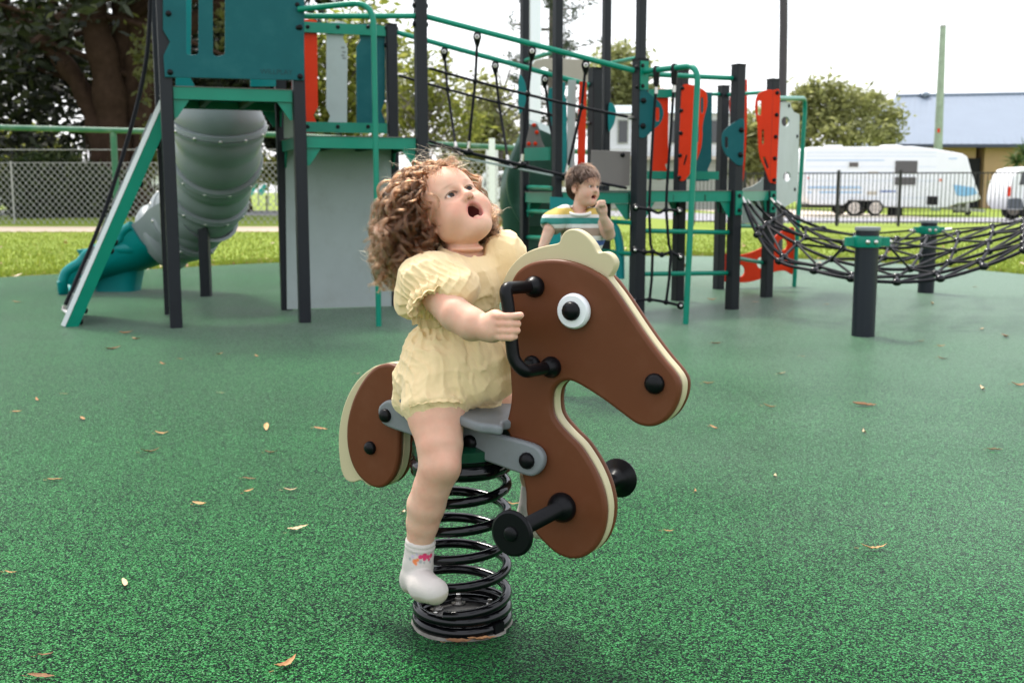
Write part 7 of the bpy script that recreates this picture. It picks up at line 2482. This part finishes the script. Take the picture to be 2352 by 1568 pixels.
# ------------------------------------------------------------------ the boy in the striped shirt
BY = 5.35
def BP(px, py, dy=0.0): return AT(px, py, BY + dy)
boy = thing('person', 'small boy in a striped t-shirt standing behind the horse mane, hand raised, mouth open', 'person', V(BP(1330, 560).x, BY, 0))
BR = rot(42, 2, -4)
BS = 0.87
BC = BP(1342, 430)
SKIN_B = (0.58, 0.355, 0.265)
bv = Vol((BC.x - 0.40, BY - 0.32, -0.01), (BC.x + 0.30, BY + 0.30, BC.z + 0.16), 0.0042)
bW = head_shapes(bv, BC, BR, BS, 0.62, 0.86)
bv.cone(BP(1326, 500), np.array(bW(0, 0.015, -0.05)), 0.032, 0.034, 0.02)
bv.chain([BP(1330, 512), BP(1334, 560), BP(1336, 610)], [0.062, 0.070, 0.075], 0.03)
# his right arm, elbow out, hand down
bsh, bel, bwr = BP(1284, 497, -0.03), BP(1262, 527, -0.09), BP(1247, 566, -0.11)
bv.chain([BP(1315, 505), bsh, bel, bwr], [0.036, 0.036, 0.029, 0.022], 0.02)
bv.ell(BP(1243, 585, -0.12), (0.024, 0.020, 0.034), None, 0.012)
for i in range(4):
    bv.chain([BP(1238 + 4 * i, 594, -0.125), BP(1236 + 4 * i, 604 - abs(i - 1.5), -0.13), BP(1239 + 4 * i, 611 - abs(i - 1.5), -0.125)], [0.0085, 0.0080, 0.0070], 0.004)
bv.chain([BP(1252, 585, -0.13), BP(1257, 598, -0.14)], [0.0095, 0.0080], 0.006)
# his left arm, forearm raised
bs2, be2, bw2 = BP(1364, 499, -0.02), BP(1398, 538, -0.07), BP(1386, 500, -0.14)
bv.chain([BP(1340, 505), bs2, be2], [0.036, 0.036, 0.031], 0.02)
bv.chain([be2, BP(1396, 520, -0.11), bw2], [0.031, 0.028, 0.021], 0.015)
bv.ell(BP(1384, 484, -0.15), (0.024, 0.020, 0.030), None, 0.012)
for i in range(4):
    bv.chain([BP(1377 + 4.5 * i, 476, -0.155), BP(1374 + 4 * i, 466, -0.17), BP(1377 + 3.5 * i, 464, -0.185), BP(1379 + 3 * i, 471, -0.19)], [0.0085, 0.0082, 0.0078, 0.0068], 0.004)
bv.chain([BP(1375, 486, -0.165), BP(1371, 476, -0.185), BP(1374, 470, -0.19)], [0.0100, 0.0088, 0.0078], 0.006)
# legs, shoes on the ground
hipz = BP(1330, 628).z
for sx, fx, fy in ((-0.05, -0.27, 0.06), (0.035, -0.165, -0.05)):
    c = BP(1330, 628)
    bv.chain([V(c.x + sx, BY, hipz), V(c.x + sx * 0.6 + fx * 0.4, BY + fy * 0.4 - 0.02, 0.31), V(c.x + fx, BY + fy, 0.075)], [0.072, 0.047, 0.031], 0.03)
    bv.chain([V(c.x + fx, BY + fy, 0.07), V(c.x + fx + 0.06, BY + fy - 0.07, 0.035)], [0.032, 0.030], 0.02)
bt_ = head_tint(SKIN_B, (0.50, 0.17, 0.14), BC, BR, BS, 0.62, (0.12, 0.06, 0.035), 0.25)
skin_obj('body', bv, M_SKIN, boy, colour=bt_)
del bv
eyes(boy, bW, BR, BS, (0.3, -1, 0.0), (0.03, 0.035, 0.04))

def stripes():
    m = bpy.data.materials.new('striped_jersey')
    m.use_nodes = True
    t = m.node_tree
    b = t.nodes['Principled BSDF']
    b.inputs['Roughness'].default_value = 0.85
    tc = t.nodes.new('ShaderNodeTexCoord')
    sp = t.nodes.new('ShaderNodeSeparateXYZ')
    t.links.new(tc.outputs['Object'], sp.inputs[0])
    z0, z1 = BP(1330, 640).z, BP(1330, 450).z
    mr = t.nodes.new('ShaderNodeMapRange')
    mr.inputs[1].default_value = z0; mr.inputs[2].default_value = z1
    t.links.new(sp.outputs[2], mr.inputs[0])
    rp = t.nodes.new('ShaderNodeValToRGB')
    rp.color_ramp.interpolation = 'CONSTANT'
    Wt, Bl, Ye, Te, Ta = (0.60, 0.585, 0.55), (0.045, 0.09, 0.29), (0.50, 0.35, 0.08), (0.025, 0.19, 0.165), (0.29, 0.215, 0.16)
    pos = lambda py: (BP(1330, py).z - z0) / (z1 - z0)
    st = [(0.0, Wt), (pos(612), Ta), (pos(598), Wt), (pos(588), Te), (pos(572), Wt), (pos(563), Bl), (pos(551), Wt), (pos(541), Ta), (pos(523), Wt), (pos(514), Te), (pos(500), Wt), (pos(492), Ye), (pos(477), Wt), (pos(470), Bl)]
    el = rp.color_ramp.elements
    while len(el) < len(st): el.new(0.5)
    for e, (p, c) in zip(el, st): e.position = p; e.color = (*c, 1)
    t.links.new(mr.outputs[0], rp.inputs[0])
    t.links.new(rp.outputs[0], b.inputs['Base Color'])
    return m
tv = Vol((BC.x - 0.30, BY - 0.28, 0.50), (BC.x + 0.28, BY + 0.26, BC.z), 0.0042)
tv.ell(BP(1328, 502), (0.098, 0.072, 0.046), None, 0.02)
tv.chain([BP(1330, 520), BP(1334, 570), BP(1336, 622)], [0.090, 0.097, 0.104], 0.03)
tv.ell(BP(1345, 545), (0.098, 0.085, 0.07), None, 0.03)
tv.cone(BP(1298, 496, -0.01), BP(1270, 512, -0.065), 0.054, 0.057, 0.02)
tv.cone(BP(1255, 532, -0.095), BP(1240, 556, -0.12), 0.046, 0.075, 0.004, 'sub')
tv.cone(BP(1362, 500, -0.01), BP(1380, 518, -0.03), 0.050, 0.050, 0.02)
tv.cone(BP(1331, 468, -0.02), BP(1334, 440, -0.03), 0.052, 0.085, 0.006, 'sub')
tv.push((-9, -9, -9), (9, 9, 9), lambda X, Y, Z: (0.006 * noise3(X, Y, Z * 0.6, 16, 4) + 0.004 * (0.4 - np.abs(noise3(X, Y, Z, 26, 6)))).astype(np.float32))
shirt = skin_obj('shirt', tv, stripes(), boy, 'loose t-shirt with blue, yellow, teal and taupe stripes on white')
del tv
part('collar', MB().tube([BP(1331, 484, -0.015) + V(0.060 * math.cos(a), 0.062 * math.sin(a), 0.020 * math.sin(a)) for a in [2 * math.pi * k / 28 for k in range(28)]], 0.0085, 8, True), mat('white_rib', (0.74, 0.72, 0.69), 0.85, 0.2), shirt, ang=60)
M_SHORT = mat('navy_shorts_cloth', (0.035, 0.06, 0.16), 0.85, 0.2, var=0.1, vscale=20)
qv = Vol((BC.x - 0.34, BY - 0.24, 0.22), (BC.x + 0.26, BY + 0.24, hipz + 0.14), 0.005)
c = BP(1330, 628)
qv.ell(c, (0.108, 0.10, 0.08), None, 0.02)
for sx in (-0.055, 0.06):
    qv.cone(V(c.x + sx, BY, hipz - 0.02), V(c.x + sx * 1.0 - 0.07, BY - 0.01, 0.36), 0.085, 0.080, 0.02)
skin_obj('shorts', qv, M_SHORT, boy)
for fx, fy in ((-0.27, 0.06), (-0.165, -0.05)):
    qv = Vol((c.x + fx - 0.08, BY + fy - 0.16, -0.002), (c.x + fx + 0.15, BY + fy + 0.08, 0.13), 0.004)
    qv.chain([V(c.x + fx, BY + fy, 0.058), V(c.x + fx + 0.06, BY + fy - 0.07, 0.038)], [0.042, 0.037], 0.02)
    qv.F = np.maximum(qv.F, (0.003 - (qv.lo[2] + qv.h * np.arange(qv.n[2])))[None, None, :].astype(np.float32))
    skin_obj('shoe', qv, M_NAVY, boy)
# short brown hair
M_HB = mat('short_hair_mass', (0.028, 0.014, 0.008), 0.7, 0.1, var=0.4, vscale=50, bump=1.0, bscale=150)
Rb = np.array(BR)
def BL(x, y, z): return np.array(BC) + Rb @ (np.array([x, y, z]) * BS)
hv = Vol((BC.x - 0.13, BY - 0.14, BC.z - 0.13), (BC.x + 0.13, BY + 0.16, BC.z + 0.16), 0.0035)
hv.ell(BL(0, 0.016, 0.043), (0.0735, 0.088, 0.074), Rb.T, 0.01)
hv.ell(BL(0, 0.052, -0.010), (0.066, 0.048, 0.060), Rb.T, 0.02)
hv.ell(BL(0, -0.085, -0.034), (0.085, 0.060, 0.072), Rb.T, 0.008, 'sub')
for q in (-1, 1):
    hv.ell(BL(q * 0.078, -0.004, -0.020), (0.030, 0.030, 0.042), Rb.T, 0.008, 'sub')
hb = skin_obj('hair', hv, M_HB, boy, 'short brown hair')
del hv
rb = np.random.default_rng(5)
S = []
for i in range(2600):
    d = rb.normal(size=3); d /= np.linalg.norm(d)
    p = np.array([0, 0.014, 0.044]) + d * np.array([0.074, 0.088, 0.075])
    if p[2] < 0.045 and p[1] < -0.012: continue
    if p[2] < 0.070 and p[1] < -0.055: continue
    if p[2] < -0.03: continue
    n = Rb @ d
    crown = np.array([0.0, 0.055, 0.10])
    fl = p - crown; fl -= d * (fl @ d); fl /= np.linalg.norm(fl) + 1e-6
    f = Rb @ fl
    L = 0.026 + 0.020 * rb.random() + (0.012 if p[1] < -0.03 else 0)
    f = f + Rb @ np.array([-0.25, -0.1, 0.0]) * (p[1] < -0.02)
    t = np.linspace(0, 1, 8)[:, None]
    a = BL(*p)
    S.append(a + n * 0.010 * np.sin(t * 2.2) + f * L * t + np.cumsum(rb.normal(size=(8, 3)), 0) * 0.0008)
hair_curves('strands', S, 0.0008, hair_mat('brown_hair', (0.030, 0.013, 0.007), 0.35), hb)

# ------------------------------------------------------------------ fallen leaves on the rubber
M_LEAVES = [mat('dry_leaf_tan', (0.46, 0.27, 0.12), 0.7, 0.3, var=0.25, vscale=60, bump=0.6, bscale=300), mat('dry_leaf_orange', (0.40, 0.20, 0.09), 0.65, 0.3, var=0.3, vscale=60, bump=0.6, bscale=300), mat('dry_leaf_brown', (0.23, 0.115, 0.055), 0.7, 0.3, var=0.3, vscale=60, bump=0.6, bscale=300), mat('dry_leaf_pale', (0.58, 0.42, 0.26), 0.7, 0.3, var=0.2, vscale=60, bump=0.6, bscale=300)]
def leaf_mesh(L, W, curl, bend, seed):
    r = random.Random(seed)
    n = 12
    vs, fs = [], []
    for i in range(n + 1):
        t = i / n
        w = W * (math.sin(math.pi * min(1, t * 1.02) ** 0.85) ** 0.8) * (0.5 + 0.02 * r.random())
        x = (t - 0.5) * L
        y = bend * L * (4 * t * (1 - t))
        z = 0.002 + curl * L * (2 * t - 1) ** 2 + 0.004 * r.random() * L * 10
        for k, sd in enumerate((-1, -0.5, 0, 0.5, 1)):
            vs.append((x, y + sd * w, z + abs(sd) ** 1.5 * w * 0.55))
    for i in range(n):
        for k in range(4):
            a = i * 5 + k
            fs.append((a, a + 1, a + 6, a + 5))
    # stalk
    b = MB().add(vs, fs)
    b.tube([V(-L / 2 - 0.012, 0.002, 0.004), V(-L / 2, 0, 0.003)], 0.0007, 5)
    return b.mesh('fallen_leaf', 70)
def leaf(px, py, lpx, ang, m, label, group=None, seed=0, wf=0.22):
    p = GP(px, py)
    k = p.y / F
    a = math.radians(ang)
    fore = max(0.16, 1.0 / math.hypot(1, p.y))
    d = V(math.cos(a), math.sin(a) / fore * 0.6, 0)
    L = min(max(lpx * k * d.length * 1.12, 0.035), 0.13)
    r = random.Random(seed * 17 + int(px))
    me = leaf_mesh(L, L * wf * r.uniform(0.8, 1.3), r.uniform(0.05, 0.22), r.uniform(-0.10, 0.10), seed)
    me.materials.append(M_LEAVES[m])
    o = bpy.data.objects.new('fallen_leaf', me)
    COL.objects.link(o)
    o.location = (p.x, p.y, 0.0015)
    o.rotation_euler = (r.uniform(-0.15, 0.15), r.uniform(-0.1, 0.1), math.atan2(d.y, d.x))
    o['label'] = label; o['category'] = 'leaf'
    if group: o['group'] = group
LG = 'fallen leaves on the rubber ground'
big = [
 (1108, 1474, 66, 5, 1, 'broad orange brown leaf caught against the foot of the spring', 0.30), (1055, 1478, 60, -2, 2, 'dark red brown leaf pressed under the spring base rim', 0.24),
 (655, 1530, 54, 48, 1, 'long curved leaf nearest the bottom edge left of the spring'), (285, 1345, 38, -52, 3, 'pale twisted leaf alone in the lower left foreground'),
 (683, 1220, 44, 38, 3, 'pale pointed leaf lying left of the spring coils'), (460, 1162, 38, -14, 0, 'tan curled leaf lying well left of the horse tail foot'), (2005, 1262, 62, 2, 0, 'long thin tan leaf alone in the right foreground'),
 (1985, 932, 52, -2, 2, 'thin grey brown leaf like a twig right of the horse nose'), (372, 998, 30, 2, 0, 'straight tan leaf left of the horse tail, level with the seat'), (345, 1040, 38, 14, 2, 'flat brown leaf with upturned tip below the straight tan leaf'),
 (736, 987, 32, -4, 1, 'orange leaf just left of the cream tail board'), (612, 985, 22, -62, 0, 'upright curled leaf second nearest left of the cream tail'), (624, 1041, 32, -3, 2, 'thin brown leaf left of the middle of the tail board'),
 (666, 1128, 30, 8, 3, 'pale slim leaf left of the lower tip of the tail'), (572, 1102, 30, 0, 2, 'dark slim leaf left of the tail tip'), (1180, 1160, 32, -4, 1, 'orange leaf behind the spring coils under the horse chest'),
 (126, 1104, 32, 4, 0, 'slim tan leaf near the left edge of the picture'), (95, 1560, 62, -2, 2, 'long brown leaf cut by the bottom left edge'), (1645, 790, 26, 6, 1, 'orange leaf right of the horse forehead below the rope net'),
 (1768, 936, 28, -6, 1, 'rust coloured leaf right of the horse nose'), (2338, 886, 32, 0, 1, 'orange leaf at the right edge of the rubber'), (2285, 1035, 32, -6, 2, 'dark leaf towards the right edge below the orange one')]
for i, t in enumerate(big):
    leaf(*t[:5], t[5], LG, i + 1, t[6] if len(t) > 6 else 0.22)
small = [
 (290, 767, 28, 5, 1, 'orange leaf lying before the left tower between ramp foot and front post'), (314, 780, 26, -10, 1, 'orange leaf just below another, left of the front tower post'), (260, 803, 24, 20, 2, 'brown leaf below the pair of orange leaves left of the tower'),
 (374, 838, 18, -10, 1, 'small rust leaf in front of the foot of the left tower post'), (416, 826, 12, 0, 0, 'tiny tan leaf right below the left tower post foot'), (505, 815, 10, 30, 0, 'tiny tan speck of leaf midway below the upper deck'),
 (590, 820, 12, -20, 0, 'tiny leaf in front of the grey under board'), (40, 695, 20, 0, 0, 'thin tan leaf at the left edge beside the ramp foot'), (820, 860, 14, 10, 3, 'small pale leaf just above the horse tail'),
 (88, 921, 18, -20, 1, 'orange brown leaf at the left, halfway up the picture'), (150, 906, 12, 0, 0, 'tiny tan leaf above right of the orange one at the left'), (40, 947, 22, 0, 0, 'slim tan leaf lowest of three at the left edge'), (188, 965, 22, -30, 1, 'tilted rust leaf at the left, alone below the others'),
 (572, 1131, 20, 20, 0, 'small curved leaf below the dark slim leaf by the tail'), (105, 1507, 26, 20, 2, 'brown leaf just above the bottom left corner leaf'), (25, 1318, 20, 0, 0, 'tan leaf on the left edge in the foreground'), (510, 904, 8, 0, 3, 'pale speck of leaf midway between tower and tail'), (925, 1178, 10, 60, 3, 'pale crumb of leaf beside the shin of the toddler'),
 (1535, 1222, 20, 0, 1, 'small leaf right of the lower end of the horse chest'), (1782, 1096, 12, 70, 3, 'pale upright leaf crumb right of the far foot peg'), (1595, 1130, 12, 60, 1, 'orange leaf crumb right of the far foot peg disc'), (1985, 995, 12, 70, 3, 'pale leaf crumb below the twig-like leaf'),
 (1640, 985, 18, -30, 1, 'orange curled leaf below the horse nose'), (1628, 882, 26, -5, 0, 'tan leaf right beside the horse nose'), (1795, 860, 22, 10, 3, 'pale leaf between horse nose and round post'), (1843, 820, 12, 0, 3, 'pale flake left of the near round post'), (2255, 895, 12, 60, 3, 'pale flake right of the twig-like leaf'),
 (2165, 826, 16, -20, 2, 'dark curled leaf right of the near round post foot'), (2160, 797, 22, 4, 0, 'tan slim leaf level with the near round post foot'), (2254, 757, 16, 20, 3, 'pale leaf right of and behind the near round post'), (2305, 774, 14, 60, 2, 'dark upright leaf crumb towards the right edge'), (1735, 695, 16, 0, 3, 'pale leaf between middle and end tower posts'),
 (2115, 785, 16, 0, 1, 'rust leaf close right of the near round post'), (2240, 660, 12, 0, 3, 'pale leaf right of the far round post'), (2140, 700, 14, 30, 3, 'pale leaf in front of the far round post'), (1900, 700, 12, 0, 3, 'pale leaf left of the near round post below the net'), (1635, 690, 22, 0, 1, 'orange leaf at the foot of the rope climbing net'), (2270, 620, 14, 0, 3, 'pale leaf under the net at the far right')]
for i, t in enumerate(small):
    leaf(*t, LG, 50 + i)
# litter along the lawn edge and over the grass: too small and many to pick apart
rg = np.random.default_rng(77)
nl = 260
ex = np.array([p.x for p in edge_w]); ey = np.array([p.y for p in edge_w])
x = np.concatenate([rg.uniform(-8, 8, 150), rg.uniform(-9, 9, 110)])
y = np.concatenate([np.interp(x[:150], ex, ey) + np.abs(rg.normal(size=150)) * 0.25, rg.uniform(14, 24, 110)])
a = rg.random(nl) * 6.28; L = 0.03 + 0.035 * rg.random(nl); z0 = np.where(np.arange(nl) < 150, 0.012, 0.045)
u = np.stack([np.cos(a), np.sin(a), 0.3 * rg.normal(size=nl)], 1) * L[:, None]; w = np.stack([-np.sin(a), np.cos(a), 0.5 * rg.normal(size=nl)], 1) * (L * 0.35)[:, None]
c = np.stack([x, y, z0], 1)
v = np.stack([c - u, c - w, c + u, c + w], 1).reshape(-1, 3)
o = solo('leaf_litter', mesh_np('leaf_litter', v, np.arange(nl * 4).reshape(-1, 4), 4), leaf_mat('litter_leaves', [(0, (0.20, 0.10, 0.05)), (0.6, (0.42, 0.26, 0.13)), (1, (0.60, 0.48, 0.34))], 0.1), kind='stuff')
o['label'] = 'dry brown leaf litter along the lawn edge and over the grass'
